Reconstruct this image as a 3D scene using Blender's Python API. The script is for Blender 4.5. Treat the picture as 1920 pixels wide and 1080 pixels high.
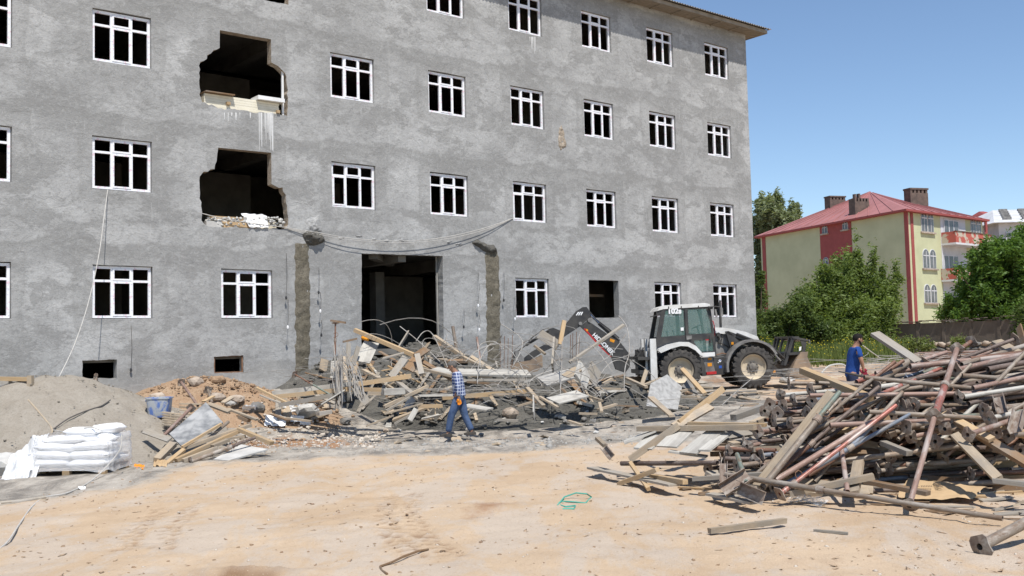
import bpy, bmesh, math, random
import numpy as np
from mathutils import Vector, Matrix, Euler, noise as mnoise
from mathutils.geometry import tessellate_polygon
random.seed(7)
SC = bpy.context.scene
for o in list(bpy.data.objects): bpy.data.objects.remove(o)
COL = SC.collection
# ---------------------------------------------------------------- camera
FPX = 1891.0; PITCH = math.radians(3.284); ROLL = math.radians(-1.405); EYE = 2.0
cr, sr, cp, sp = math.cos(ROLL), math.sin(ROLL), math.cos(PITCH), math.sin(PITCH)
_R = Vector((1, 0, 0)); _U = Vector((0, -sp, cp)); _F = Vector((0, cp, sp))
camR = cr*_R + sr*_U; camU = -sr*_R + cr*_U
cam = bpy.data.objects.new('camera', bpy.data.cameras.new('camera')); COL.objects.link(cam)
cam.matrix_world = Matrix((
    (camR.x, camU.x, -_F.x, 0), (camR.y, camU.y, -_F.y, 0), (camR.z, camU.z, -_F.z, EYE), (0, 0, 0, 1)))
cam.data.sensor_width = 36; cam.data.lens = 36*FPX/1920; cam.data.clip_end = 3000; cam.data.clip_start = .1
SC.camera = cam
# ---------------------------------------------------------------- light
SUN_EL = math.radians(61); SUN_AZ = math.radians(161)       # azimuth clockwise from +Y
sdir = Vector((math.sin(SUN_AZ)*math.cos(SUN_EL), math.cos(SUN_AZ)*math.cos(SUN_EL), math.sin(SUN_EL)))
wd = bpy.data.worlds.new('World'); SC.world = wd; wd.use_nodes = True
nt = wd.node_tree; nt.nodes.clear()
sky = nt.nodes.new('ShaderNodeTexSky'); sky.sky_type = 'NISHITA'; sky.sun_disc = False
sky.sun_elevation = SUN_EL; sky.sun_rotation = SUN_AZ; sky.altitude = 1700; sky.air_density = 1.15; sky.dust_density = .0; sky.ozone_density = 2.8
bg = nt.nodes.new('ShaderNodeBackground'); bg.inputs[1].default_value = .118
wo = nt.nodes.new('ShaderNodeOutputWorld')
nt.links.new(sky.outputs[0], bg.inputs[0]); nt.links.new(bg.outputs[0], wo.inputs[0])
sl = bpy.data.lights.new('sun', 'SUN'); sl.energy = 4.4; sl.angle = math.radians(.5); sl.color = (1, .955, .89)
so = bpy.data.objects.new('sun', sl); COL.objects.link(so)
so.rotation_mode = 'QUATERNION'; so.rotation_quaternion = sdir.to_track_quat('Z', 'Y')
SC.view_settings.view_transform = 'Standard'; SC.view_settings.look = 'None'
SC.view_settings.gamma = 1; SC.view_settings.use_curve_mapping = False; SC.view_settings.exposure = .34
# ---------------------------------------------------------------- placing
def ray(px, py):
    X, Y = px-960, py-540
    x = X*cr+Y*sr; y = -X*sr+Y*cr
    return Vector((x/FPX, cp+y/FPX*sp, sp-y/FPX*cp))
def P(px, py, D):                       # world point seen at a photo pixel, D metres ahead
    r = ray(px, py); return Vector((0, 0, EYE))+r*(D/r.y)
WA = math.radians(39.202); WD = 33.9325; ca, sa = math.cos(WA), math.sin(WA)
WX = Vector((ca, sa, 0)); WN = Vector((sa, -ca, 0))
def wp(u, z, w=0.0): return Vector((0, WD, 0))+WX*u+WN*w+Vector((0, 0, z))
def uz(px, py, w=0.0):
    r = ray(px, py); t = (w-ca*WD)/(r.x*sa-r.y*ca)
    p = Vector((0, 0, EYE))+r*t
    return (p-Vector((0, WD, 0))).dot(WX), p.z
def wpx(px, py, w=0.0):
    u, z = uz(px, py, w); return wp(u, z, w)
def uw(X, Y): return X*ca+(Y-WD)*sa, X*sa-(Y-WD)*ca
# ---------------------------------------------------------------- noise
_rs = np.random.RandomState(3); _perm = _rs.permutation(4096); _gr = _rs.rand(4096)*2*np.pi
def pn(x, y, f=1.0, s=0):
    x = np.asarray(x, float)*f+s*17.3+500; y = np.asarray(y, float)*f+s*7.1+500
    xi = np.floor(x).astype(int); yi = np.floor(y).astype(int); xf = x-xi; yf = y-yi
    def g(i, j, dx, dy):
        a = _gr[_perm[(_perm[i % 4096]+j*31) % 4096]]; return np.cos(a)*dx+np.sin(a)*dy
    su = xf*xf*xf*(xf*(xf*6-15)+10); sv = yf*yf*yf*(yf*(yf*6-15)+10)
    a = g(xi, yi, xf, yf)*(1-su)+g(xi+1, yi, xf-1, yf)*su
    b = g(xi, yi+1, xf, yf-1)*(1-su)+g(xi+1, yi+1, xf-1, yf-1)*su
    return (a*(1-sv)+b*sv)*1.4
def fbm(x, y, f, s=0, n=4):
    r = 0; a = 1.0
    for i in range(n): r = r+a*pn(x, y, f, s+i*5); a *= .5; f *= 2.07
    return r
def ss(a, b, x): t = np.clip((np.asarray(x, float)-a)/(b-a), 0, 1); return t*t*(3-2*t)
# ---------------------------------------------------------------- ground heights
def padm(X, Y): return (1-ss(2.0, 4.4, np.abs(X-6.6)))*(1-ss(1.3, 3.2, np.abs(Y-32.6)))
def base_h(X, Y):
    u, w = uw(X, Y)
    z = 1.0*ss(30, 46, Y+.35*(X-8))*ss(2, 8, X) + .4*ss(16, 24, Y)*ss(3, 8, X)*(1-ss(25, 32, Y)*.5)
    z = z+1.3*ss(50, 90, Y)*ss(0, 10, X)
    z = z-.1*np.exp(-((X+1)**2/20+(Y-22.5)**2/8))
    bank = .95*(1-ss(.2, 5.0, w))*(1-ss(-7.5, -5.5, u)) + .35*(1-ss(.2, 4, w))*ss(-2, 3, u)*(1-ss(11, 15, u))
    bank = bank*(1-ss(13, 16, u))
    z = z+bank
    m = padm(X, Y); return z*(1-m)+.45*m
def fine_h(X, Y):
    n = .035*fbm(X, Y, .45, 2, 3)+.020*fbm(X, Y, 1.9, 5, 4)-.03*np.maximum(0, pn(X, Y, 2.8, 8)-.35)
    n = n+.010*np.maximum(0, pn(X, Y, 7, 9))**1.5
    return n*ss(60, 35, Y)
def track(X, Y, pts, wd_=.16):
    r = 0*np.asarray(X, float)
    for (ax, ay), (bx, by) in zip(pts[:-1], pts[1:]):
        dx, dy = bx-ax, by-ay; L = math.hypot(dx, dy)
        t = np.clip(((X-ax)*dx+(Y-ay)*dy)/L/L, 0, 1)
        d = np.hypot(X-ax-t*dx, Y-ay-t*dy)
        al = t*L
        r = np.maximum(r, (d < wd_)*(np.sin(al*33+np.sign((X-ax)*dy-(Y-ay)*dx)*1.2) > -.1)*(np.abs(d-wd_*.55) < wd_*.33))
    return r
def mort_h(X, Y):                        # extra height of the dumped wet mortar before the entrance
    u, w = uw(X, Y)
    edge = 8.1+.6*pn(u, w, .5, 31)
    plate = (.74-.36*ss(-1.5, 2.5, u))*ss(edge, 4.4, w)*ss(-8.4, -6.0, u-.28*(w-2))*(1+.35*pn(X, Y, 1.1, 33))*(1-ss(4.2, 6.4, u+.1*w))
    pk = 1.35*np.exp(-(((u+4.1)/2.3)**2+((w-1.0)/1.9)**2))
    l1 = .5*np.exp(-(((u+6.0)/.9)**2+((w-5.2)/.8)**2))
    l2 = .42*np.exp(-(((u+1.1)/1.1)**2+((w-6.0)/.9)**2))+.12*np.exp(-(((u-4.0)/1.6)**2+((w-4.8)/1.3)**2))
    return (plate+pk+l1+l2)*(1-padm(X, Y))
def sand_h(X, Y):
    d = np.hypot((X+9.75)/1.18, (Y-21.9)/1.0); d2 = np.hypot((X+13.2)/1.5, (Y-22.0))
    return np.maximum(1.2*(1-ss(.0, 3.7, d)), .62*(1-ss(0, 3.3, d2)))
def earth_h(X, Y):
    d = np.hypot((X+7.7)/1.9, (Y-25.6)/1.5); d2 = np.hypot((X+5.7)/1.6, (Y-25.7)/1.3)
    return .62*(1-ss(0, 1.35, d))+.25*(1-ss(0, 1.3, d2))
def red_h(X, Y): return .55*(1-ss(0, 1.25, np.hypot((X-3.9)/1.2, (Y-33.6))))
def all_h(X, Y): return base_h(X, Y)+np.maximum.reduce([mort_h(X, Y), sand_h(X, Y), earth_h(X, Y), red_h(X, Y)])
def G(px, py, lift=0.0):                 # where the ray of a photo pixel meets the ground or the heaps
    r = ray(px, py); D = np.arange(6, 60, .04)
    X = r.x/r.y*D; Z = EYE+r.z/r.y*D
    hit = Z < all_h(X, D)+lift
    u, w = uw(X, D)
    hit |= (w < .12) & (u < 13.2)
    i = np.argmax(hit) if hit.any() else len(D)-1
    return P(px, py, float(D[i]))
def onz(X, Y, lift=0.0): return Vector((X, Y, float(all_h(X, Y))+lift))
# ---------------------------------------------------------------- materials
MATS = {}
class N:
    def __init__(s, name):
        s.m = bpy.data.materials.new(name); s.m.use_nodes = True; s.t = s.m.node_tree
        s.b = s.t.nodes['Principled BSDF']; MATS[name] = s.m
        s.tc = s.t.nodes.new('ShaderNodeTexCoord')
    def L(s, a, b): s.t.links.new(a, b)
    def new(s, k): return s.t.nodes.new(k)
    def co(s, sc=(1, 1, 1), kind='Object'):
        m = s.new('ShaderNodeMapping'); m.inputs['Scale'].default_value = sc; s.L(s.tc.outputs[kind], m.inputs[0]); return m.outputs[0]
    def noise(s, scale, co=None, det=5, rough=.55, dist=0, out=0):
        n = s.new('ShaderNodeTexNoise'); n.inputs['Scale'].default_value = scale; n.inputs['Detail'].default_value = det
        n.inputs['Roughness'].default_value = rough; n.inputs['Distortion'].default_value = dist
        s.L(co or s.tc.outputs['Object'], n.inputs[0]); return n.outputs[out]
    def vor(s, scale, co=None, feat='F1', out=0):
        n = s.new('ShaderNodeTexVoronoi'); n.inputs['Scale'].default_value = scale; n.feature = feat
        s.L(co or s.tc.outputs['Object'], n.inputs[0]); return n.outputs[out]
    def ramp(s, v, *st):
        n = s.new('ShaderNodeValToRGB'); e = n.color_ramp.elements
        while len(e) < len(st): e.new(.5)
        for k, (p, c) in enumerate(st):
            e[k].position = p; e[k].color = (c, c, c, 1) if isinstance(c, (int, float)) else (*c, 1)
        s.L(v, n.inputs[0]); return n.outputs[0]
    def mix(s, f, a, b, mode='MIX'):
        n = s.new('ShaderNodeMix'); n.data_type = 'RGBA'; n.blend_type = mode
        for v, i in ((f, 0), (a, 6), (b, 7)):
            if isinstance(v, (int, float)): n.inputs[i].default_value = v if i == 0 else (v, v, v, 1)
            elif isinstance(v, tuple): n.inputs[i].default_value = (*v, 1)
            else: s.L(v, n.inputs[i])
        return n.outputs[2]
    def math(s, op, a, b=0.0):
        n = s.new('ShaderNodeMath'); n.operation = op
        for v, i in ((a, 0), (b, 1)):
            if isinstance(v, (int, float)): n.inputs[i].default_value = v
            else: s.L(v, n.inputs[i])
        return n.outputs[0]
    def bump(s, h, strength=.5, dist=.01, prev=None):
        n = s.new('ShaderNodeBump'); n.inputs['Strength'].default_value = strength; n.inputs['Distance'].default_value = dist
        s.L(h, n.inputs['Height'])
        if prev is not None: s.L(prev, n.inputs['Normal'])
        s.L(n.outputs[0], s.b.inputs['Normal']); return n.outputs[0]
    def col(s, c): s.L(c, s.b.inputs['Base Color']); return s
    def rand(s):
        o = s.new('ShaderNodeObjectInfo'); return o.outputs['Random']
    def set(s, rough=.85, metal=0, spec=.3):
        s.b.inputs['Roughness'].default_value = rough; s.b.inputs['Metallic'].default_value = metal
        s.b.inputs['Specular IOR Level'].default_value = spec; return s
def vary(n, c, amt=.25):
    r = n.ramp(n.rand(), (0, 1-amt), (1, 1+amt) if 1+amt <= 1 else (1, 1.0)); return n.mix(1.0, c, r, 'MULTIPLY')
def simple(name, a, b=None, scale=6, rough=.8, metal=0, spec=.3, bump=0, bs=60, bd=.004, amt=.0, st=(1, 1, 1), lo=.35, hi=.65):
    n = N(name); b = b or tuple(x*.7 for x in a)
    c = n.mix(n.ramp(n.noise(scale, n.co(st)), (lo, 0), (hi, 1)), a, b)
    if amt: c = vary(n, c, amt)
    n.col(c).set(rough, metal, spec)
    if bump: n.bump(n.noise(bs, n.co(st)), bump, bd)
    return n.m
def wood(name, a, b, dirt, amt=.35):
    n = N(name)
    g = n.noise(9, n.co((.35, 6, 6)), 6, .65, .6)
    c = n.mix(n.ramp(g, (.35, 0), (.68, 1)), a, b)
    c = n.mix(n.ramp(n.noise(2.2, n.co((1, 2, 2)), 5, .6), (.48, 0), (.66, .75)), c, dirt)
    c = n.mix(n.ramp(n.noise(30, None, 3), (.66, 0), (.72, .35)), c, (.6, .58, .54))
    n.col(vary(n, c, amt)).set(.85, 0, .2); n.bump(g, .5, .004); return n.m
def steel(name, a, rust, cement=(.42, .40, .37), rl=.5, cl=.55, rough=.6, amt=.25):
    n = N(name)
    c = n.mix(n.ramp(n.noise(5, n.co((1, 3, 3)), 6, .65), (rl-.08, 0), (rl+.08, 1)), a, rust)
    c = n.mix(n.ramp(n.noise(2.4, n.co((1, 2, 2)), 6, .7), (cl, 0), (cl+.1, .85)), c, cement)
    c = n.mix(n.ramp(n.noise(45, None, 3), (.6, 0), (.7, .5)), c, cement)
    n.col(vary(n, c, amt)).set(rough, .15, .35); n.bump(n.noise(40), .35, .003); return n.m

def m_plaster():
    n = N('grey_plaster'); co = n.co((1, 1, 1)); hz = n.co((.62, 1, 1.25))
    big = n.noise(.5, n.co((.8, 1, 1.0)), 6, .56, .5); med = n.noise(1.0, hz, 9, .66, .25); fin = n.noise(13, co, 9, .78, .1)
    c = n.mix(n.ramp(big, (.36, 0), (.62, 1)), (.295, .293, .286), (.43, .428, .418))
    # soft damp blotches with a sharper edge
    c = n.mix(n.ramp(med, (.30, .8), (.44, .6), (.458, .75), (.475, .12), (.52, 0)), c, (.24, .237, .229))
    c = n.mix(n.ramp(n.noise(1.5, n.co((.7, 1, 1.0)), 8, .66, .3), (.54, 0), (.62, .4), (.75, .6)), c, (.48, .48, .468))
    sx = n.new('ShaderNodeSeparateXYZ'); n.L(n.tc.outputs['Object'], sx.inputs[0])
    wob = n.math('MULTIPLY', n.math('SUBTRACT', n.noise(.55, co, 5, .6), .5), 2.2)
    # dark repaired halos round the windows and along the floor lines
    fz_ = n.math('ABSOLUTE', n.math('SUBTRACT', n.math('FRACT', n.math('ADD', n.math('DIVIDE', n.math('ADD', sx.outputs[2], -3.62), 3.3), .5)), .5))
    fx_ = n.math('ABSOLUTE', n.math('SUBTRACT', n.math('FRACT', n.math('ADD', n.math('DIVIDE', n.math('ADD', sx.outputs[0], 12.87), 3.438), .5)), .5))
    d = n.math('ADD', n.math('MAXIMUM', n.math('MULTIPLY', fz_, 3.3), n.math('MULTIPLY', fx_, 3.05)), n.math('MULTIPLY', wob, .34))
    c = n.mix(n.ramp(n.math('MULTIPLY', d, .5), (.0, .25), (.43, .36), (.50, .55), (.52, .10), (.58, .0)), c, (.26, .257, .248))
    fl = n.math('FRACT', n.math('DIVIDE', n.math('ADD', n.math('ADD', sx.outputs[2], -.95), n.math('MULTIPLY', wob, .45)), 3.3))
    c = n.mix(n.ramp(fl, (.0, .0), (.08, .3), (.19, .8), (.215, .12), (.6, .0), (1, 0)), c, (.25, .247, .238))
    # grit, trowel scratches, pores
    m2 = n.noise(3.2, n.co((1, 1, 1.3)), 9, .72, .9)
    c = n.mix(n.ramp(m2, (.34, .4), (.46, .05), (.5, 0)), c, (.25, .247, .24)); c = n.mix(n.ramp(m2, (.54, 0), (.66, .3)), c, (.50, .50, .49))
    ln = n.ramp(n.math('ABSOLUTE', n.math('SUBTRACT', n.noise(2.1, hz, 7, .62, .5), .5)), (0, 1), (.008, .6), (.022, 0)); c = n.mix(n.math('MULTIPLY', ln, .45), c, (.20, .198, .19))
    c = n.mix(n.ramp(fin, (.34, .75), (.47, .0)), c, (.22, .217, .21)); c = n.mix(n.ramp(fin, (.56, 0), (.70, .5)), c, (.56, .56, .55))
    sc = n.noise(6.0, n.co((1.0, 1, 2.0)), 10, .8, .8); c = n.mix(n.ramp(sc, (.37, .55), (.45, 0)), c, (.20, .20, .193))
    c = n.mix(n.ramp(n.noise(3.5, n.co((2.2, 1, .35)), 8, .7, .1), (.60, 0), (.72, .45)), c, (.52, .52, .51))
    c = n.mix(n.ramp(n.vor(30, co), (.0, .5), (.05, 0)), c, (.12, .12, .12))
    c = n.mix(n.ramp(n.math('ADD', n.math('MULTIPLY', sx.outputs[2], .35), n.math('MULTIPLY', n.noise(1.1, co, 4), .6)), (.45, .45), (.95, 0)), c, (.45, .43, .39))
    n.col(c).set(.95, 0, .15)
    b = n.bump(n.noise(1.8, co, 8, .66, .4), .6, .06); b = n.bump(n.noise(8, n.co((1, 1, 1.6)), 7, .75, .6), .5, .02, b); n.bump(n.noise(36, co, 6, .75), .55, .012, b)
    return n.m
def m_ground():
    n = N('bare_earth'); co = n.co((1, 1, 1))
    a = n.new('ShaderNodeAttribute'); a.attribute_name = 'zone'
    sep = n.new('ShaderNodeSeparateColor'); n.L(a.outputs['Color'], sep.inputs[0])
    tan = n.mix(n.ramp(n.noise(.55, n.co((1, .6, 1)), 7, .6, .4), (.35, 0), (.65, 1)), (.42, .308, .203), (.495, .38, .265))
    tan = n.mix(n.ramp(n.noise(2.6, n.co((1, .4, 1)), 8, .7, .4), (.56, 0), (.72, .5)), tan, (.36, .25, .165))
    tan = n.mix(n.ramp(n.noise(1.1, n.co((1, .45, 1)), 8, .72, .4), (.44, .55), (.54, 0)), tan, (.45, .40, .345))
    grey = n.mix(n.ramp(n.noise(1.7, n.co((1, .42, 1)), 9, .75, .3), (.40, 0), (.58, 1)), (.18, .165, .145), (.40, .365, .315))
    grey = n.mix(n.ramp(n.vor(38, co), (.05, .6), (.3, 0)), grey, (.42, .41, .39))
    def msk(o, k=.5):
        return n.ramp(n.math('ADD', o, n.math('MULTIPLY', n.math('SUBTRACT', n.noise(1.6, n.co((1, .45, 1)), 7, .7), .5), k)), (.38, 0), (.62, 1))
    c = n.mix(msk(sep.outputs[0], .9), tan, grey)
    c = n.mix(msk(sep.outputs[1], .9), c, (.30, .17, .095))
    c = n.mix(sep.outputs[2], c, (.22, .14, .085))
    c = n.mix(n.ramp(n.noise(26, n.co((1, .5, 1)), 7, .8), (.36, .4), (.46, 0)), c, (.30, .21, .14))
    c = n.mix(n.ramp(n.noise(60, co, 4, .7), (.60, 0), (.70, .5)), c, (.60, .50, .39))
    n.col(c).set(1, 0, .1)
    b = n.bump(n.noise(6, n.co((1, .5, 1)), 9, .75), .5, .05); n.bump(n.vor(45, co), .35, .012, b); return n.m
def m_soil(name, a, b, d, sc=3, bs=25, bd=.03, st=.8):
    n = N(name)
    c = n.mix(n.ramp(n.noise(sc, None, 8, .7, .6), (.35, 0), (.65, 1)), a, b)
    c = n.mix(n.ramp(n.noise(sc*9, None, 7, .8), (.35, .7), (.5, 0)), c, d)
    c = n.mix(n.ramp(n.noise(sc*16, None, 4, .7), (.6, 0), (.72, .5)), c, tuple(min(1, x*1.5) for x in b))
    n.col(c).set(1, 0, .1); n.bump(n.noise(bs, None, 8, .78), st, bd); return n.m
m_plaster(); m_ground()
m_soil('sand', (.285, .252, .208), (.345, .312, .265), (.20, .175, .14), 2.5, 24, .03, .9)
m_soil('mortar_clods', (.095, .091, .082), (.165, .157, .138), (.05, .048, .043), 3, 22, .05, 1)
m_soil('mortar_strip', (.135, .12, .09), (.23, .205, .16), (.06, .052, .04), 2, 26, .04, 1)
m_soil('red_earth', (.33, .215, .135), (.42, .31, .21), (.20, .12, .07), 2.5, 22, .04, .9)
m_soil('far_grass', (.10, .13, .045), (.20, .19, .08), (.05, .07, .02), 2, 20, .05, .9)
wood('wood_pale', (.48, .395, .29), (.38, .295, .205), (.30, .265, .22))
wood('wood_fresh', (.53, .385, .225), (.42, .285, .155), (.42, .33, .23), .25)
wood('wood_grey', (.40, .36, .30), (.30, .26, .21), (.36, .34, .31))
wood('wood_brown', (.28, .18, .105), (.20, .125, .07), (.24, .20, .16), .3)
wood('form_white', (.52, .50, .45), (.42, .40, .36), (.30, .28, .25), .15)
steel('prop_grey', (.28, .235, .19), (.21, .145, .10), (.42, .38, .33), .53, .53)
steel('prop_rust', (.25, .135, .09), (.17, .09, .06), (.36, .31, .26), .5, .6)
steel('prop_red', (.36, .13, .10), (.26, .11, .08), (.48, .40, .36), .5, .52, .45)
steel('prop_pink', (.35, .24, .195), (.27, .17, .135), (.46, .40, .36), .5, .52)
steel('prop_green', (.19, .235, .20), (.17, .14, .10), (.40, .38, .34), .55, .58)
steel('prop_blue', (.21, .245, .30), (.17, .15, .13), (.40, .39, .37), .6, .58)
steel('prop_brown', (.18, .14, .12), (.12, .085, .07), (.38, .34, .30), .5, .62)
steel('prop_white', (.52, .50, .45), (.32, .26, .2), (.50, .48, .44), .62, .5)
steel('rusty_plate', (.30, .24, .195), (.21, .15, .115), (.44, .40, .35), .5, .52)
steel('rebar', (.34, .32, .29), (.26, .20, .155), (.45, .43, .4), .6, .5)
simple('rebar_rust', (.27, .16, .10), (.19, .10, .06), 8, .8, .2)
simple('concrete', (.40, .385, .355), (.30, .29, .27), 4, .95, 0, .15, .6, 40, .008, .15)
simple('concrete_pale', (.55, .54, .51), (.40, .39, .37), 3, .95, 0, .15, .5, 40, .006, .1)
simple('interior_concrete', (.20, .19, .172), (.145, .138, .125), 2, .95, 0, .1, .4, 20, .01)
simple('broken_block', (.42, .36, .29), (.27, .22, .17), 7, 1, 0, .1, 1, 25, .03)
simple('soffit_wood', (.30, .26, .21), (.22, .19, .15), 3, .9, 0, .1, .3, 20, .01, 0, (1, 6, 1))
simple('roof_metal', (.30, .28, .25), (.22, .20, .18), 3, .6, .3, .4)
simple('foam_cream', (.72, .68, .56), (.66, .62, .50), 4, .9, 0, .2, .3, 60, .003)
simple('cloth_white', (.80, .80, .79), (.68, .68, .67), 5, .8, 0, .3, .4, 20, .01)
simple('black_plastic', (.03, .03, .032), (.05, .05, .05), 6, .45, 0, .4)
simple('rubber', (.045, .042, .040), (.085, .078, .07), 5, .85, 0, .25, .3, 50, .004)
simple('cable_pale', (.52, .50, .46), (.42, .40, .37), 10, .7)
simple('cable_dark', (.12, .11, .10), None, 10, .6)
simple('stone_pale', (.50, .42, .34), (.36, .29, .23), 4, .95, 0, .15, .8, 15, .03, .2)
simple('stone_grey', (.25, .24, .225), (.16, .155, .145), 4, .95, 0, .15, .8, 15, .03, .2)
simple('chips', (.42, .32, .22), (.26, .17, .11), 8, 1, 0, .1, 0, 20, .01)
simple('chips_pale', (.55, .50, .43), (.42, .36, .30), 8, 1, 0, .1, 0, 20, .01)
simple('bark', (.15, .115, .085), (.09, .07, .05), 6, .95, 0, .1, .8, 15, .03, 0, (1, 1, .2))
def m_pvc():
    n = N('white_pvc'); 
    a = n.ramp(n.noise(10, n.co((1, 1, 1)), 2, .5), (.60, 0), (.63, 1)); b = n.ramp(n.noise(12, n.co((1, 1, 1.1)), 2, .5), (.36, 1), (.385, 0))
    c = n.mix(n.math('MULTIPLY', a, .55), (.80, .80, .82), (.72, .42, .50)); c = n.mix(n.math('MULTIPLY', b, .5), c, (.45, .46, .55))
    n.col(c).set(.35, 0, .5)
m_pvc()
def mesh(name, v, f, mats=None, smooth=False, mi=None):
    me = bpy.data.meshes.new(name); me.from_pydata([tuple(p) for p in v], [], f)
    for m in (mats or []): me.materials.append(MATS[m] if isinstance(m, str) else m)
    if smooth: me.polygons.foreach_set('use_smooth', [True]*len(me.polygons))
    if mi is not None: me.polygons.foreach_set('material_index', mi)
    me.update(); return me
def npmesh(name, V, F, mat, smooth=False):      # F: (n,4) or (n,3) array
    me = bpy.data.meshes.new(name); V = np.asarray(V, np.float32); F = np.asarray(F, np.int32); k = F.shape[1]
    me.vertices.add(len(V)); me.vertices.foreach_set('co', V.ravel())
    me.loops.add(F.size); me.loops.foreach_set('vertex_index', F.ravel())
    me.polygons.add(len(F)); me.polygons.foreach_set('loop_start', np.arange(0, F.size, k, dtype=np.int32))
    me.polygons.foreach_set('loop_total', np.full(len(F), k, np.int32))
    if smooth: me.polygons.foreach_set('use_smooth', np.ones(len(F), bool))
    for m in (mat if isinstance(mat, (list, tuple)) else [mat]): me.materials.append(MATS[m])
    me.update(calc_edges=True); me.validate(); return me
def link(name, data, parent=None, M=None, label=None, cat=None, group=None, kind=None):
    o = bpy.data.objects.new(name, data); COL.objects.link(o)
    if parent is not None: o.parent = parent
    if M is not None: o.matrix_local = M
    if label: o['label'] = label
    if cat: o['category'] = cat
    if group: o['group'] = group
    if kind: o['kind'] = kind
    return o
def thing(name, label, cat, loc=(0, 0, 0), rz=0, group=None, M=None):
    return link(name, None, None, M or Matrix.Translation(loc) @ Matrix.Rotation(rz, 4, 'Z'), label, cat, group)
def axm(p0, p1, roll=0.0):
    p0, p1 = Vector(p0), Vector(p1); x = (p1-p0).normalized()
    up = Vector((0, 0, 1)) if abs(x.z) < .97 else Vector((0, -1, 0))
    y = up.cross(x).normalized(); z = x.cross(y)
    M = Matrix(((x.x, y.x, z.x, p0.x), (x.y, y.y, z.y, p0.y), (x.z, y.z, z.z, p0.z), (0, 0, 0, 1)))
    return M @ Matrix.Rotation(roll, 4, 'X')
class MB:
    def __init__(s): s.v = []; s.f = []; s.mi = []; s.k = 0
    def add(s, v, f): o = len(s.v); s.v += [tuple(p) for p in v]; s.f += [tuple(i+o for i in q) for q in f]; s.mi += [s.k]*len(f); return s
    def box(s, x0, x1, y0, y1, z0, z1, M=None):
        v = [Vector((x, y, z)) for x in (x0, x1) for y in (y0, y1) for z in (z0, z1)]
        if M is not None: v = [M @ p for p in v]
        return s.add(v, [(0, 1, 3, 2), (4, 6, 7, 5), (0, 4, 5, 1), (2, 3, 7, 6), (0, 2, 6, 4), (1, 5, 7, 3)])
    def prism(s, poly, y0, y1, M=None):     # poly in XZ, extruded along Y (poly counter-clockwise seen from -Y)
        n = len(poly); v = [Vector((x, y0, z)) for x, z in poly]+[Vector((x, y1, z)) for x, z in poly]
        if M is not None: v = [M @ p for p in v]
        tri = tessellate_polygon([[Vector((x, z, 0)) for x, z in poly]])
        f = [t for t in tri]+[tuple(i+n for i in reversed(t)) for t in tri]
        f += [(i, (i+1) % n, (i+1) % n+n, i+n) for i in range(n)]
        return s.add(v, f)
    def tube(s, pts, r, n=8, cap=True):
        pts = [Vector(p) for p in pts]; rs = r if isinstance(r, (list, tuple)) else [r]*len(pts)
        rings = []; ref = None
        for i, p in enumerate(pts):
            d = (pts[min(i+1, len(pts)-1)]-pts[max(i-1, 0)]).normalized()
            if ref is None: ref = d.orthogonal().normalized()
            a = (ref-d*ref.dot(d)); a = a.normalized() if a.length > 1e-5 else d.orthogonal().normalized(); ref = a; b = d.cross(a)
            rings.append([p+(a*math.cos(2*math.pi*k/n)+b*math.sin(2*math.pi*k/n))*rs[i] for k in range(n)])
        v = [q for rg in rings for q in rg]; f = []
        for i in range(len(pts)-1):
            for k in range(n): f.append((i*n+k, i*n+(k+1) % n, (i+1)*n+(k+1) % n, (i+1)*n+k))
        if cap: f.append(tuple(range(n-1, -1, -1))); f.append(tuple((len(pts)-1)*n+k for k in range(n)))
        return s.add(v, f)
    def lathe(s, prof, n=20, M=None, axis='X'):   # prof: (along, radius)
        v = []
        for a, r in prof:
            for k in range(n):
                t = 2*math.pi*k/n; c, q = math.cos(t)*r, math.sin(t)*r
                p = Vector((a, c, q)) if axis == 'X' else (Vector((c, a, q)) if axis == 'Y' else Vector((c, q, a)))
                v.append(M @ p if M is not None else p)
        f = []
        for i in range(len(prof)-1):
            for k in range(n): f.append((i*n+k, (i+1)*n+k, (i+1)*n+(k+1) % n, i*n+(k+1) % n))
        return s.add(v, f)
    def mesh(s, name, mats, smooth=False):
        me = mesh(name, s.v, s.f, mats if isinstance(mats, (list, tuple)) else [mats], smooth, s.mi)
        if smooth: 
            try: me.set_sharp_from_angle(angle=math.radians(40))
            except Exception: pass
        return me
    def fix(s, me):
        b = bmesh.new(); b.from_mesh(me); bmesh.ops.recalc_face_normals(b, faces=b.faces); b.to_mesh(me); b.free(); return me
def part(name, mb, mat, parent, smooth=False, label=None, M=None):
    me = mb.mesh(name, mat, False); mb.fix(me)
    if smooth:
        me.polygons.foreach_set('use_smooth', [True]*len(me.polygons)); me.set_sharp_from_angle(angle=math.radians(38))
    return link(name, me, parent, M, label)
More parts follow.
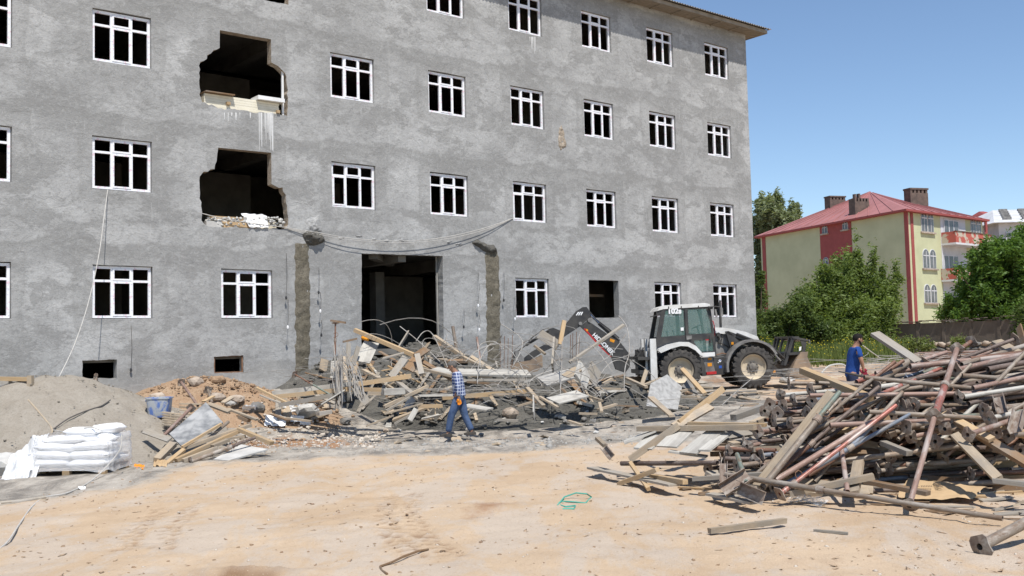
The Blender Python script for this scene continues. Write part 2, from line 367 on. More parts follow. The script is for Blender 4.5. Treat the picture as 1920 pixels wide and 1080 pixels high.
# ================================================================ ground
TRK = [[(-.98, 9.9), (-1.35, 10.9), (-1.62, 12.4), (-1.75, 14.2)], [(-.62, 9.9), (-1.0, 10.9), (-1.3, 12.4), (-1.42, 14.2)], [(-3.7, 10.6), (-4.0, 11.8), (-4.2, 13.2)], [(-4.1, 10.6), (-4.4, 11.8), (-4.6, 13.2)], [(3.5, 24), (0, 23.4), (-5, 24.2)]]
def grid_mesh(name, x0, x1, y0, y1, st, hf, mat, keep=None, smooth=True):
    xs = np.arange(x0, x1+st*.5, st); ys = np.arange(y0, y1+st*.5, st); nx, ny = len(xs), len(ys)
    X, Y = np.meshgrid(xs, ys); Z = hf(X, Y); V = np.stack([X, Y, Z], -1).reshape(-1, 3)
    I = np.arange(nx*ny).reshape(ny, nx); F = np.stack([I[:-1, :-1], I[:-1, 1:], I[1:, 1:], I[1:, :-1]], -1).reshape(-1, 4)
    if keep is not None:
        k = keep(X, Y, Z).reshape(-1); F = F[k[F].any(1)]
        used = np.unique(F); mp = -np.ones(len(V), int); mp[used] = np.arange(len(used)); V = V[used]; F = mp[F]
    return npmesh(name, V, F, mat, smooth)
def near_h(X, Y):
    z = base_h(X, Y)+fine_h(X, Y)
    for t in TRK: z = z-.035*track(X, Y, t, .13)
    pit = np.exp(-(((X+2.45)/.38)**2+((Y-8.95)/.16)**2)); z = z-.10*pit+.05*np.exp(-(((X+2.45)/.5)**2+((Y-9.25)/.10)**2))*(1+.8*pn(X, Y, 9, 3))
    return z
gm = grid_mesh('ground', -17, 17, 6, 36, .06, near_h, 'bare_earth')
fz = 1.5
def far_faces():
    xs = np.concatenate([np.arange(-400, -17, 20), np.arange(-17, 17.1, 1.7), np.arange(19, 60, 3), np.arange(62, 420, 20)])
    ys = np.concatenate([np.arange(-60, 6, 6), np.arange(6, 36.1, 1.5), np.arange(38, 100, 2), np.arange(104, 1500, 40)])
    X, Y = np.meshgrid(xs, ys); Z = base_h(X, Y); V = np.stack([X, Y, Z], -1).reshape(-1, 3); nx, ny = len(xs), len(ys)
    I = np.arange(nx*ny).reshape(ny, nx); F = np.stack([I[:-1, :-1], I[:-1, 1:], I[1:, 1:], I[1:, :-1]], -1)
    cx = (X[:-1, :-1]+X[1:, 1:])/2; cy = (Y[:-1, :-1]+Y[1:, 1:])/2
    k = ~((np.abs(cx) < 17) & (cy > 6) & (cy < 36)); return V, F[k]
def zone(me):
    n = len(me.vertices); c = np.empty(n*3, np.float32); me.vertices.foreach_get('co', c); c = c.reshape(-1, 3); X, Y = c[:, 0].astype(float), c[:, 1].astype(float)
    u, w = uw(X, Y)
    front = 19.9+.8*pn(X, Y, .35, 4)+.13*X
    g = ss(front-2.0, front+1.6, Y)*(1-ss(6.0, 9.0, X))
    g = np.maximum(g, ss(-4.6, -7.0, X)*ss(12.5, 16.5, Y-.5*(X+6)))
    r = np.exp(-(((X+5.0)/2.2)**2+((Y-22.5)/1.5)**2))*.8+.45*ss(2, 8, X)*ss(24, 27, Y)+.30*ss(.5, 4.0, X)*(Y < 14)+.5*np.exp(-(((X+.35)/.7)**2+((Y-12.4)/1.4)**2))
    pit = np.exp(-(((X+2.45)/.42)**2+((Y-9.05)/.24)**2))*np.clip(.9+.8*pn(X, Y, 4, 6), 0, 1.3)
    t = 0*X
    for q in TRK: t = np.maximum(t, track(X, Y, q, .12))
    col = np.stack([g, r, np.clip(pit*1.3+.75*t, 0, 1), np.ones(n)], -1).astype(np.float32)
    at = me.color_attributes.new('zone', 'FLOAT_COLOR', 'POINT'); at.data.foreach_set('color', col.ravel())
zone(gm); link('ground', gm, kind='structure')
V, F = far_faces(); fm = npmesh('ground_beyond', V, F, 'bare_earth', True); zone(fm); link('ground_beyond', fm, kind='structure')
def heap(name, x0, x1, y0, y1, st, hf, dsp, mat, label, cat, thr=.03):
    me = grid_mesh(name, x0, x1, y0, y1, st, lambda X, Y: base_h(X, Y)+hf(X, Y)-.05+dsp(X, Y)*ss(0, .25, hf(X, Y)), mat, lambda X, Y, Z: hf(X, Y) > .004)
    return link(name, me, label=label, cat=cat)
def clods(X, Y):
    a = np.abs(pn(X, Y, 1.3, 11)); b = np.abs(pn(X, Y, 3.1, 12)); c = np.abs(pn(X, Y, 7.0, 13)); d = pn(X, Y, 14, 14)
    return .20*(a-.15)+.13*(b-.12)+.075*(c-.1)+.03*d
heap('mortar_heap', -12, 14, 20, 42, .055, mort_h, clods, 'mortar_clods', 'low spread of dark grey clumpy mortar before the big doorway', 'mortar heap')
heap('sand_heap', -20, -4.8, 16.5, 28, .06, sand_h, lambda X, Y: .07*fbm(X, Y, 1.2, 21, 4)+.05*np.abs(pn(X, Y, 2.2, 29))-.06*np.maximum(0, pn(X, Y, 3.2, 22)-.25)+.01*pn(X, Y, 12, 24), 'sand', 'large pale sand heap at the foot of the wall behind the wrapped sacks', 'sand heap')
heap('earth_heap', -12, -2, 21, 30, .05, earth_h, lambda X, Y: .09*fbm(X, Y, 2.2, 25, 4)+.05*np.abs(pn(X, Y, 6, 26)), 'red_earth', 'small heap of reddish earth and stones under the right cellar opening', 'earth heap')
heap('clay_heap', 1, 7, 30, 37, .06, red_h, lambda X, Y: .08*fbm(X, Y, 3, 27, 4), 'red_earth', 'small red clay heap beside the excavator arm', 'earth heap')
# loose lumps, chips and gravel: nobody could count them
_ico = bmesh.new(); bmesh.ops.create_icosphere(_ico, subdivisions=1, radius=1); IV = np.array([v.co[:] for v in _ico.verts]); IF = np.array([[v.index for v in f.verts] for f in _ico.faces]); _ico.free()
_oc = np.array([(1, 0, 0), (-1, 0, 0), (0, 1, 0), (0, -1, 0), (0, 0, 1), (0, 0, -1)], float); _of = np.array([(0, 2, 4), (2, 1, 4), (1, 3, 4), (3, 0, 4), (2, 0, 5), (1, 2, 5), (3, 1, 5), (0, 3, 5)])
def lumps(name, pts, sizes, mat, squash=.7, elong=1.0, fine=True, kind='stuff', seed=1, label=None, cat=None):
    rs = np.random.RandomState(seed); B, BF = (IV, IF) if fine else (_oc, _of); n = len(pts)
    if not n: return
    V = B[None]*(1+.45*(rs.rand(n, len(B), 1)-.5))*np.asarray(sizes)[:, None, None]
    V = V*np.array([elong, 1, squash])*(.7+.6*rs.rand(n, 1, 3)); a = rs.rand(n)*6.283; c, s = np.cos(a)[:, None], np.sin(a)[:, None]
    tl = (rs.rand(n, 1)-.5)*.9
    x, z = V[..., 0]*np.cos(tl)-V[..., 2]*np.sin(tl), V[..., 0]*np.sin(tl)+V[..., 2]*np.cos(tl)
    W = np.stack([x*c-V[..., 1]*s, x*s+V[..., 1]*c, z], -1)+np.asarray(pts)[:, None, :]
    Fx = (BF[None]+np.arange(n)[:, None, None]*len(B)).reshape(-1, 3)
    return link(name, npmesh(name, W.reshape(-1, 3), Fx, mat), kind=kind, label=label, cat=cat)
rs = np.random.RandomState(11)
def scatter(n, x0, x1, y0, y1, prob=None):
    X = rs.uniform(x0, x1, n); Y = rs.uniform(y0, y1, n)
    if prob is not None: k = rs.rand(n) < prob(X, Y); X, Y = X[k], Y[k]
    return X, Y
def lay(X, Y, dz=0): return np.stack([X, Y, all_h(X, Y)+fine_h(X, Y)*(1-ss(0, .1, all_h(X, Y)-base_h(X, Y)))+dz], -1)
X, Y = scatter(9000, -10, 9, 21, 37, lambda X, Y: np.clip(mort_h(X, Y)*1.3+.05, 0, 1)*(mort_h(X, Y) > .03))
lumps('mortar_lumps', lay(X, Y), rs.gamma(1.6, .022, len(X))+.012, 'mortar_clods', seed=2)
X, Y = scatter(3400, -9, 3, 18.5, 24, lambda X, Y: ss(19, 22, Y)*np.exp(-np.abs(Y-22)/1.5)*(sand_h(X, Y) < .03))
lumps('gravel', lay(X, Y), rs.gamma(2, .009, len(X))+.008, 'concrete', seed=3, fine=False)
X, Y = scatter(9000, -9.5, -3.0, 18.5, 27, lambda X, Y: (sand_h(X, Y) < .08)*np.clip(earth_h(X, Y)*2+.25*np.exp(-(((X+5.6)/2.6)**2+((Y-22.3)/1.4)**2)), 0, 1))
lumps('earth_clods', lay(X, Y), rs.gamma(1.3, .012, len(X))+.006, 'red_earth', seed=4)
lumps('rubble_bits', lay(X+.3, Y-.2), rs.gamma(2, .014, len(X))+.008, 'concrete_pale', seed=5, fine=False) if False else None
X, Y = scatter(700, -6.6, -3.0, 21.5, 25.2); lumps('rubble_crumbs', lay(X, Y), rs.gamma(1.4, .012, len(X))+.007, 'chips_pale', seed=5)
X, Y = scatter(5200, -7, 8, 7.5, 21, lambda X, Y: np.clip(.12+.3*(pn(X, Y, .6, 40) > .15)+.6*ss(1, 5, X)*(Y < 15), 0, 1))
lumps('wood_chips', lay(X, Y, .003), np.minimum(rs.gamma(1.4, .0055, len(X))+.004, .022), 'chips', .3, 2.4, False, seed=6)
X, Y = scatter(3000, -7, 8, 7.5, 21, lambda X, Y: np.clip(.2+.5*ss(1, 5, X), 0, 1)); lumps('pebbles', lay(X, Y), rs.gamma(1.6, .004, len(X))+.004, 'chips_pale', .7, 1.3, False, seed=7)
X, Y = scatter(600, -7, 8, 7.5, 18); lumps('earth_crumbs', lay(X, Y), np.minimum(rs.gamma(1.5, .006, len(X))+.004, .02), 'red_earth', .6, 1.3, True, seed=8)
X, Y = scatter(700, -14, -6.8, 17.5, 24); lumps('sand_clods', lay(X, Y, -.012), rs.gamma(2, .005, len(X))+.006, 'sand', seed=9)
# ================================================================ building under construction
BM = Matrix(((ca, -sa, 0, 0), (sa, ca, 0, WD), (0, 0, 1, 0), (0, 0, 0, 1)))      # local: x along the wall, y into the building, z up
U0, U1, ZT = -24.0, 13.15, 14.98
bld = thing('concrete_building', 'four storey unfinished building of rough grey render with white window frames', 'building', M=BM)
CU = {0: -20.4, 1: -17.0, 2: -13.612, 3: -10.219, 4: -6.773, 5: -3.25, 6: .152, 7: 3.575, 8: 7.02, 9: 10.45}
WW, WH, T0, FH = 1.487, 1.324, 4.283, 3.3
def px2(poly, jag=0, keep=()):
    pts = [Vector(uz(*q)) for q in poly]; out = []
    for i, p in enumerate(pts):
        q = pts[(i+1) % len(pts)]; out.append(p)
        if jag and i not in keep:
            L = (q-p).length; k = max(1, int(L/.09)); nn = Vector((-(q-p).y, (q-p).x)).normalized()
            for j in range(1, k): out.append(p.lerp(q, j/k)+nn*random.uniform(-jag, jag))
    return [Vector((p.x, p.y)) for p in out]
def H1(l): return [(360+x*.1852, 40+y*.1852) for x, y in l]
def H2(l): return [(360+x*.1759, 260+y*.1759) for x, y in l]
holes = []; wins = []
for c, u in CU.items():
    for k in range(4):
        if c == 3 and k in (1, 2, 3): continue
        if c in (4, 5) and k == 0: continue
        zt = T0+FH*k; j = lambda: random.uniform(-.008, .012)
        holes.append(([Vector((u-.012+j(), zt-WH-.02+j())), Vector((u+WW*.5, zt-WH-.02+j())), Vector((u+WW+.012+j(), zt-WH-.02+j())), Vector((u+WW+.012+j(), zt+.015+j())), Vector((u+WW*.6, zt+.02+j())), Vector((u+WW*.3, zt+.015+j())), Vector((u-.012+j(), zt+.015+j()))], 'win'))
        if not (c == 7 and k == 0): wins.append((c, k, u, zt-WH))
UP = px2(H1([(282, 88), (800, 182), (803, 415), (870, 450), (920, 500), (955, 560), (968, 840), (965, 955), (905, 950), (300, 880), (100, 815), (75, 740), (70, 450), (85, 410), (150, 380), (155, 340), (215, 295), (280, 270)]), .034, (0, 1, 17))
LO = px2(H2([(280, 95), (845, 150), (848, 485), (890, 505), (965, 520), (1000, 600), (1015, 760), (1025, 920), (990, 960), (640, 950), (160, 930), (100, 870), (85, 560), (82, 405), (125, 350), (240, 325), (262, 240), (270, 160)]), .034, (0, 1))
holes += [(UP, 'brk'), (LO, 'brk'), (px2([(480, -90), (546, -78), (541, 9), (515, 4), (480, -3)], .01), 'brk'),
          (px2([(678, 475), (830, 480), (833, 720), (678, 720)], .008), 'door'),
          (px2([(154, 676), (219, 674), (219, 709), (155, 710)], .01), 'win'), (px2([(401, 669), (456, 666), (457, 698), (402, 700)], .01), 'win')]
# the wall with its openings
outer = [Vector((U0, -1.0)), Vector((U1, -1.0)), Vector((U1, ZT)), Vector((U0, ZT))]
loops = [outer]+[h for h, _ in holes]
flat = [p for l in loops for p in l]
tri = tessellate_polygon([[Vector((p.x, p.y, 0)) for p in l] for l in loops])
TH = .26; n = len(flat); v = [(p.x, 0, p.y) for p in flat]+[(p.x, TH, p.y) for p in flat]; f = []; mi = []
for t in tri:
    a, b, c = (flat[i] for i in t); s_ = (b-a).cross(c-a) if hasattr((b-a), 'cross') else 0
    s_ = (b.x-a.x)*(c.y-a.y)-(b.y-a.y)*(c.x-a.x)
    t = tuple(t) if s_ > 0 else tuple(reversed(t)); f.append(t); mi.append(0); f.append(tuple(i+n for i in reversed(t))); mi.append(2)
o_ = 0
for li, l in enumerate(loops):
    m = len(l); k = 0 if li == 0 else {'win': 0, 'brk': 1, 'door': 0}[holes[li-1][1]]
    ar = sum(l[i].x*l[(i+1) % m].y-l[(i+1) % m].x*l[i].y for i in range(m))
    for i in range(m):
        a, b = o_+i, o_+(i+1) % m
        q = (a, a+n, b+n, b) if (ar < 0) == (li == 0) else (a, b, b+n, a+n)
        q = (b, b+n, a+n, a) if ar > 0 else (a, a+n, b+n, b)
        if li: q = tuple(reversed(q)) if False else q
        f.append(q); mi.append(k)
    o_ += m
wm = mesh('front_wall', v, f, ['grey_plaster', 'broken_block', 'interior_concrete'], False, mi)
link('front_wall', wm, bld)
b = MB(); b.box(U1-.26, U1, TH+.002, 12, -1, ZT); b.box(U0, U0+.26, TH+.002, 12, -1, ZT); b.box(U0+.26, U1-.26, 11.74, 12, -1, ZT); part('side_wall', b, 'grey_plaster', bld)
for k in range(-1, 4):
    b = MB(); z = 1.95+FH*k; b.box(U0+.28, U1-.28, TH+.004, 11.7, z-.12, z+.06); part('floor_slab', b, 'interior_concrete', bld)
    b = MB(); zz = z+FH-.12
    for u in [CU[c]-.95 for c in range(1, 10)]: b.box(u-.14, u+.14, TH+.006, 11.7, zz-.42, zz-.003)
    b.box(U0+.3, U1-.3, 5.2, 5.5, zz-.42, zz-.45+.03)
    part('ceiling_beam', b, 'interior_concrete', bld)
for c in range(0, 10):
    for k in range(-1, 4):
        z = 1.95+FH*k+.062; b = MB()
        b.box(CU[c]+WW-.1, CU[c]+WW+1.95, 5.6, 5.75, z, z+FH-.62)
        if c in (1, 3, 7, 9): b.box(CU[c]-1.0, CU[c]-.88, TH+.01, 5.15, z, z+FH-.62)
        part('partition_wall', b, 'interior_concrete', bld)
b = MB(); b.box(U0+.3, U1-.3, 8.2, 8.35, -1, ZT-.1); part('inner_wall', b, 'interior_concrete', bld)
# window frames: one set of meshes, copied
def fbar(b, x0, x1, z0, z1, y0=.0, y1=.06): b.box(x0, x1, y0, y1, z0, z1)
fb = MB(); fbar(fb, 0, .07, 0, WH); fbar(fb, WW-.07, WW, 0, WH); fbar(fb, .0702, WW-.0702, WH-.07, WH-.0003); fbar(fb, .0702, WW-.0702, .0003, .062)
fbar(fb, .462, .522, .0622, WH-.0702); fbar(fb, .965, 1.025, .0622, WH-.0702)
for x0, x1 in ((.0702, .4618), (.5222, .9648), (1.0252, WW-.0702)): fbar(fb, x0, x1, .915, .975)
FM = fb.fix(fb.mesh('window_frame', 'white_pvc'))
def sash(x0, x1, z0, z1):
    b = MB(); w = .042
    fbar(b, x0, x0+w, z0, z1, -.014, .02); fbar(b, x1-w, x1, z0, z1, -.014, .02); fbar(b, x0+w, x1-w, z1-w, z1-.0005, -.0138, .02); fbar(b, x0+w, x1-w, z0+.0005, z0+w, -.0138, .02)
    return b.fix(b.mesh('sash', 'white_pvc'))
S1, S2, S3 = sash(.510, .977, .963, WH-.058), sash(.510, .977, .05, .927), sash(.058, .474, .05, .927)
for c, k, u, z in wins:
    fr = link('window', FM, bld, Matrix.Translation((u, .075, z)))
    for s_ in ((S1, S3) if (k == 1 and c in (4, 6)) or (k == 0 and c == 6 and False) else (S1, S2)): link('sash', s_, fr)
# cellar openings: thin rusty frames; bare opening with props
for q in (((401, 669), (456, 666), (457, 698), (402, 700)),):
    (x0, z0), (x1, z1) = uz(*q[3]), uz(*q[1]); b = MB()
    for a in ((x0, x0+.03, z0, z1), (x1-.03, x1, z0, z1), (x0+.03, x1-.03, z1-.03, z1), (x0+.03, x1-.03, z0, z0+.03)): b.box(a[0], a[1], .03, .07, a[2], a[3])
    part('opening_frame', b, 'rebar_rust', bld)
u7 = CU[7]
b = MB(); b.box(u7-.2, u7+1.6, .9, .98, 3.75, 3.85); b.box(u7+.0, u7+1.7, 1.0, 1.06, 0, .09, Matrix.Translation((0, 0, 2.4)) @ Matrix.Translation((u7, 0, 1.3)) @ Matrix.Rotation(.7, 4, 'Y') @ Matrix.Translation((-u7, 0, 0)))
part('timber_brace', b, 'wood_brown', bld)
# door lintel, inner beam and dark column inside the entrance
(x0, z0), (x1, z1) = uz(678, 475), uz(830, 480)
b = MB(); b.box(0, .25, .6, 3.6, z0-.12, z0+.06, Matrix.Translation((x0+.1, 0, 0)) @ Matrix.Rotation(-.75, 4, 'Z')); part('ceiling_rib', b, 'interior_concrete', bld)
b = MB(); b.box(x1-.55, x1-.2, 3.2, 3.6, 1, z1-.3); part('column', b, 'interior_concrete', bld)
b = MB(); b.box(x1-.06, x1-.02, .27, .33, 2, z1); part('door_post', b, 'concrete', bld)
# render patches standing proud of, or torn off, the wall
def wpatch(name, poly, mat, amp, base, seed, f=3, edge=.12, st=.03, mound=0):
    P2 = [Vector(uz(*q)) for q in poly]; x0, x1 = min(p.x for p in P2), max(p.x for p in P2); z0, z1 = min(p.y for p in P2), max(p.y for p in P2)
    xs = np.arange(x0-.05, x1+.05, st); zs = np.arange(z0-.05, z1+.05, st); X, Z = np.meshgrid(xs, zs)
    d = np.full(X.shape, 9.0); inside = np.zeros(X.shape, bool); m = len(P2)
    for i in range(m):
        a, c = P2[i], P2[(i+1) % m]; dx, dy = c.x-a.x, c.y-a.y; t = np.clip(((X-a.x)*dx+(Z-a.y)*dy)/(dx*dx+dy*dy), 0, 1)
        d = np.minimum(d, np.hypot(X-a.x-t*dx, Z-a.y-t*dy)); cond = ((a.y > Z) != (c.y > Z)) & (X < (c.x-a.x)*(Z-a.y)/((c.y-a.y) or 1e-9)+a.x); inside ^= cond
    d = np.where(inside, d, -d)+.05*fbm(X, Z, 3.5, seed, 3)
    h = -.02+(base+.02)*ss(0, .04, d)+amp*ss(0, edge, d)*(.6+.9*fbm(X, Z, f, seed+3, 4))+mound*ss(0, edge*3, d)
    nx, nz = len(xs), len(zs); V = np.stack([X, -h, Z], -1).reshape(-1, 3); I = np.arange(nx*nz).reshape(nz, nx)
    F = np.stack([I[:-1, :-1], I[:-1, 1:], I[1:, 1:], I[1:, :-1]], -1).reshape(-1, 4); k = (d > -.04).reshape(-1); F = F[k[F].all(1)]
    return link(name, npmesh(name, V, F, mat, True), bld)
wpatch('torn_render_strip', [(552, 458), (580, 452), (583, 560), (581, 735), (553, 735)], 'mortar_strip', .035, .006, 51)
wpatch('torn_render_strip', [(909, 470), (935, 470), (939, 560), (939, 700), (913, 700)], 'mortar_strip', .03, .006, 52)
wpatch('render_lump', [(566, 440), (572, 430), (604, 436), (609, 452), (592, 462), (578, 460)], 'mortar_clods', .07, .03, 53, 5, .1, .02, .16)
wpatch('render_lump', [(884, 455), (893, 450), (925, 460), (936, 474), (918, 477), (900, 468)], 'mortar_clods', .06, .03, 54, 5, .1, .02, .14)
wpatch('render_lump', [(574, 410), (598, 402), (606, 436), (568, 440)], 'grey_plaster', .05, .01, 55, 5, .2, .02, .03)
wpatch('torn_render_patch', [(1052, 226), (1058, 246), (1062, 275), (1050, 285), (1045, 262), (1048, 240)], 'broken_block', .03, .004, 56, 6, .05, .02)
for i, (x, y) in enumerate([(632, 444), (665, 440), (690, 446), (715, 448), (740, 448), (835, 450), (850, 455)]):
    wpatch('render_lump', [(x, y), (x+14, y-1), (x+18, y+5), (x+3, y+6)], 'grey_plaster', .03, .01, 60+i, 6, .06, .02, .03)
simple('mortar_white', (.70, .70, .69), (.60, .60, .59), 4, .9)
def drip(px0, px1, y0, ys):
    for x, yb in ys:
        b = MB(); u0, z0 = uz(x, y0); u1, z1 = uz(x+random.uniform(1.2, 3.2), yb); w = u1-u0
        b.prism([(u0+w*.35, z1), (u0+w*.65, z1), (u0+w, z0), (u0, z0)], -.004-x*1e-6, .001); part('mortar_drip', b, 'mortar_white', bld)
drip(0, 0, 211, [(485, 282), (487, 262), (489, 275), (496, 242), (497, 262), (499, 270), (501, 250), (503, 262), (506, 282), (508, 255), (509, 282), (510, 284), (420, 224), (427, 228), (433, 218), (441, 226), (449, 219), (468, 222)])
drip(0, 0, 69, [(996, 92), (998, 84), (1001, 101), (1003, 96), (993, 78)])
# roof: soffit boards, fascia, corrugated sheet
OV = .62
b = MB(); b.box(U0-OV, U1+OV, -OV, 12+OV, ZT+.002, ZT+.04); part('soffit', b, 'soffit_wood', bld)
for i in range(5):
    b = MB(); b.box(U0-OV, U1+OV, -OV+.01+i*.122, -OV+.115+i*.122, ZT-.018, ZT+.001); part('soffit_board', b, 'soffit_wood', bld)
for i in range(0, 31):
    b = MB(); x = U0+i*1.2; b.box(x, x+.06, -OV+.02, -.01, ZT-.05, ZT-.019); part('soffit_batten', b, 'soffit_wood', bld)
b = MB(); b.box(U0-OV, U1+OV, -OV-.03, -OV-.001, ZT-.02, ZT+.13); b.box(U1+OV+.001, U1+OV+.03, -OV-.03, 12+OV, ZT-.02, ZT+.13); part('fascia', b, 'soffit_wood', bld)
xs = np.arange(U0-OV-.1, U1+OV+.12, .0375); ph = np.sin(xs/.15*2*np.pi)*.028; V = []; 
for y, z in ((-OV-.16, ZT+.15), (6, ZT+1.9), (12+OV+.1, ZT+.15)): V += [(x, y, z+p) for x, p in zip(xs, ph)]
m = len(xs); F = [(i+r*m, i+1+r*m, i+1+(r+1)*m, i+(r+1)*m) for r in (0, 1) for i in range(m-1)]
link('roof_sheet', npmesh('roof_sheet', np.array(V), np.array(F), 'roof_metal'), bld)
b = MB(); b.prism([(U1+OV, ZT+.1), (U1+OV+.26, ZT+.2), (U1+OV+.0, ZT+.2)], -OV-.1, -OV-.06); part('roof_corner_flashing', b, 'rebar_rust', bld)
# ================================================================ backhoe loader
simple('machine_white', (.72, .72, .70), (.58, .56, .52), 3, .4, 0, .5)
simple('machine_black', (.033, .033, .035), (.075, .07, .063), 3, .5, .1, .4, .2, 30, .003)
simple('machine_grey', (.27, .26, .245), (.12, .115, .11), 3, .6, .1, .35)
simple('rim_cream', (.56, .47, .33), (.40, .34, .26), 2.5, .6, 0, .4)
simple('hub_grey', (.13, .12, .11), (.22, .20, .17), 8, .7, .1, .3)
simple('bucket_tan', (.34, .25, .17), (.22, .17, .13), 3, .7, .2, .3, .3, 20, .005)
simple('chrome', (.6, .6, .6), None, 4, .2, 1, .5)
simple('mark_red', (.50, .03, .03), None, 4, .5); simple('mark_orange', (.75, .30, .02), None, 4, .5); simple('mark_blue', (.04, .12, .5), None, 4, .5); simple('mark_white', (.82, .82, .82), (.75, .75, .75), 4, .5); simple('mark_black', (.02, .02, .02), None, 4, .5)
simple('hose_red', (.5, .03, .05), None, 4, .5)
def m_glass():
    n = N('cab_glass'); n.b.inputs['Base Color'].default_value = (.55, .78, .72, 1); n.b.inputs['Roughness'].default_value = .03
    n.b.inputs['Transmission Weight'].default_value = 0; n.b.inputs['Alpha'].default_value = .38; n.b.inputs['Base Color'].default_value = (.10, .20, .19, 1)
    n.b.inputs['Specular IOR Level'].default_value = .6
m_glass()
BHD = 32.6; BH = P(1267, 732, BHD)
bh = thing('backhoe_loader', 'white and black backhoe loader standing by the rubble with its black digging arm reaching left', 'backhoe loader', M=Matrix.Translation(BH) @ Matrix.Rotation(.02, 4, 'Z') @ Matrix.Scale(BHD/35.3, 4))
def c4(x, y):                              # side-view tracing in metres from under the rear axle
    X = .003462*x-1.439; return (X, 3.215-.003462*y+.0245*X)
def c3(x, y):
    X = (940+x*.3021-1267)/53.5; return (X, (732-550-y*.3021)/53.5+.0245*X)
Q4 = lambda l: [c4(*q) for q in l]; Q3 = lambda l: [c3(*q) for q in l]
def panel(name, poly, y0, y1, mat, parent=None, smooth=False, label=None):
    b = MB(); b.prism(poly, y0, y1); return part(name, b, mat, parent or bh, smooth, label)
HW = 1.12                                 # half width; local -Y faces the camera
def arc(cx, cz, r, a0, a1, n): return [(cx+r*math.cos(math.radians(a0+(a1-a0)*i/n)), cz+r*math.sin(math.radians(a0+(a1-a0)*i/n))) for i in range(n+1)]
def wheel(x, z, y, R, W, label=None):
    w = link('wheel', None, bh, Matrix.Translation((x, y, z)), label)
    b = MB(); b.lathe([(-W*.36, R*.60), (-W*.5, R*.66), (-W*.5, R*.88), (-W*.42, R*.945), (W*.42, R*.945), (W*.5, R*.88), (W*.5, R*.66), (W*.36, R*.60), (-W*.36, R*.60)], 40, None, 'Y'); part('tyre', b, 'rubber', w, True)
    b = MB(); nl = 22
    for i in range(nl):
        for s_ in (-1, 1):
            M = Matrix.Rotation(2*math.pi*(i+(.5 if s_ > 0 else 0))/nl, 4, 'Y')
            v = [(-.075, s_*W*.52, R*.905), (.02, s_*W*.52, R*.90), (.095, -s_*W*.02, R*.93), (.035, -s_*W*.02, R*.93), (-.06, s_*W*.50, R*.985), (.01, s_*W*.50, R*.985), (.085, -s_*W*.0, R*1.005), (.04, -s_*W*.0, R*1.005), (-.085, s_*W*.525, R*.80), (-.035, s_*W*.525, R*.80)]
            b.add([M @ Vector(p) for p in v], [(0, 1, 2, 3), (4, 7, 6, 5), (0, 4, 5, 1), (1, 5, 6, 2), (2, 6, 7, 3), (3, 7, 4, 0), (8, 0, 1, 9)])
    o = part('tyre_lugs', b, 'rubber', w); o['kind'] = 'stuff'
    b = MB(); b.lathe([(-W*.36, R*.605), (-W*.41, R*.59), (-W*.34, R*.54), (-W*.22, R*.52), (-W*.12, R*.40), (-W*.10, R*.2), (W*.1, R*.2), (W*.36, R*.605)], 36, None, 'Y'); part('rim', b, 'rim_cream', w, True)
    b = MB(); b.lathe([(-W*.08, R*.26), (-W*.17, R*.26), (-W*.17, R*.19), (-W*.28, R*.17), (-W*.32, R*.12), (-W*.32, .001)], 20, None, 'Y'); part('hub', b, 'hub_grey', w, True)
    for i in range(10):
        a = 2*math.pi*i/10; b = MB(); b.lathe([(-W*.22, .001), (-W*.22, .026), (-W*.1, .026)], 8, Matrix.Translation((math.cos(a)*R*.25, 0, math.sin(a)*R*.25)), 'Y'); part('wheel_nut', b, 'hub_grey', w)
    return w
RW = .72; xf = 2.47
for y in (-.93, .93): wheel(0, RW, y, RW, .44); wheel(xf, RW+.06, y, RW, .44)
# chassis
b = MB(); b.box(-.9, 3.2, -.42, .42, .55, .95); b.box(-.25, .25, -.9, .9, .62, .84); b.box(xf-.15, xf+.15, -.85, .85, .68, .9); part('chassis', b, 'machine_black', bh)
# cab
cabp = Q4([(190, 490), (275, 110), (720, 105), (748, 250), (775, 420), (775, 600), (640, 595), (560, 490), (470, 440), (320, 445), (205, 490)])
rearw = Q4([(248, 385), (300, 118), (478, 118), (484, 378)]); doorw = Q4([(518, 372), (515, 118), (700, 112), (738, 250), (752, 372), (560, 372)]); doorl = Q4([(560, 435), (752, 425), (762, 548), (632, 552)])
def plate_holes(name, outer, hs, y, t, mat):
    lp = [[Vector((a, c)) for a, c in l] for l in [outer]+hs]; fl = [p for l in lp for p in l]; n = len(fl)
    tr = tessellate_polygon([[Vector((p.x, p.y, 0)) for p in l] for l in lp]); b = MB()
    v = [(p.x, y, p.y) for p in fl]+[(p.x, y+t, p.y) for p in fl]; f = [tuple(q) for q in tr]+[tuple(i+n for i in reversed(q)) for q in tr]; o_ = 0
    for l in lp:
        m = len(l); f += [(o_+i, o_+(i+1) % m, o_+(i+1) % m+n, o_+i+n) for i in range(m)]; o_ += m
    b.add(v, f); return part(name, b, mat, bh)
for y in (-.82, .78):
    plate_holes('cab_side', cabp, [rearw, doorw, doorl], y, .05, 'machine_black')
    for nm, q in (('rear_window', rearw), ('door_window', doorw), ('lower_door_window', doorl)): panel(nm, q, y+.02, y+.028, 'cab_glass')
panel('roof', Q4([(215, 128), (240, 92), (290, 76), (690, 70), (740, 84), (745, 108), (280, 112)]), -.835, .835, 'machine_white')
panel('roof_lining', Q4([(240, 125), (280, 111), (745, 107), (730, 125)]), -.81, .81, 'machine_black')
b = MB()
for x in (330, 455, 625): b.box(c4(x-4, 0)[0], c4(x+4, 0)[0], -.855, -.836, c4(0, 105)[1], c4(0, 80)[1])
part('roof_clip', b, 'machine_black', bh)
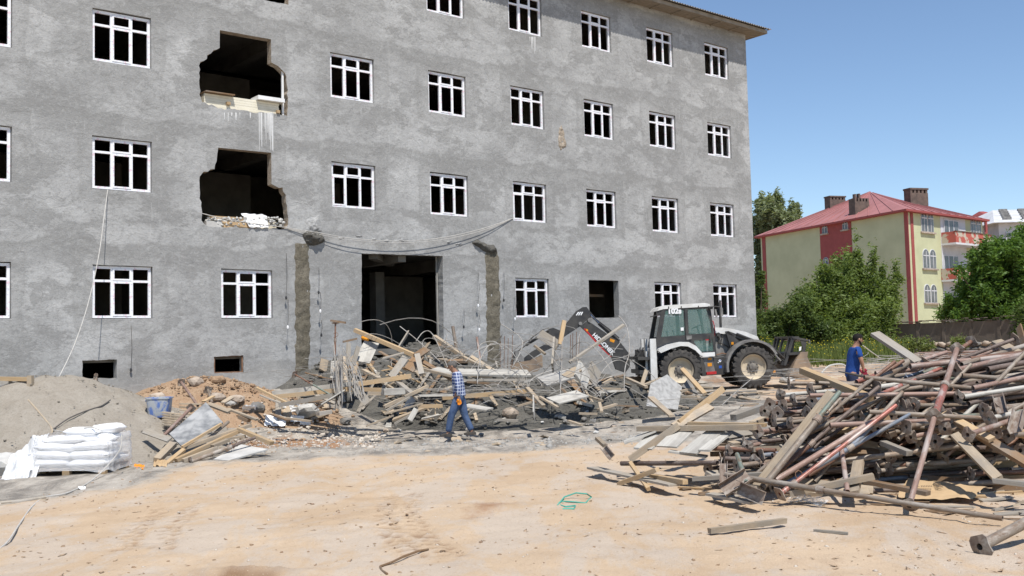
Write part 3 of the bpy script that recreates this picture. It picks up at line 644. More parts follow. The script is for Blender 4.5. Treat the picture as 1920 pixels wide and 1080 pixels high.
q = Q4([(745, 108), (778, 420), (790, 600), (770, 600), (758, 420), (725, 112)]); panel('front_post', q, -.80, -.74, 'machine_black'); panel('front_post', q, .74, .80, 'machine_black')
panel('windscreen', Q4([(733, 110), (768, 420), (764, 420), (729, 110)]), -.74, .74, 'cab_glass')
panel('rear_post', Q4([(190, 490), (275, 112), (262, 112), (180, 490)]), -.82, -.72, 'machine_black'); panel('rear_post', Q4([(190, 490), (275, 112), (262, 112), (180, 490)]), .72, .82, 'machine_black')
panel('door_post', Q4([(486, 118), (516, 118), (518, 440), (490, 440)]), -.86, -.821, 'machine_black')
panel('lock_plate', Q4([(492, 385), (548, 385), (545, 420), (495, 425)]), -.88, -.861, 'machine_grey')
panel('door_handle', Q4([(722, 395), (742, 395), (742, 465), (722, 465)]), -.86, -.821, 'machine_black')
panel('handle_tab', Q4([(685, 429), (715, 429), (715, 441), (685, 441)]), -.85, -.821, 'mark_red')
panel('window_label', Q4([(443, 302), (472, 302), (472, 333), (443, 333)]), -.823, -.8205+.0, 'mark_white')
panel('rear_light', Q4([(210, 130), (262, 128), (268, 160), (150, 188), (150, 176), (210, 165)]), -.8, -.68, 'machine_black')
# floor, seat, driver controls
b = MB(); b.box(-.75, 1.1, -.77, .77, .95, 1.02); part('cab_floor', b, 'machine_black', bh)
b = MB(); b.prism(Q4([(515, 375), (515, 300), (560, 300), (552, 360), (620, 362), (620, 395), (520, 395)]), -.25, .25); b.box(.42, .6, -.2, .2, 1.0, 1.85); part('seat', b, 'machine_black', bh)
b = MB(); b.tube([Vector((c4(690, 470)[0], 0, c4(690, 470)[1])), Vector((c4(655, 300)[0], 0, c4(655, 300)[1]))], .03); 
cx_, cz_ = c4(650, 298); ring = [Vector((cx_+.0+.19*math.cos(t)*.9, .19*math.sin(t), cz_+.19*math.cos(t)*.35)) for t in np.linspace(0, 6.283, 17)]; b.tube(ring, .015, 6); part('steering_wheel', b, 'machine_black', bh)
b = MB()
for x, y in ((330, 345), (395, 340)): X, Z = c4(x, y); b.tube([(X+.05, -.3, Z-.3), (X, -.3, Z+.02)], .02, 6); b.tube([(X, -.3, Z), (X-.02, -.3, Z+.06)], .035, 6)
part('lever', b, 'machine_black', bh)
# fenders, step, tank
o_ = Q4([(198, 520), (205, 500), (300, 462), (420, 442), (500, 448), (570, 490), (620, 550), (635, 590), (612, 585), (560, 530), (490, 490), (420, 482), (320, 505), (225, 541)]); panel('rear_fender', o_, -1.16, -.80, 'machine_white'); panel('rear_fender', o_, .80, 1.16, 'machine_white')
o_ = Q4([(320, 506), (420, 484), (490, 492), (560, 532), (612, 587), (650, 620), (672, 700), (675, 788), (640, 790), (630, 700), (590, 600), (540, 545), (470, 515), (390, 510)]); panel('wheel_arch', o_, -.86, -.60, 'machine_black'); panel('wheel_arch', o_, .60, .86, 'machine_black')
panel('door_sill', Q4([(634, 560), (768, 560), (768, 600), (646, 600)]), -.90, -.823, 'machine_white')
panel('tank', Q4([(655, 612), (868, 608), (862, 786), (680, 786)]), -.80, -.45, 'machine_grey')
panel('tank_panel', Q4([(752, 615), (866, 612), (862, 784), (778, 782)]), -.815, -.801, 'machine_black')
panel('step', Q4([(680, 752), (776, 748), (776, 775), (680, 777)]), -.90, -.805, 'mark_red')
panel('warning_label', Q4([(697, 664), (740, 664), (740, 697), (697, 697)]), -.806, -.8005, 'mark_orange'); panel('warning_label', Q4([(704, 615), (738, 615), (738, 634), (704, 634)]), -.806, -.8005, 'mark_orange')
panel('round_label', arc(*c4(820, 648), .045, 0, 360, 12)[:-1], -.821, -.8155, 'mark_white'); panel('round_label', arc(*c4(822, 645), .022, 0, 360, 10)[:-1], -.824, -.8215, 'mark_blue')
panel('blue_label', Q4([(808, 695), (837, 695), (837, 722), (808, 722)]), -.821, -.8155, 'mark_blue'); panel('white_dot', arc(*c4(803, 665), .018, 0, 360, 8)[:-1], -.821, -.8155, 'mark_white')
# hood, grey side, hoses
panel('hood', Q4([(795, 372), (800, 318), (870, 322), (970, 338), (1110, 376), (1225, 428), (1240, 462), (1190, 478), (1060, 440), (930, 395), (860, 380)]), -.52, .52, 'machine_white')
panel('engine_side', Q4([(795, 362), (860, 372), (930, 395), (1060, 440), (1190, 478), (1215, 520), (1190, 620), (900, 640), (780, 610)]), -.43, .43, 'machine_grey')
panel('engine_bay', Q4([(800, 380), (880, 380), (925, 520), (900, 600), (800, 600), (780, 560)]), -.45, -.431, 'machine_grey')
for x, y, r in ((832, 388, .07), (846, 460, .06), (845, 415, .035)):
    b = MB(); X, Z = c4(x, y); b.lathe([(-.55, .001), (-.55, r), (-.44, r)], 14, Matrix.Translation((X, 0, Z)), 'Y'); part('filter_can', b, 'machine_black', bh, True)
b = MB(); b.tube([(*c4(820, 400), 0), ], .01) if False else None
def hose(pts, r, mat, y=-.5, parent=None, name='hose'):
    b = MB(); b.tube([(x, y, z) for x, z in pts], r, 6); return part(name, b, mat, parent or bh, True)
hose(Q4([(755, 240), (780, 255), (790, 300), (795, 350), (790, 400), (775, 415)]), .016, 'hose_red', -.6); hose(Q4([(830, 390), (845, 470), (905, 500), (930, 520)]), .018, 'machine_black', -.5); hose(Q4([(870, 360), (875, 420), (850, 470)]), .014, 'machine_black', -.48); hose(Q4([(800, 590), (860, 575), (910, 590)]), .02, 'rebar_rust', -.6)
b = MB(); b.tube([(c4(866, 350)[0], -.42, c4(866, 350)[1]), (c4(866, 70)[0], -.42, c4(866, 70)[1])], .045, 12); b.tube([(c4(866, 70)[0], -.42, c4(866, 70)[1]), (c4(872, 48)[0], -.42, c4(872, 48)[1])], .035, 12); part('exhaust_pipe', b, 'machine_black', bh, True)
hose(Q4([(715, 115), (790, 112), (838, 120), (842, 140)]), .018, 'machine_black', -.95, name='mirror_arm')
panel('mirror', Q4([(826, 122), (852, 130), (852, 212), (830, 212)]), -1.05, -.93, 'machine_grey'); panel('mirror', Q4([(775, 140), (790, 140), (803, 215), (787, 215)]), -1.0, -.9, 'machine_grey')
panel('work_light', Q4([(720, 105), (765, 108), (760, 135), (722, 130)]), -.93, -.75, 'machine_black')
ff = arc(*c4(1120, 700), .90, 22, 200, 16)+arc(*c4(1120, 700), .82, 200, 22, 16)
xq, zq = xf, RW+.06
ff = arc(xq, zq, .93, 28, 190, 16)+arc(xq, zq, .85, 190, 28, 16); panel('front_fender', ff, -1.15, -.66, 'machine_grey'); panel('front_fender', ff, .66, 1.15, 'machine_grey')
panel('orange_lamp', Q4([(945, 470), (968, 470), (968, 495), (945, 495)]), -.74, -.70, 'mark_orange'); panel('orange_lamp', Q4([(1330, 765), (1355, 765), (1358, 795), (1330, 795)]), -.95, -.85, 'mark_orange')
# loader arms and front bucket
for y0, y1 in ((-.70, -.56), (.56, .70)):
    panel('loader_tower', Q4([(895, 362), (925, 358), (1000, 440), (1040, 480), (1010, 530), (940, 530), (915, 430)]), y0, y1, 'machine_black')
    panel('loader_arm', Q4([(905, 368), (930, 362), (1130, 448), (1290, 515), (1330, 500), (1345, 520), (1330, 620), (1345, 700), (1440, 790), (1510, 810), (1480, 850), (1400, 835), (1300, 720), (1270, 620), (1265, 550), (1100, 472), (920, 392)]), y0, y1, 'machine_black')
    yy = (y0+y1)/2-.09
    hose(Q4([(1000, 390), (1180, 470)]), .045, 'machine_black', yy, name='lift_cylinder'); hose(Q4([(1180, 470), (1290, 520)]), .022, 'chrome', yy, name='cylinder_rod')
    hose(Q4([(1300, 530), (1430, 680)]), .03, 'machine_grey', yy, name='tilt_rod'); hose(Q4([(1340, 525), (1510, 700)]), .03, 'machine_black', yy, name='tilt_rod')
    hose(Q4([(1350, 700), (1430, 660), (1520, 720)]), .02, 'machine_black', yy, name='hose')
bs = Q4([(1470, 825), (1530, 700), (1560, 650), (1600, 600), (1665, 598), (1655, 650), (1700, 760), (1735, 845), (1640, 860)])
for y0, y1 in ((-1.18, -1.15), (1.15, 1.18)): panel('bucket_side', bs, y0, y1, 'bucket_tan')
panel('bucket_shell', Q4([(1470, 825), (1530, 700), (1560, 650), (1600, 600), (1625, 598), (1585, 660), (1550, 715), (1500, 822), (1640, 848), (1735, 840), (1735, 850), (1640, 865)]), -1.149, 1.149, 'bucket_tan')
for x in range(7): panel('bucket_tooth', Q4([(1700, 838), (1760, 850), (1760, 858), (1700, 862)]), -1.1+x*.35, -1.0+x*.35, 'machine_grey')
for y in (-1.05, -.72, .1, .6, 1.0): panel('fork_bar', Q4([(1430, 720), (1455, 725), (1540, 480), (1600, 470), (1590, 445), (1525, 445)]), y, y+.07, 'machine_black')
panel('fork_crossbar', Q4([(1520, 440), (1690, 482), (1690, 500), (1525, 462)]), -1.08, 1.08, 'machine_black'); panel('fork_plate', Q4([(1600, 470), (1670, 490), (1645, 600), (1640, 640), (1600, 640), (1625, 560)]), -1.06, -1.02, 'machine_black'); panel('fork_plate', Q4([(1600, 470), (1670, 490), (1645, 600), (1640, 640), (1600, 640), (1625, 560)]), .3, .34, 'machine_black')
panel('fork_frame', Q4([(1480, 600), (1640, 600), (1640, 625), (1475, 625)]), -1.07, 1.07, 'machine_black'); panel('paper_label', Q4([(1590, 552), (1612, 545), (1606, 582), (1586, 590)]), -1.066, -1.0605, 'mark_white')
hose(Q4([(1660, 480), (1700, 490), (1702, 520), (1680, 510)]), .02, 'machine_grey', -1.0, name='towing_ring')
# stabiliser and rear frame
panel('stabiliser_leg', Q4([(122, 398), (180, 398), (186, 800), (120, 800)]), -1.12, -.86, 'machine_white'); panel('stabiliser_leg', Q4([(122, 398), (180, 398), (186, 800), (120, 800)]), .86, 1.12, 'machine_white')
panel('stabiliser_foot', Q4([(110, 800), (196, 800), (205, 815), (100, 815)]), -1.25, -.75, 'machine_black')
hose(Q4([(100, 520), (95, 800)]), .05, 'machine_white', -.8, name='stabiliser_cylinder')
b = MB(); x0, x1 = c4(0, 0)[0], c4(195, 0)[0]; b.box(x0, x1, -1.1, 1.1, c4(0, 600)[1], c4(0, 570)[1]); b.box(x0+.05, x1, -1.1, 1.1, c4(0, 740)[1], c4(0, 700)[1]); b.box(x1-.35, x1+.1, -.5, .5, c4(0, 800)[1], c4(0, 520)[1]); b.box(x0+.1, x0+.35, -.35, .35, c4(0, 760)[1], c4(0, 500)[1]); part('rear_frame', b, 'machine_black', bh)
for k, y in enumerate((-.7, -.55, .1)): hose(Q4([(75, 480), (60, 520+k*8), (20, 560), (-20, 640-k*20), (60, 690), (110, 640)]), .018, 'machine_black', y)
hose(Q4([(0, 500), (25, 520)]), .05, 'machine_black', -.9, name='lamp'); hose(Q4([(75, 390), (78, 560)]), .02, 'machine_grey', -.9, name='lever')
# digging arm (swung straight back)
def darm(name, pts, y0, y1, mat): return panel(name, Q3(pts), y0, y1, mat)
darm('boom', [(505, 180), (545, 150), (580, 170), (680, 245), (745, 290), (800, 365), (800, 440), (770, 478), (715, 455), (690, 370), (610, 290)], -.19, .19, 'machine_black')
darm('dipper_arm', [(480, 85), (520, 62), (545, 62), (568, 100), (560, 130), (500, 180), (400, 240), (355, 290), (320, 262), (298, 235), (310, 185), (335, 180), (380, 200), (440, 130)], -.15, .15, 'machine_black')
darm('dipper_nose', [(340, 250), (365, 285), (260, 330), (165, 385), (110, 420), (95, 395), (200, 320)], -.12, .12, 'machine_black')
for w_ in (0,): 
    panel('red_stripe', Q3([(522, 197), (530, 193), (652, 338), (688, 374), (682, 377), (604, 298)]), -.194, -.1905, 'mark_red')
    panel('orange_reflector', Q3([(683, 262), (712, 275), (705, 290), (680, 280)]), -.194, -.1905, 'mark_orange'); panel('orange_reflector', Q3([(535, 195), (548, 202), (548, 212), (537, 210)]), -.2, -.1955, 'mark_orange')
    for k in range(3): panel('white_slash', Q3([(476+k*14, 110), (482+k*14, 112), (498+k*12, 92), (490+k*12, 90)]), -.154, -.1505, 'mark_white')
hose(Q3([(620, 165), (742, 285)]), .075, 'machine_black', -.0, name='boom_cylinder'); hose(Q3([(568, 112), (625, 172)]), .04, 'chrome', -.0, name='cylinder_rod')
hose(Q3([(318, 192), (165, 278)]), .055, 'machine_black', 0, name='bucket_cylinder'); hose(Q3([(165, 278), (112, 315)]), .03, 'chrome', 0, name='cylinder_rod')
hose(Q3([(310, 180), (270, 190), (215, 225), (180, 255)]), .02, 'machine_black', -.12); hose(Q3([(560, 90), (600, 140), (680, 205), (740, 262)]), .02, 'machine_black', -.12); hose(Q3([(560, 85), (610, 150), (700, 240), (745, 275)]), .02, 'machine_black', .1)
darm('bucket_link', [(95, 312), (112, 308), (150, 355), (150, 385), (130, 380), (98, 335)], -.16, .16, 'machine_grey'); darm('bucket_link', [(95, 312), (108, 318), (80, 395), (62, 390)], -.1, .1, 'machine_black')
bk = Q3([(60, 400), (110, 380), (190, 372), (262, 345), (262, 415), (230, 440), (150, 455), (90, 450)]); panel('bucket_side', bk, -.32, -.30, 'bucket_tan'); panel('bucket_side', bk, .30, .32, 'bucket_tan')
panel('bucket_shell', Q3([(60, 400), (90, 450), (150, 455), (230, 440), (262, 415), (262, 345), (250, 345), (250, 408), (225, 430), (150, 443), (98, 438), (72, 398)]), -.299, .299, 'bucket_tan')
for x, y, r in ((560, 145, .075), (502, 162, .06), (770, 385, .08), (308, 245, .05)):
    b = MB(); X, Z = c3(x, y); b.lathe([(-.22, .001), (-.22, r), (.22, r), (.22, .001)], 14, Matrix.Translation((X, 0, Z)), 'Y'); part('pivot_pin', b, 'machine_grey', bh, True)
def text(s_, size, M, mat, parent, ext=.002, bold=0.0, shear=0.0, name='lettering'):
    cu = bpy.data.curves.new(name, 'FONT'); cu.body = s_; cu.size = size; cu.extrude = ext; cu.offset = bold; cu.shear = shear; cu.materials.append(MATS[mat])
    o = bpy.data.objects.new(name, cu); COL.objects.link(o); me = bpy.data.meshes.new_from_object(o.evaluated_get(bpy.context.evaluated_depsgraph_get())); bpy.data.objects.remove(o); me.name = name
    return link(name, me, parent, M)
def tm(x, y, z, ang=0): return Matrix.Translation((x, y, z)) @ Matrix.Rotation(ang, 4, 'Y') @ Matrix.Rotation(math.pi/2, 4, 'X')
X, Z = c4(318, 158); text('102s', .25, tm(X, -.832, Z), 'mark_white', bh, bold=.014)
X, Z = c3(572, 238); text('HiDROMEK', .195, tm(X, -.193, Z, .80), 'mark_white', bh, bold=.006)

# ================================================================ people
simple('skin', (.36, .20, .13), (.30, .16, .10), 6, .55, 0, .3); simple('hair_grey', (.07, .065, .06), (.14, .13, .12), 30, .9, 0, .2); simple('hair_black', (.012, .010, .009), None, 30, .8, 0, .2)
simple('denim', (.045, .075, .15), (.085, .125, .215), 9, .9, 0, .15, .6, 25, .02); simple('navy_cloth', (.022, .03, .065), (.03, .04, .08), 9, .9, 0, .15, .4, 25, .01)
simple('blue_shirt', (.022, .07, .26), (.018, .055, .21), 6, .85, 0, .15, .5, 12, .02); simple('glove_orange', (.85, .30, .02), (.75, .24, .02), 9, .7); simple('glove_red', (.30, .02, .045), None, 9, .7); simple('boot', (.03, .028, .026), (.07, .06, .05), 9, .8)
def m_plaid():
    n = N('plaid_shirt'); sx = n.new('ShaderNodeSeparateXYZ'); n.L(n.noise(0, None) if False else n.tc.outputs['Object'], sx.inputs[0])
    wob = n.math('MULTIPLY', n.noise(4), .05)
    def st(ax, f): return n.ramp(n.math('FRACT', n.math('MULTIPLY', n.math('ADD', ax, wob), f)), (0, 1), (.13, 1), (.20, 0), (.8, 0), (1, .7))
    s1 = st(n.math('ADD', sx.outputs[0], n.math('MULTIPLY', sx.outputs[1], .6)), 15); s2 = st(sx.outputs[2], 14)
    c = n.mix(s1, (.06, .085, .20), (.52, .56, .66)); c = n.mix(n.math('MULTIPLY', s2, .8), c, (.60, .64, .72)); n.col(c).set(.9, 0, .15); n.bump(n.noise(14), .5, .02)
m_plaid()
def skin_obj(name, verts, edges, radii, mat, parent, root=0, sub=2, label=None):
    me = bpy.data.meshes.new(name); me.from_pydata([tuple(v) for v in verts], edges, []); o = bpy.data.objects.new(name, me); COL.objects.link(o)
    o.modifiers.new('s', 'SKIN'); sv = me.skin_vertices[0].data
    for i, r in enumerate(radii):
        r = r if isinstance(r, tuple) else (r, r); sv[i].radius = r; sv[i].use_root = i == root
    m = o.modifiers.new('u', 'SUBSURF'); m.levels = sub; m.render_levels = sub
    dg = bpy.context.evaluated_depsgraph_get(); nm = bpy.data.meshes.new_from_object(o.evaluated_get(dg)); nm.name = name; bpy.data.objects.remove(o)
    nm.materials.clear(); nm.materials.append(MATS[mat]); nm.polygons.foreach_set('use_smooth', [True]*len(nm.polygons)); return link(name, nm, parent, None, label)
def chain(V, E, R, start, pts):
    k = start
    for p, r in pts:
        V.append(Vector(p)); R.append(r); E.append((k, len(V)-1)) if k is not None else None; k = len(V)-1
    return k
def person(label, loc, J, s=1, shirt='blue_shirt', trousers='denim', glove='glove_orange', hair='hair_black', beard=False, sleeve='long', rz=0, hold=False):
    """J: joints as (forward, side, up) in metres; forward is local +X, side +Y is the person's left."""
    T = thing('person', label, 'person', M=Matrix.Translation(loc) @ Matrix.Rotation(rz, 4, 'Z'))
    V, E, R = [], [], []
    pel = chain(V, E, R, None, [(J['pelvis'], .115)]); mid = chain(V, E, R, pel, [(J['waist'], .105), (J['chest'], .12)]); nk = chain(V, E, R, mid, [(J['neckb'], .08), (J['neck'], .064)])
    hd = Vector(J['head']); up = (hd-Vector(J['neck'])).normalized(); fw = Vector(J['face']).normalized()
    chain(V, E, R, nk, [(hd-up*.03+fw*.01, .088), (hd+up*.035-fw*.005, .094), (hd+up*.085-fw*.01, .07)])
    for s_ in 'LR':
        sh, el, wr = Vector(J['sh'+s_]), Vector(J['el'+s_]), Vector(J['wr'+s_])
        k = chain(V, E, R, mid, [(sh, .068), (sh.lerp(el, .5), .052), (el, .045), (el.lerp(wr, .4), .043), (wr, .030)])
        ha = Vector(J['ha'+s_]); d = (ha-wr).normalized(); k = chain(V, E, R, k, [(wr+d*.05, (.04, .028)), (wr+d*.085, (.042, .024))])
        kn, an, to = Vector(J['kn'+s_]), Vector(J['an'+s_]), Vector(J['to'+s_]); hp = Vector(J['hp'+s_])
        k = chain(V, E, R, pel, [(hp, .098), (hp.lerp(kn, .5), .085), (kn, .062), (kn.lerp(an, .35), .062), (an, .042)]); chain(V, E, R, k, [(an.lerp(to, .5)+Vector((0, 0, -.02)), .042), (to, .035)])
    skin_obj('body', V, E, R, 'skin', T, 0, 2)
    # face: nose, brow, chin, ears, eyes
    sd = up.cross(fw).normalized(); b = MB()
    b.tube([hd+fw*.088+up*.02, hd+fw*.113-up*.012, hd+fw*.09-up*.02], [.010, .014, .008], 6); part('nose', b, 'skin', T, True)
    for q in (-1, 1):
        b = MB(); b.tube([hd+sd*q*.088+up*.022-fw*.005, hd+sd*q*.098+up*.0-fw*.01, hd+sd*q*.088-up*.028], [.014, .018, .010], 6); part('ear', b, 'skin', T, True)
        b = MB(); e = hd+fw*.083+sd*q*.034+up*.022; b.tube([e-fw*.01, e+fw*.006], [.012, .009], 8); part('eye', b, 'mark_black', T, True)
    b = MB(); b.tube([hd+fw*.078-up*.055-sd*.02, hd+fw*.088-up*.055, hd+fw*.078-up*.055+sd*.02], [.008, .010, .008], 6); part('lips', b, 'skin', T, True)
    hv = np.array([v for v in IV]); bmh = bmesh.new(); bmesh.ops.create_icosphere(bmh, subdivisions=3, radius=1)
    for v in bmh.verts:
        p = v.co.copy(); q = .106*(1+.05*mnoise.noise(p*4)); v.co = hd+up*.03-fw*.012+sd*p.y*q*.92+fw*p.x*q*1.08+up*p.z*q*.98
    dl = [v for v in bmh.verts if (v.co-hd).dot(up) < (.055 if (v.co-hd).dot(fw) > .045 else (.01 if (v.co-hd).dot(fw) > -.02 else -.05))]
    bmesh.ops.delete(bmh, geom=dl, context='VERTS'); hm = bpy.data.meshes.new('hair'); bmh.to_mesh(hm); bmh.free(); hm.materials.append(MATS[hair]); hm.polygons.foreach_set('use_smooth', [True]*len(hm.polygons)); link('hair', hm, T)
    if beard:
        b = MB(); b.tube([hd+sd*.085-up*.02+fw*.01, hd+sd*.06-up*.075+fw*.055, hd-up*.085+fw*.088, hd-sd*.06-up*.075+fw*.055, hd-sd*.085-up*.02+fw*.01], [.014, .022, .028, .022, .014], 8); part('beard', b, hair, T, True)
    # clothes
    V, E, R = [], [], []
    pl = Vector(J['pelvis']); c0 = chain(V, E, R, None, [(J['chest'], .168)]); chain(V, E, R, c0, [(Vector(J['neckb'])-Vector((0, 0, .005)), .098)]); chain(V, E, R, c0, [(J['waist'], .152), (pl+Vector((0, 0, .05)), .160), (pl+Vector((0, 0, -.07 if sleeve == 'short' else -.02)), .166)])
    for s_ in 'LR':
        sh, el, wr = Vector(J['sh'+s_]), Vector(J['el'+s_]), Vector(J['wr'+s_])
        chain(V, E, R, c0, [(sh, .088), (sh.lerp(el, .5), .070), (sh.lerp(el, .8), .068)] if sleeve == 'short' else [(sh, .096), (sh.lerp(el, .5), .078), (el, .068), (el.lerp(wr, .45), .062), (el.lerp(wr, .85), .054)])
    skin_obj('shirt', V, E, R, shirt, T, 0, 2)
    V, E, R = [], [], []
    c0 = chain(V, E, R, None, [(pl+Vector((0, 0, .0)), .145)]); chain(V, E, R, c0, [(pl+Vector((0, 0, .10)), .132)])
    for s_ in 'LR':
        kn, an, hp = Vector(J['kn'+s_]), Vector(J['an'+s_]), Vector(J['hp'+s_])
        chain(V, E, R, c0, [(hp, .122), (hp.lerp(kn, .5), .105), (kn, .085), (kn.lerp(an, .5), .08), (an.lerp(kn, .05), .078)])
        b = MB(); an2, to = Vector(J['an'+s_]), Vector(J['to'+s_]); d = (to-an2); d.z = 0; d.normalize(); q = d.cross(Vector((0, 0, 1))); z0 = min(an2.z, to.z)-.05
        prof = [(-.09, .035, .05), (-.03, .045, .09), (.06, .048, .085), (.14, .05, .055), (.19, .035, .04)]; rings = []; 
        base = Vector((an2.x, an2.y, 0)); tl = (to.z-an2.z)/.2
        for a_, w_, h_ in prof: rings.append([base+d*a_+q*w_*c+Vector((0, 0, max(an2.z-.075, 0)+tl*max(a_, 0)*.0+h_*e)) for c, e in ((-1, 0), (1, 0), (1, .55), (.6, 1), (-.6, 1), (-1, .55))])
        v = [p for r_ in rings for p in r_]; f = [(i*6+k, i*6+(k+1) % 6, (i+1)*6+(k+1) % 6, (i+1)*6+k) for i in range(4) for k in range(6)]+[tuple(range(5, -1, -1)), tuple(24+k for k in range(6))]
        b.add(v, f); part('shoe', b, 'boot', T, True)
    skin_obj('trousers', V, E, R, trousers, T, 0, 2)
    for s_ in 'LR':
        wr, ha = Vector(J['wr'+s_]), Vector(J['ha'+s_]); d = (ha-wr).normalized(); f_ = Vector((1, 0, 0)); f_ = (f_-d*f_.dot(d)).normalized(); sdv = d.cross(f_)
        V, E, R = [], [], []; c0 = chain(V, E, R, None, [(wr+d*.0, .038)]); c1 = chain(V, E, R, c0, [(wr+d*.055, (.05, .034))])
        for i in range(4):
            o2 = (i-1.5)*.023; L = (.075, .085, .08, .062)[i]; bend = sdv*(-1 if s_ == 'L' else 1)*(.75 if hold else .4)
            chain(V, E, R, c1, [(wr+d*.09+f_*o2*-1, .0135), (wr+d*(.09+L*.5)+f_*o2*-1+bend*.02, .0125), (wr+d*(.09+L*.8)+f_*o2*-1+bend*.05, .011)])
        chain(V, E, R, c1, [(wr+d*.05+f_*.045, .014), (wr+d*.09+f_*.06, .012)])
        skin_obj('glove', V, E, R, glove, T, 0, 1)
    return T
g1 = G(862, 822); g1 = P(862, 821, 22.9); s1 = 1/82.6
def jz(px, py, sx=1): return ((px-862)*-1*s1, (821-py)*s1-.0*0)
def j1(px, py, side): a, c = jz(px, py); return (a, side, c+.02)
J = dict(pelvis=j1(863, 746, 0), waist=j1(862, 732, 0), chest=j1(860, 714, 0), neckb=j1(857, 703, 0), neck=j1(854, 698.5, 0), head=j1(850.5, 690, 0), face=(.93, 0, -.35),
    shL=j1(859, 705, .19), elL=j1(862, 729, .24), wrL=j1(863, 748, .22), haL=j1(864, 757, .21), shR=j1(860, 705, -.19), elR=j1(868, 727, -.24), wrR=j1(860, 744, -.23), haR=j1(858, 752, -.22),
    hpL=j1(861, 750, .10), knL=j1(847, 782, .10), anL=j1(841, 813, .09), toL=j1(831, 817, .09), hpR=j1(865, 750, -.10), knR=j1(872, 783, -.1), anR=j1(885, 812, -.1), toR=j1(874, 817, -.1))
# person walks to the left: local +X points to world -X
person('man in a checked blue shirt and jeans with orange gloves walking left past the rubble', P(862, 821, 22.9), J, shirt='plaid_shirt', trousers='denim', glove='glove_orange', hair='hair_grey', rz=math.pi)
D2 = 21.7; s2 = D2/FPX
def j2(px, py, side): return ((px-1602)*s2, side, (781-py)*s2)
J = dict(pelvis=j2(1601, 705, 0), waist=j2(1603, 688, 0), chest=j2(1606, 667, 0), neckb=j2(1609, 654, 0), neck=j2(1612, 648, 0), head=j2(1615, 638, 0), face=(.97, 0, -.24),
    shL=j2(1609, 657, .20), elL=j2(1614, 676, .25), wrL=j2(1620, 693, .18), haL=j2(1626, 700, .12), shR=j2(1608, 657, -.20), elR=j2(1612, 676, -.25), wrR=j2(1616, 691, -.22), haR=j2(1619, 700, -.2),
    hpL=j2(1602, 712, .1), knL=j2(1610, 742, .1), anL=j2(1600, 770, .1), toL=j2(1614, 775, .1), hpR=j2(1600, 712, -.1), knR=j2(1600, 742, -.1), anR=j2(1590, 770, -.1), toR=j2(1603, 775, -.1))
g2 = P(1602, 781, D2); 
person('bearded man in a blue T-shirt and red gloves standing behind the heap of steel props', g2, J, shirt='blue_shirt', trousers='navy_cloth', glove='glove_red', hair='hair_black', beard=True, sleeve='short', hold=True)
b = MB(); b.tube([P(1572, 696, D2-.3), P(1600, 702, D2-.32), P(1618, 706, D2-.25), P(1628, 703, D2-.2), P(1631, 709, D2-.2)], [.012, .022, .03, .018, .016], 8); b.tube([P(1612, 704, D2-.26), P(1622, 699, D2-.15), P(1630, 707, D2-.15)], .014, 6)
o = part('cutting_bar', b, 'machine_black', None, True); o['label'] = 'dark bent bar held by the man in the blue T-shirt'; o['category'] = 'bar'
# ================================================================ behind: apartment house, trees, walls
simple('paint_yellow', (.52, .53, .34), (.45, .46, .29), .6, .9, 0, .15, .2, 30, .01)
simple('paint_red', (.33, .085, .08), (.28, .075, .07), 2, .85, 0, .2)
simple('roof_red', (.40, .175, .165), (.33, .145, .135), .8, .6, .1, .3, .3, 4, .03)
simple('paint_white_wall', (.62, .62, .64), (.52, .52, .53), 1, .9)
simple('window_dark', (.05, .055, .06), (.16, .16, .16), 1.2, .15, 0, .5)
simple('brick_brown', (.16, .12, .10), (.10, .08, .07), 3, .95, 0, .1, .6, 12, .03)
simple('fence_concrete', (.20, .165, .135), (.15, .125, .10), 1.5, .95, 0, .1, .4, 12, .02, .12)
simple('peel_red', (.42, .11, .085), (.48, .42, .34), 1.3, .85, 0, .2, 0, 1, 1, 0, (1, 1, 1), .50, .53)
simple('roof_white', (.66, .66, .66), (.5, .5, .5), 1, .5)
def leafmat(name, a, b, c, tr=.35):
    n = N(name); col = n.mix(n.ramp(n.noise(.55, None, 4), (.38, 0), (.62, 1)), a, b); col = n.mix(n.ramp(n.noise(5, None, 3), (.5, 0), (.7, .8)), col, c)
    n.col(col).set(.5, 0, .3); t = n.new('ShaderNodeBsdfTranslucent'); n.L(n.mix(1.0, col, (1.0, 1.0, .5), 'MULTIPLY'), t.inputs[0]); m = n.new('ShaderNodeMixShader'); m.inputs[0].default_value = tr
    out = n.t.nodes['Material Output']; n.L(n.b.outputs[0], m.inputs[1]); n.L(t.outputs[0], m.inputs[2]); n.L(m.outputs[0], out.inputs[0])
leafmat('leaf_green', (.19, .26, .07), (.13, .19, .05), (.32, .40, .14), .5); leafmat('leaf_dark', (.12, .17, .05), (.08, .125, .035), (.21, .28, .09), .45); leafmat('leaf_bright', (.13, .23, .045), (.085, .16, .03), (.22, .33, .08), .45); leafmat('leaf_grey', (.24, .28, .15), (.17, .21, .10), (.40, .44, .28), .4); leafmat('weed', (.17, .22, .06), (.12, .16, .045), (.27, .28, .10)); simple('flower_yellow', (.55, .45, .03), None, 3, .8)
E0, E1, E2 = P(1706, 600, 82), P(1432, 600, 100.2), P(1851, 600, 90.6)
GZ = .6; EZ = 2+(629-389)/FPX*82
def fmat(p, q): 
    d = Vector((q.x-p.x, q.y-p.y, 0)).normalized(); o = Vector((d.y, -d.x, 0)); return Matrix(((d.x, -o.x, 0, p.x), (d.y, -o.y, 0, p.y), (0, 0, 1, 0), (0, 0, 0, 1))), (Vector((q.x-p.x, q.y-p.y, 0))).length
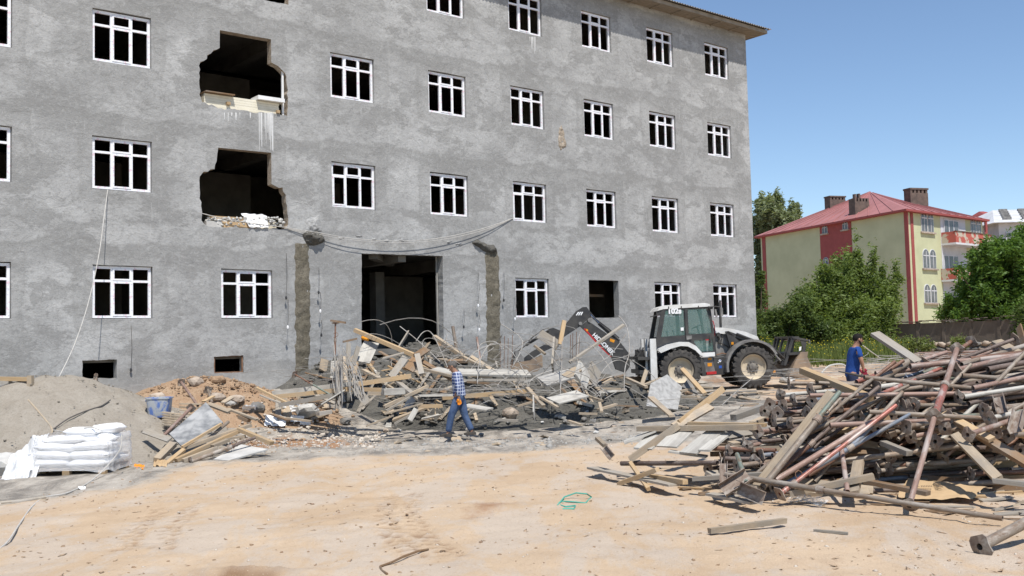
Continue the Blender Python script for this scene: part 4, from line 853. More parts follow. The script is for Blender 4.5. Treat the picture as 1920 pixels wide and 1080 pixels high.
def fpx(M, px, py, w=0):               # photo pixel -> (along, height) on a facade
    r = ray(px, py); Mi = M.inverted(); o = Mi @ Vector((0, 0, EYE)); d = Mi.to_3x3() @ r; t = (-w-o.y)/d.y; p = o+d*t; return p.x, p.z
yb = thing('apartment_house', 'pale yellow apartment house with a red hip roof and peeling red balconies', 'house', (E0.x, E0.y, GZ))
YM = Matrix.Translation((-E0.x, -E0.y, -GZ))
def ypart(name, b, mat, label=None, smooth=False, par=None):
    me = b.mesh(name, mat); b.fix(me); me.transform(YM); o = link(name, me, par or yb, None, label); return o
MS, LS = fmat(E1, E0); MF, LF = fmat(E0, E2)
c_ = lambda x, y: (1400+x*.287, 330+y*.287)
# main volume
b = MB(); E3 = E1+(E2-E0); b.add([Vector((p.x, p.y, z)) for z in (GZ, EZ) for p in (E0, E2, E3, E1)], [(0, 1, 5, 4), (1, 2, 6, 5), (2, 3, 7, 6), (3, 0, 4, 7), (4, 5, 6, 7)]); ypart('wall', b, 'paint_yellow')
def fbox(M, x0, x1, z0, z1, w0, w1): b = MB(); b.box(x0, x1, -w1, -w0, z0, z1, M); return b
for M, xs in ((MS, [(c_(105, 500), c_(126, 500)), (c_(1040, 500), c_(1066, 500))]), (MF, [(c_(1078, 500), c_(1095, 500)), (c_(1556, 400), c_(1573, 400))])):
    for a, q in xs: x0, x1 = fpx(M, *a)[0], fpx(M, *q)[0]; x0 = max(0, x0); ypart('corner_band', fbox(M, x0, x1, GZ, EZ-.01, .0, .05), 'paint_red')
x0, x1 = fpx(MS, *c_(482, 400))[0], fpx(MS, *c_(687, 400))[0]; ypart('stair_panel', fbox(MS, x0, x1, GZ, EZ-.01, 0, .06), 'paint_red')
x0 = fpx(MF, *c_(1068, 400))[0]; ypart('drainpipe', fbox(MF, .02, .16, GZ, EZ-.1, .06, .18), 'paint_white_wall')
def arcwin(M, x0, x1, z0, z1, w, twin=True, par=None):
    fr = None; k = 2 if twin else 1; ww = (x1-x0)/k; b = MB(); g = MB()
    for i in range(k):
        a, c = x0+i*ww+.04, x0+(i+1)*ww-.04; r = (c-a)/2
        out = [(a, z0), (c, z0)]+[(c-r+r*math.cos(t), z1-r+r*math.sin(t)) for t in np.linspace(0, math.pi, 9)]; inn = [((x-(a+c)/2)*.86+(a+c)/2, (z-(z0+z1)/2)*.93+(z0+z1)/2) for x, z in out]
        b.prism(out, -w-.04, -w+.0, M); g.prism(inn, -w-.06, -w-.041, M)
        b.box((a+c)/2-.03, (a+c)/2+.03, -w-.075, -w-.061, z0+.06, z1-r*.4, M); b.box(a+.05, c-.05, -w-.078, -w-.0761, z0+(z1-z0)*.62, z0+(z1-z0)*.67, M)
    fr = ypart('window', b, 'paint_white_wall'); me = g.fix(g.mesh('pane', 'window_dark')); me.transform(YM); link('pane', me, fr)
    s_ = MB(); s_.box(x0-.1, x1+.1, -w-.18, -w-.001, z0-.14, z0-.01, M); me = s_.fix(s_.mesh('sill', 'stone_pale')); me.transform(YM); link('sill', me, fr)
for q in ((1138, 245, 1217, 362), (1150, 492, 1234, 602), (1160, 720, 1240, 828), (1462, 292, 1528, 378), (1478, 522, 1535, 602)):
    a, d = fpx(MF, *c_(q[0], q[3])), fpx(MF, *c_(q[2], q[1])); arcwin(MF, a[0], d[0], a[1], d[1]+.15, 0)
for q in ((497, 322, 533, 378), (630, 298, 667, 352), (503, 535, 540, 582), (630, 520, 668, 570)):
    a, d = fpx(MS, *c_(q[0], q[3])), fpx(MS, *c_(q[2], q[1])); arcwin(MS, a[0], d[0], a[1], d[1]+.1, .06, False)
# recessed white bay, balcony doors, balconies
x0, x1 = fpx(MF, *c_(1268, 400))[0], fpx(MF, *c_(1430, 400))[0]; ypart('bay_wall', fbox(MF, x0, x1, GZ, EZ-.25, 0, .03), 'paint_white_wall')
for (ya, yb_, yf0, yf1) in ((292, 372, 372, 462), (520, 605, 602, 700), (760, 850, 850, 930)):
    a, d = fpx(MF, *c_(1285, yb_)), fpx(MF, *c_(1375, ya)); o = ypart('balcony_door', fbox(MF, a[0], d[0], a[1]-.6, d[1], .03, .09), 'paint_white_wall')
    for k in range(3): ww = (d[0]-a[0])/3; ypart('pane', fbox(MF, a[0]+ww*k+.12, a[0]+ww*(k+1)-.08, a[1]-.3, d[1]-.12, .091, .11), 'window_dark', par=None)
    a, d = fpx(MF, *c_(1272, yf1-8)), fpx(MF, *c_(1480, yf0+18)); zz = a[1]; b = MB(); b.prism([(a[0], -.0), (d[0]+.6, -.0), (d[0]+.6, -.9), (d[0]-1.3, -1.35), (a[0], -1.35)], zz, zz+.18, MF @ Matrix(((1, 0, 0, 0), (0, 0, 0, 0), (0, 0, 0, 0), (0, 0, 0, 1))) if False else None) if False else None
    x0, x1 = a[0], d[0]+.7; b = MB(); b.box(x0, x1, -1.3, -.031, zz, zz+.16, MF); ypart('balcony_floor', b, 'paint_white_wall')
    b = MB(); b.box(x0, x0+.12, -1.3, -.031, zz+.161, zz+1.1, MF); b.box(x1-.12, x1, -1.3, -.031, zz+.161, zz+1.1, MF); b.box(x0+.12, x1-.12, -1.3, -1.18, zz+.161, zz+1.1, MF); ypart('balcony_wall', b, 'peel_red')
    b = MB(); b.box(x0-.04, x1+.04, -1.36, -1.14, zz+1.101, zz+1.16, MF); ypart('balcony_rail', b, 'brick_brown')
# roof
OVR = .55; ds = (E0-E1).normalized(); df = (E2-E0).normalized(); dz = lambda p, z: Vector((p.x, p.y, z))
R0, R1, R2, R3 = dz(E0+ds*OVR-df*OVR, EZ-.1), dz(E1-ds*OVR-df*OVR, EZ-.1), dz(E2+ds*OVR+df*OVR, EZ-.1), dz(E3-ds*OVR+df*OVR, EZ-.1)
mid = (E0+E1)/2+df*5.5; A = P(1660, 359, mid.y); A = Vector((mid.x+1.2, mid.y, A.z)); B = A+df*5.0; B.z = A.z-.4
b = MB(); b.add([R0, R1, R2, R3, A, B], [(1, 0, 4), (0, 2, 5, 4), (2, 3, 5), (3, 1, 4, 5)]); rf = ypart('roof', b, 'roof_red')
b = MB(); b.add([p+Vector((0, 0, dz_)) for dz_ in (-.16, -.01) for p in (R0, R1, R2, R3)], [(0, 1, 5, 4), (0, 2, 6, 4), (2, 3, 7, 6), (3, 1, 5, 7), (0, 1, 3, 2)]); ypart('fascia', b, 'paint_red')
def seams(p0, p1, q0, q1, n):
    for i in range(1, n):
        a = p0.lerp(p1, i/n); c = q0.lerp(q1, i/n); b = MB(); b.tube([a+Vector((0, 0, .03)), c+Vector((0, 0, .03))], .035, 4); me = b.mesh('roof_seam', 'roof_red'); me.transform(YM); link('roof_seam', me, rf)
seams(R1, R0, A, A, 14); seams(R0, R2, A, B, 10)
b = MB(); b.add([R0+Vector((0, 0, .03)), R0+Vector((0, 0, .03))], []) if False else None
def chim(px0, px1, py0, py1, D, label, broken=False):
    a, d = P(px0, py1, D), P(px1, py0, D); w = a.x; b = MB(); L = d.x-a.x
    b.box(0, L, 0, .9, 0, (d.z-a.z)*.72); 
    for k in range(5): b.box(L*(k/4)*.86, L*(k/4)*.86+L*.12, 0, .9, (d.z-a.z)*.7205, (d.z-a.z)*.9)
    if not broken: b.box(-.05, L+.05, -.05, .95, (d.z-a.z)*.9005, d.z-a.z)
    else: b.box(0, L*.12, 0, .3, (d.z-a.z)*.9005, (d.z-a.z)*1.12); b.box(L*.28, L*.4, 0, .3, (d.z-a.z)*.9005, (d.z-a.z)*1.15)
    me = b.fix(b.mesh('chimney', 'brick_brown')); me.transform(YM @ Matrix.Translation((a.x, a.y, a.z)) @ Matrix.Rotation(.3, 4, 'Z')); link('chimney', me, rf, None, label)
chim(1557, 1590, 366, 392, 96, 'low brick chimney'); chim(1604, 1634, 367, 402, 88, 'broken brick chimney', True); chim(1708, 1746, 351, 385, 92, 'tall brick chimney with open top')

# white roofed houses and a red gable further right, pale house seen through the gap
def house(px0, px1, pyt, pye, D, dep, wall, roof, label, zb=.5, hip=True):
    a, d = P(px0, pye, D), P(px1, pye, D); w = d.x-a.x; ez = a.z; rz_ = P(px0, pyt, D+dep/2).z
    t = thing('house', label, 'house', (a.x, a.y, zb)); b = MB(); b.box(0.4, w-.4, .4, dep, 0, ez-zb); part('wall', b, wall, t)
    b = MB(); rd = rz_-zb; b.add([(-.4, -.4, ez-zb), (w+.4, -.4, ez-zb), (w+.4, dep+.4, ez-zb), (-.4, dep+.4, ez-zb), (w*.35, dep/2, rd), (w*.7, dep/2, rd)], [(0, 1, 5, 4), (1, 2, 5), (2, 3, 4, 5), (3, 0, 4), (0, 3, 2, 1)]); r = part('roof', b, roof, t)
    for i in range(3):
        for k in range(int(w/2.6)):
            if ez-zb-2.8*(i+1)+.4 < 0: continue
            b = MB(); b.box(1+k*2.6, 2.3+k*2.6, .3, .399, ez-zb-2.8*(i+1)+.5, ez-zb-2.8*(i+1)+1.9); f_ = part('window', b, 'paint_white_wall', t); b = MB(); b.box(1.08+k*2.6, 2.22+k*2.6, .27, .2995, ez-zb-2.8*(i+1)+.58, ez-zb-2.8*(i+1)+1.82); part('pane', b, 'window_dark', f_)
    return t, r, w, ez, rz_
t, r, w, ez, rz_ = house(1868, 2040, 394, 418, 96, 14, 'paint_white_wall', 'roof_white', 'house with a white sheet roof at the right edge behind the big tree')
for i in range(5):
    for k in range(4):
        b = MB(); x = 1.2+k*1.9+i*.5; y = 1.0+i*1.2; zz = (ez-.5)+(rz_-ez)*(y+.4)/(7.4); b.box(x, x+.8, y, y+.25, zz+.0, zz+.3); part('snow_guard', b, 'machine_grey', t)
house(1852, 1905, 432, 452, 118, 12, 'paint_red', 'roof_white', 'low white roof between the apartment house and the right edge'); house(1856, 1880, 396, 406, 125, 8, 'paint_red', 'paint_red', 'dark red gable just right of the apartment house roof')
house(1385, 1436, 500, 520, 125, 12, 'paint_white_wall', 'roof_white', 'pale house glimpsed through the gap beside the grey building')
# concrete panel fence on a stone wall
fa, fb_ = P(1676, 640, 50), P(1990, 640, 43); fz0 = P(1700, 640, 49).z-.1; fz1 = P(1700, 605, 49).z
FD, FL = fmat(fa, fb_); fen = thing('concrete_fence', 'dark brown concrete panel fence with a tiled coping above the stone wall', 'fence', M=FD)
npn = 6
for i in range(npn):
    b = MB(); b.box(i*FL/npn+.08, (i+1)*FL/npn-.08, 0, .08, fz0, fz1-.05); part('panel', b, 'fence_concrete', fen)
    b = MB(); b.box(i*FL/npn-.078, i*FL/npn+.078, -.03, .12, fz0-.2, fz1); part('post', b, 'fence_concrete', fen)
for i in range(44):
    b = MB(); x = i*FL/44; b.box(x, x+FL/44-.015, -.09, .2, 0, .035, Matrix.Translation((0, 0, fz1+.005+random.uniform(0, .02))) @ Matrix.Rotation(random.uniform(-.02, .02), 4, 'Y')); part('coping_tile', b, 'brick_brown', fen)
sw = thing('stone_wall', 'low rough stone wall under the concrete fence behind the heap of props', 'wall', M=FD @ Matrix.Translation((0, -.7, 0)))
gz0 = fz0-1.1; b = MB(); b.box(-2, FL, .15, .65, gz0-.5, fz0-.15); part('core', b, 'stone_grey', sw)
def rockmesh(seed, sx, sy, sz): 
    rs_ = np.random.RandomState(seed); V = IV*(1+.35*(rs_.rand(len(IV), 1)-.5)); V = np.clip(V, -.8, .8)*np.array([sx, sy, sz]); return npmesh('stone', V, IF, 'stone_pale' if seed % 3 < 2 else 'stone_grey')
rk = [rockmesh(i, .22+.06*(i % 3), .16, .13+.03*(i % 2)) for i in range(9)]
for r_ in range(5):
    x = -1.8+random.uniform(0, .3)
    while x < FL:
        o = link('stone', random.choice(rk), sw, Matrix.Translation((x, .1, gz0+.1+r_*.23+random.uniform(-.03, .03))) @ Matrix.Rotation(random.uniform(-.3, .3), 4, 'Y')); x += random.uniform(.36, .5)
for x in np.arange(-.5, FL, .8): link('cap_stone', random.choice(rk), sw, Matrix.Translation((x+random.uniform(-.2, .2), .35, fz0-.1)) @ Matrix.Diagonal((1.5, 1.3, .6, 1)))
# trees and bushes
def leaves(cl, n, size, seed, elong=1.0, gap=.35):
    rs_ = np.random.RandomState(seed); C = np.array([c[:3] for c in cl]); Rr = np.array([c[3] for c in cl]); S = np.array([c[4] if len(c) > 4 else 1 for c in cl])
    wgt = Rr**2.2*S; idx = rs_.choice(len(cl), n, p=wgt/wgt.sum()); d = rs_.normal(size=(n, 3)); d /= np.linalg.norm(d, axis=1)[:, None]; r = rs_.rand(n)**.4*(.75+.35*rs_.rand(n))
    lob = 1+.22*np.sin(d[:, 0]*7+idx)+.2*np.sin(d[:, 2]*8+d[:, 1]*5+idx*2.3); p = C[idx]+d*(Rr[idx]*r*lob)[:, None]*np.stack([np.ones(n), np.ones(n), S[idx]], -1)
    g = fbm(p[:, 0]+p[:, 1]*.7, p[:, 2]+p[:, 1]*.5, 1.0/ (size*6), seed, 3); k = g > -gap; p = p[k]; m = len(p)
    a = rs_.normal(size=(m, 3)); a[:, 2] *= .6; a /= np.linalg.norm(a, axis=1)[:, None]; t = rs_.normal(size=(m, 3)); b_ = np.cross(a, t); b_ /= np.linalg.norm(b_, axis=1)[:, None]
    s_ = size*(.6+.8*rs_.rand(m, 1)); a = a*s_*elong; b_ = b_*s_*.42; nz = np.cross(a, b_); nz = nz/np.linalg.norm(nz, axis=1)[:, None]*s_*.12
    V = np.stack([p-a*.5, p+b_*.5+nz, p+a*.5, p-b_*.5+nz], 1).reshape(-1, 3); F = np.arange(m*4).reshape(-1, 4); return V, F
def tree(name, label, cat, base, cl, n, size, mat, seed, group=None, trunk=.14, gap=.35):
    T = thing(name, label, cat, base, 0, group); B0 = Vector(base); cl = [(c[0]-B0.x, c[1]-B0.y, c[2]-B0.z, *c[3:]) for c in cl]
    V, F = leaves(cl, n, size, seed, 1.3, gap); link('crown', npmesh('crown', V, F, mat), T)
    b = MB(); top = max(c[2] for c in cl)
    cx_ = sum(c[0] for c in cl)/len(cl); cy_ = sum(c[1] for c in cl)/len(cl)
    b.tube([(0, 0, -.2), (cx_*.2, cy_*.2, top*.25), (cx_*.5, cy_*.5, top*.55)], [trunk, trunk*.8, trunk*.5], 8)
    for c in cl[:14]: b.tube([(cx_*.2, cy_*.2, top*.22), (c[0]*.55+cx_*.1, c[1]*.55, c[2]*.6), (c[0], c[1], c[2])], [trunk*.45, trunk*.25, .02], 5)
    part('trunk', b, 'bark', T, True); return T
def clus(l, D, jit=1.5, sd=1):
    rs_ = random.Random(sd); out = []; l2 = list(l)
    for q in l:
        if q[2] > 18:
            for k in range(5): a = rs_.uniform(0, 6.28); e = q[2]*rs_.uniform(.55, 1.0); l2.append((q[0]+math.cos(a)*e, q[1]+math.sin(a)*e*.9, q[2]*rs_.uniform(.22, .4), rs_.uniform(1, 1.9)))
    l = l2
    for q in l: p = P(q[0], q[1], D+rs_.uniform(-jit, jit)); out.append((p.x, p.y, p.z, q[2]/FPX*D, q[3] if len(q) > 3 else 1))
    return out
def gb(px, D): p = P(px, 640, D); return (p.x, p.y, float(base_h(p.x, p.y)))
tree('bush', 'broad green bush with tall leafy shoots in front of the apartment house', 'bush', gb(1590, 50), clus([(1560, 570, 55), (1595, 600, 60), (1540, 620, 50), (1625, 600, 50), (1655, 600, 40), (1530, 560, 34), (1562, 530, 34), (1600, 540, 40), (1640, 550, 40), (1665, 560, 26, 1.3), (1607, 476, 11, 4.2), (1600, 515, 26, 1.7), (1638, 492, 10, 3.8), (1590, 490, 12, 2.4), (1570, 500, 18, 1.6), (1545, 515, 18, 1.4), (1622, 520, 16, 2), (1655, 515, 10, 3.0), (1681, 515, 10, 3.4), (1672, 530, 12, 2), (1690, 525, 7, 1.6), (1575, 640, 50), (1630, 645, 45), (1540, 650, 40), (1500, 645, 30)], 50), 60000, .15, 'leaf_green', 5, gap=.42)
tree('bush', 'lower spreading bush close to the corner of the grey building', 'bush', gb(1470, 47), clus([(1470, 610, 34), (1450, 630, 34), (1490, 590, 34), (1500, 625, 40), (1440, 650, 30), (1505, 565, 20, 1.4), (1448, 600, 16, 1.6), (1520, 640, 40), (1475, 655, 34), (1430, 640, 20)], 47, 1, 2), 30000, .14, 'leaf_dark', 6, gap=.42)
tree('tree', 'large bright green tree overhanging the fence at the right edge', 'tree', gb(1890, 53), clus([(1880, 500, 50), (1850, 530, 50), (1905, 470, 34), (1930, 500, 60), (1820, 545, 34), (1790, 575, 26), (1770, 590, 18), (1835, 490, 24), (1860, 465, 22), (1830, 580, 40), (1880, 575, 50), (1930, 570, 60), (1800, 510, 16), (1805, 592, 24), (1950, 450, 50), (1900, 590, 40)], 52, 1.8, 3), 46000, .19, 'leaf_bright', 7, trunk=.22, gap=.38)
tree('tree', 'dark conifer like tree at the far right above the fence', 'tree', gb(1925, 44), clus([(1925, 600, 26, 1.4), (1915, 620, 18), (1935, 570, 20), (1940, 630, 30)], 44, .6, 4), 9000, .10, 'leaf_dark', 8)
tree('poplar', 'grey green poplar rising behind the left end of the red roof', 'tree', gb(1450, 112), clus([(1440, 398, 22, 1.2), (1455, 380, 15, 1.5), (1430, 385, 15, 1.5), (1488, 400, 14, 1.6), (1470, 420, 26), (1440, 440, 26), (1425, 430, 20, 1.5), (1455, 450, 30), (1495, 420, 12), (1430, 480, 20, 2), (1428, 530, 18, 2), (1427, 590, 20, 2), (1490, 440, 20)], 112, 2, 5), 34000, .40, 'leaf_grey', 9, trunk=.3)
tree('tree', 'dark tree in the narrow gap beside the grey building', 'tree', gb(1424, 70), clus([(1424, 560, 16, 2), (1430, 610, 24, 1.5), (1420, 640, 26), (1445, 655, 26), (1428, 520, 8, 2)], 70, 1, 6), 9000, .24, 'leaf_dark', 10)
# weeds
rs = np.random.RandomState(21)
def blades(n, x0, x1, y0, y1, h, w, prob=None):
    X, Y = scatter(n, x0, x1, y0, y1, prob); m = len(X); Z = base_h(X, Y)-.02; H_ = h*(.35+.75*rs.rand(m))*(.55+.9*np.clip(.5+pn(X, Y, .9, 61), 0, 1)); a = rs.rand(m)*6.28; ln = (rs.rand(m, 2)-.5)*.5*H_[:, None]
    V = np.stack([np.stack([X-np.cos(a)*w, Y-np.sin(a)*w, Z], -1), np.stack([X+np.cos(a)*w, Y+np.sin(a)*w, Z], -1), np.stack([X+ln[:, 0], Y+ln[:, 1], Z+H_], -1)], 1).reshape(-1, 3); return V, np.arange(m*3).reshape(-1, 3), np.stack([X+ln[:, 0], Y+ln[:, 1], Z+H_], -1)
pr = lambda X, Y: ss(38.3, 40, Y-.1*(X-10))*(1-ss(44.5, 46, Y))*ss(8.8, 9.8, X)*(1-ss(15.0, 16.2, X))
V, F, TP = blades(60000, 8, 26, 38, 46, .62, .022, pr); link('weeds', npmesh('weeds', V, F, 'weed'), kind='stuff')
tp = TP[rs.rand(len(TP)) < .035]; lumps('yellow_flowers', tp, np.full(len(tp), .035), 'flower_yellow', fine=False)
for i, (px, D) in enumerate([(1697, 42), (1705, 42.2), (1735, 42), (1500, 40.5), (1800, 42)]):
    p = P(px, 650, D); tree('weed_clump', ['yellow green weed clump at the foot of the stone wall beside the leaning prop', 'small yellow green weed clump before the stone wall', 'weed clump before the middle of the stone wall', 'tall weeds beside the loader bucket', 'sparse weed clump before the stone wall near the right edge'][i], 'plant', (p.x, p.y, float(base_h(p.x, p.y))), [(p.x, p.y, float(base_h(p.x, p.y))+.4, .38)], 1500, .09, 'weed', 30+i, 'weed clumps along the stone wall', .02)
# ================================================================ heap of steel props
def tube_mesh(name, r, mat, n=14, wall=.004):
    b = MB(); b.lathe([(0, r-wall), (0, r), (1, r), (1, r-wall)], n); b.lathe([(1, r-wall), (.93, r-wall), (.07, r-wall), (0, r-wall)], n)
    b.lathe([(.06, .0005), (.06, r-wall)], n); b.lathe([(.94, r-wall), (.94, .0005)], n)
    me = b.fix(b.mesh(name, mat)); me.polygons.foreach_set('use_smooth', [True]*len(me.polygons)); me.set_sharp_from_angle(angle=math.radians(38)); return me
_tc = {}
def tubem(r, mat):
    k = (round(r, 3), mat)
    if k not in _tc: _tc[k] = tube_mesh('tube', r, mat)
    return _tc[k]
def plate_mesh(seed, s=.082, hole=.026):
    rs_ = random.Random(seed); b = MB(); n = 16; out = []; inn = []
    for k in range(n):
        a = 2*math.pi*(k+.5)/n; c, q = math.cos(a), math.sin(a); m = max(abs(c), abs(q)); R_ = min(s/m, s*1.22); out.append((c*R_, q*R_)); inn.append((c*hole, q*hole))
    bend = lambda y, z: (rs_.uniform(.0, .004))+ .9*(abs(y)+abs(z))**3*rs_.choice([6, 6, 10]) if seed % 3 else 0
    V = []
    for t in (0, .009):
        for y, z in out: V.append((t+bend(y, z), y, z))
        for y, z in inn: V.append((t, y, z))
    f = []
    for k in range(n):
        j = (k+1) % n; f += [(k, n+k, n+j, j), (2*n+k, 2*n+j, 3*n+j, 3*n+k), (k, j, 2*n+j, 2*n+k), (n+k, 3*n+k, 3*n+j, n+j)]
    b.add(V, f); 
    for y, z in ((.78, .78), (-.78, .78), (.78, -.78), (-.78, -.78)): b.lathe([(-.001, .0005), (-.001, .006), (.010, .006), (.010, .0005)], 6, Matrix.Translation((0, y*s*.8, z*s*.8)))
    b2 = MB(); b2.add(V, f); return b2.fix(b2.mesh('base_plate', 'rusty_plate'))
PLM = [plate_mesh(i) for i in range(6)]
def collar_mesh():
    b = MB(); b.lathe([(-.05, .040), (-.05, .048), (-.035, .048), (-.035, .053), (-.02, .053), (-.02, .048), (.045, .047), (.045, .040)], 16); return b.fix(b.mesh('collar', 'rusty_plate'))
COLM = collar_mesh()
def pin_mesh():
    b = MB(); b.tube([(0, 0, -.07), (0, 0, .07), (.02, .0, .10), (.07, 0, .10), (.10, .01, .05), (.09, .02, -.04)], .006, 5); return b.fix(b.mesh('locking_pin', 'rebar_rust'))
PINM = pin_mesh()
_hm = {}
def holes_mesh(L):
    k = round(L, 1)
    if k not in _hm:
        b = MB(); i = .12
        while i < k-.1: 
            for s_ in (1,): b.lathe([(-.0325, .0005), (-.0325, .0085), (-.02, .0085)], 7, Matrix.Translation((i, 0, 0)) @ Matrix.Rotation(2.45, 4, 'X'), 'Y')
            i += .11
        _hm[k] = b.fix(b.mesh('adjustment_holes', 'mark_black'))
    return _hm[k]
def prop(p0, p1, r=.03, mo='prop_grey', mi_=None, fr=.6, plate0=True, plate1=False, label=None, group='steel props in the big heap', holes=False, collar=True, roll=None, name='steel_prop', cat='steel prop'):
    p0, p1 = Vector(p0), Vector(p1); L = (p1-p0).length; T = thing(name, label, cat, group=None if group is None else group, M=axm(p0, p1, random.uniform(0, 6.28) if roll is None else roll))
    if mi_ is None or fr >= 1: link('outer_tube', tubem(r, mo), T, Matrix.Diagonal((L, 1, 1, 1)))
    else:
        link('outer_tube', tubem(r, mo), T, Matrix.Diagonal((L*fr, 1, 1, 1))); link('inner_tube', tubem(r*.8, mi_), T, Matrix.Translation((L*fr-.15, 0, 0)) @ Matrix.Diagonal((L*(1-fr)+.15, 1, 1, 1)))
        if holes: link('adjustment_holes', holes_mesh(L*(1-fr)), T, Matrix.Translation((L*fr, 0, 0)) @ Matrix.Diagonal((1, r*.8/.03, r*.8/.03, 1)))
        if collar:
            link('collar', COLM, T, Matrix.Translation((L*fr-.03, 0, 0)) @ Matrix.Diagonal((1, r/.038, r/.038, 1)))
            if random.random() < .6: link('locking_pin', PINM, T, Matrix.Translation((L*fr+.05, 0, 0)))
    ps = r/.03
    if plate0: link('base_plate', random.choice(PLM), T, Matrix.Translation((-.010, 0, 0)) @ Matrix.Rotation(random.uniform(-.08, .08), 4, 'Y') @ Matrix.Diagonal((1, ps**.4, ps**.4, 1)))
    if plate1: link('head_plate', random.choice(PLM), T, Matrix.Translation((L+.002, 0, 0)) @ Matrix.Diagonal((1, 1.0, 1.0, 1)))
    return T
# plank: one mesh along local X
def plank_me(L, w, t, mat, seed=0, broken=0, bow=0, taper=0):
    rs_ = random.Random(seed); n = max(2, int(L/.5)); V = []; f = []
    for i in range(n+1):
        a = i/n; x = a*L; bz = bow*math.sin(math.pi*a); ww = w/2*(1-taper*a)
        for y, z in ((-1, -1), (1, -1), (1, 1), (-1, 1)):
            e = 0
            if i in (0, n): e = rs_.uniform(-1, 1)*(.008 if not broken else broken)*(1 if i else -1)
            V.append((x+e, y*ww+rs_.uniform(-.002, .002), z*t/2+bz+rs_.uniform(-.0015, .0015)))
    for i in range(n):
        for k in range(4): f.append((i*4+k, i*4+(k+1) % 4, (i+1)*4+(k+1) % 4, (i+1)*4+k))
    f += [(3, 2, 1, 0), (n*4, n*4+1, n*4+2, n*4+3)]
    me = mesh('plank', V, f, [mat]); return me
_pk = [0]
def plank(p0, p1, w, t, mat, label, roll=0, group=None, name='plank', cat='plank', broken=0, bow=0, taper=0):
    p0, p1 = Vector(p0), Vector(p1); _pk[0] += 1
    L_ = (p1-p0).length
    if name == 'plank':
        if w >= .2: name = 'board'; cat = 'board'
        elif t >= .05 and w <= .12: name = 'timber'; cat = 'timber'
    if label and cat in ('board', 'timber') and group: label = label.replace('plank', cat).replace('batten', cat)
    me = plank_me(L_, w, t, mat, _pk[0], broken, bow, taper); me.name = name
    return link(name, me, None, axm(p0, p1, roll), label, cat, group)
BX = [1100, 1250, 1450, 1700, 1920, 2300]; BY = [885, 915, 938, 952, 970, 1000]
def hor(px): return 648.5-(px-960)*.02453
def HD(px, py, off=0):                  # distance of the heap's face under a photo pixel
    yb = float(np.interp(px, BX, BY)); D0 = EYE*FPX/(yb-hor(px)); return D0+(yb-py)*.0088+off
def Hp(px, py, off=0): return P(px, py, HD(px, py, off))
def gnd(p, r=.05): p = Vector(p); p.z = max(p.z, float(base_h(p.x, p.y))+r); return p
MATP = ['prop_grey']*7+['prop_rust', 'prop_rust', 'prop_pink', 'prop_brown', 'prop_brown', 'prop_white', 'prop_pink', 'prop_green', 'prop_blue', 'prop_pink']
GL = {'prop_grey': 'cement crusted grey steel prop among the tangle of the heap', 'prop_rust': 'rust brown steel prop among the tangle of the heap', 'prop_pink': 'faded pinkish steel prop among the tangle of the heap', 'prop_brown': 'dark brown steel prop among the tangle of the heap', 'prop_white': 'whitish cement coated steel prop among the tangle of the heap', 'prop_green': 'faded green steel prop among the tangle of the heap', 'prop_blue': 'blue grey steel prop among the tangle of the heap', 'prop_red': 'red painted steel prop among the tangle of the heap'}
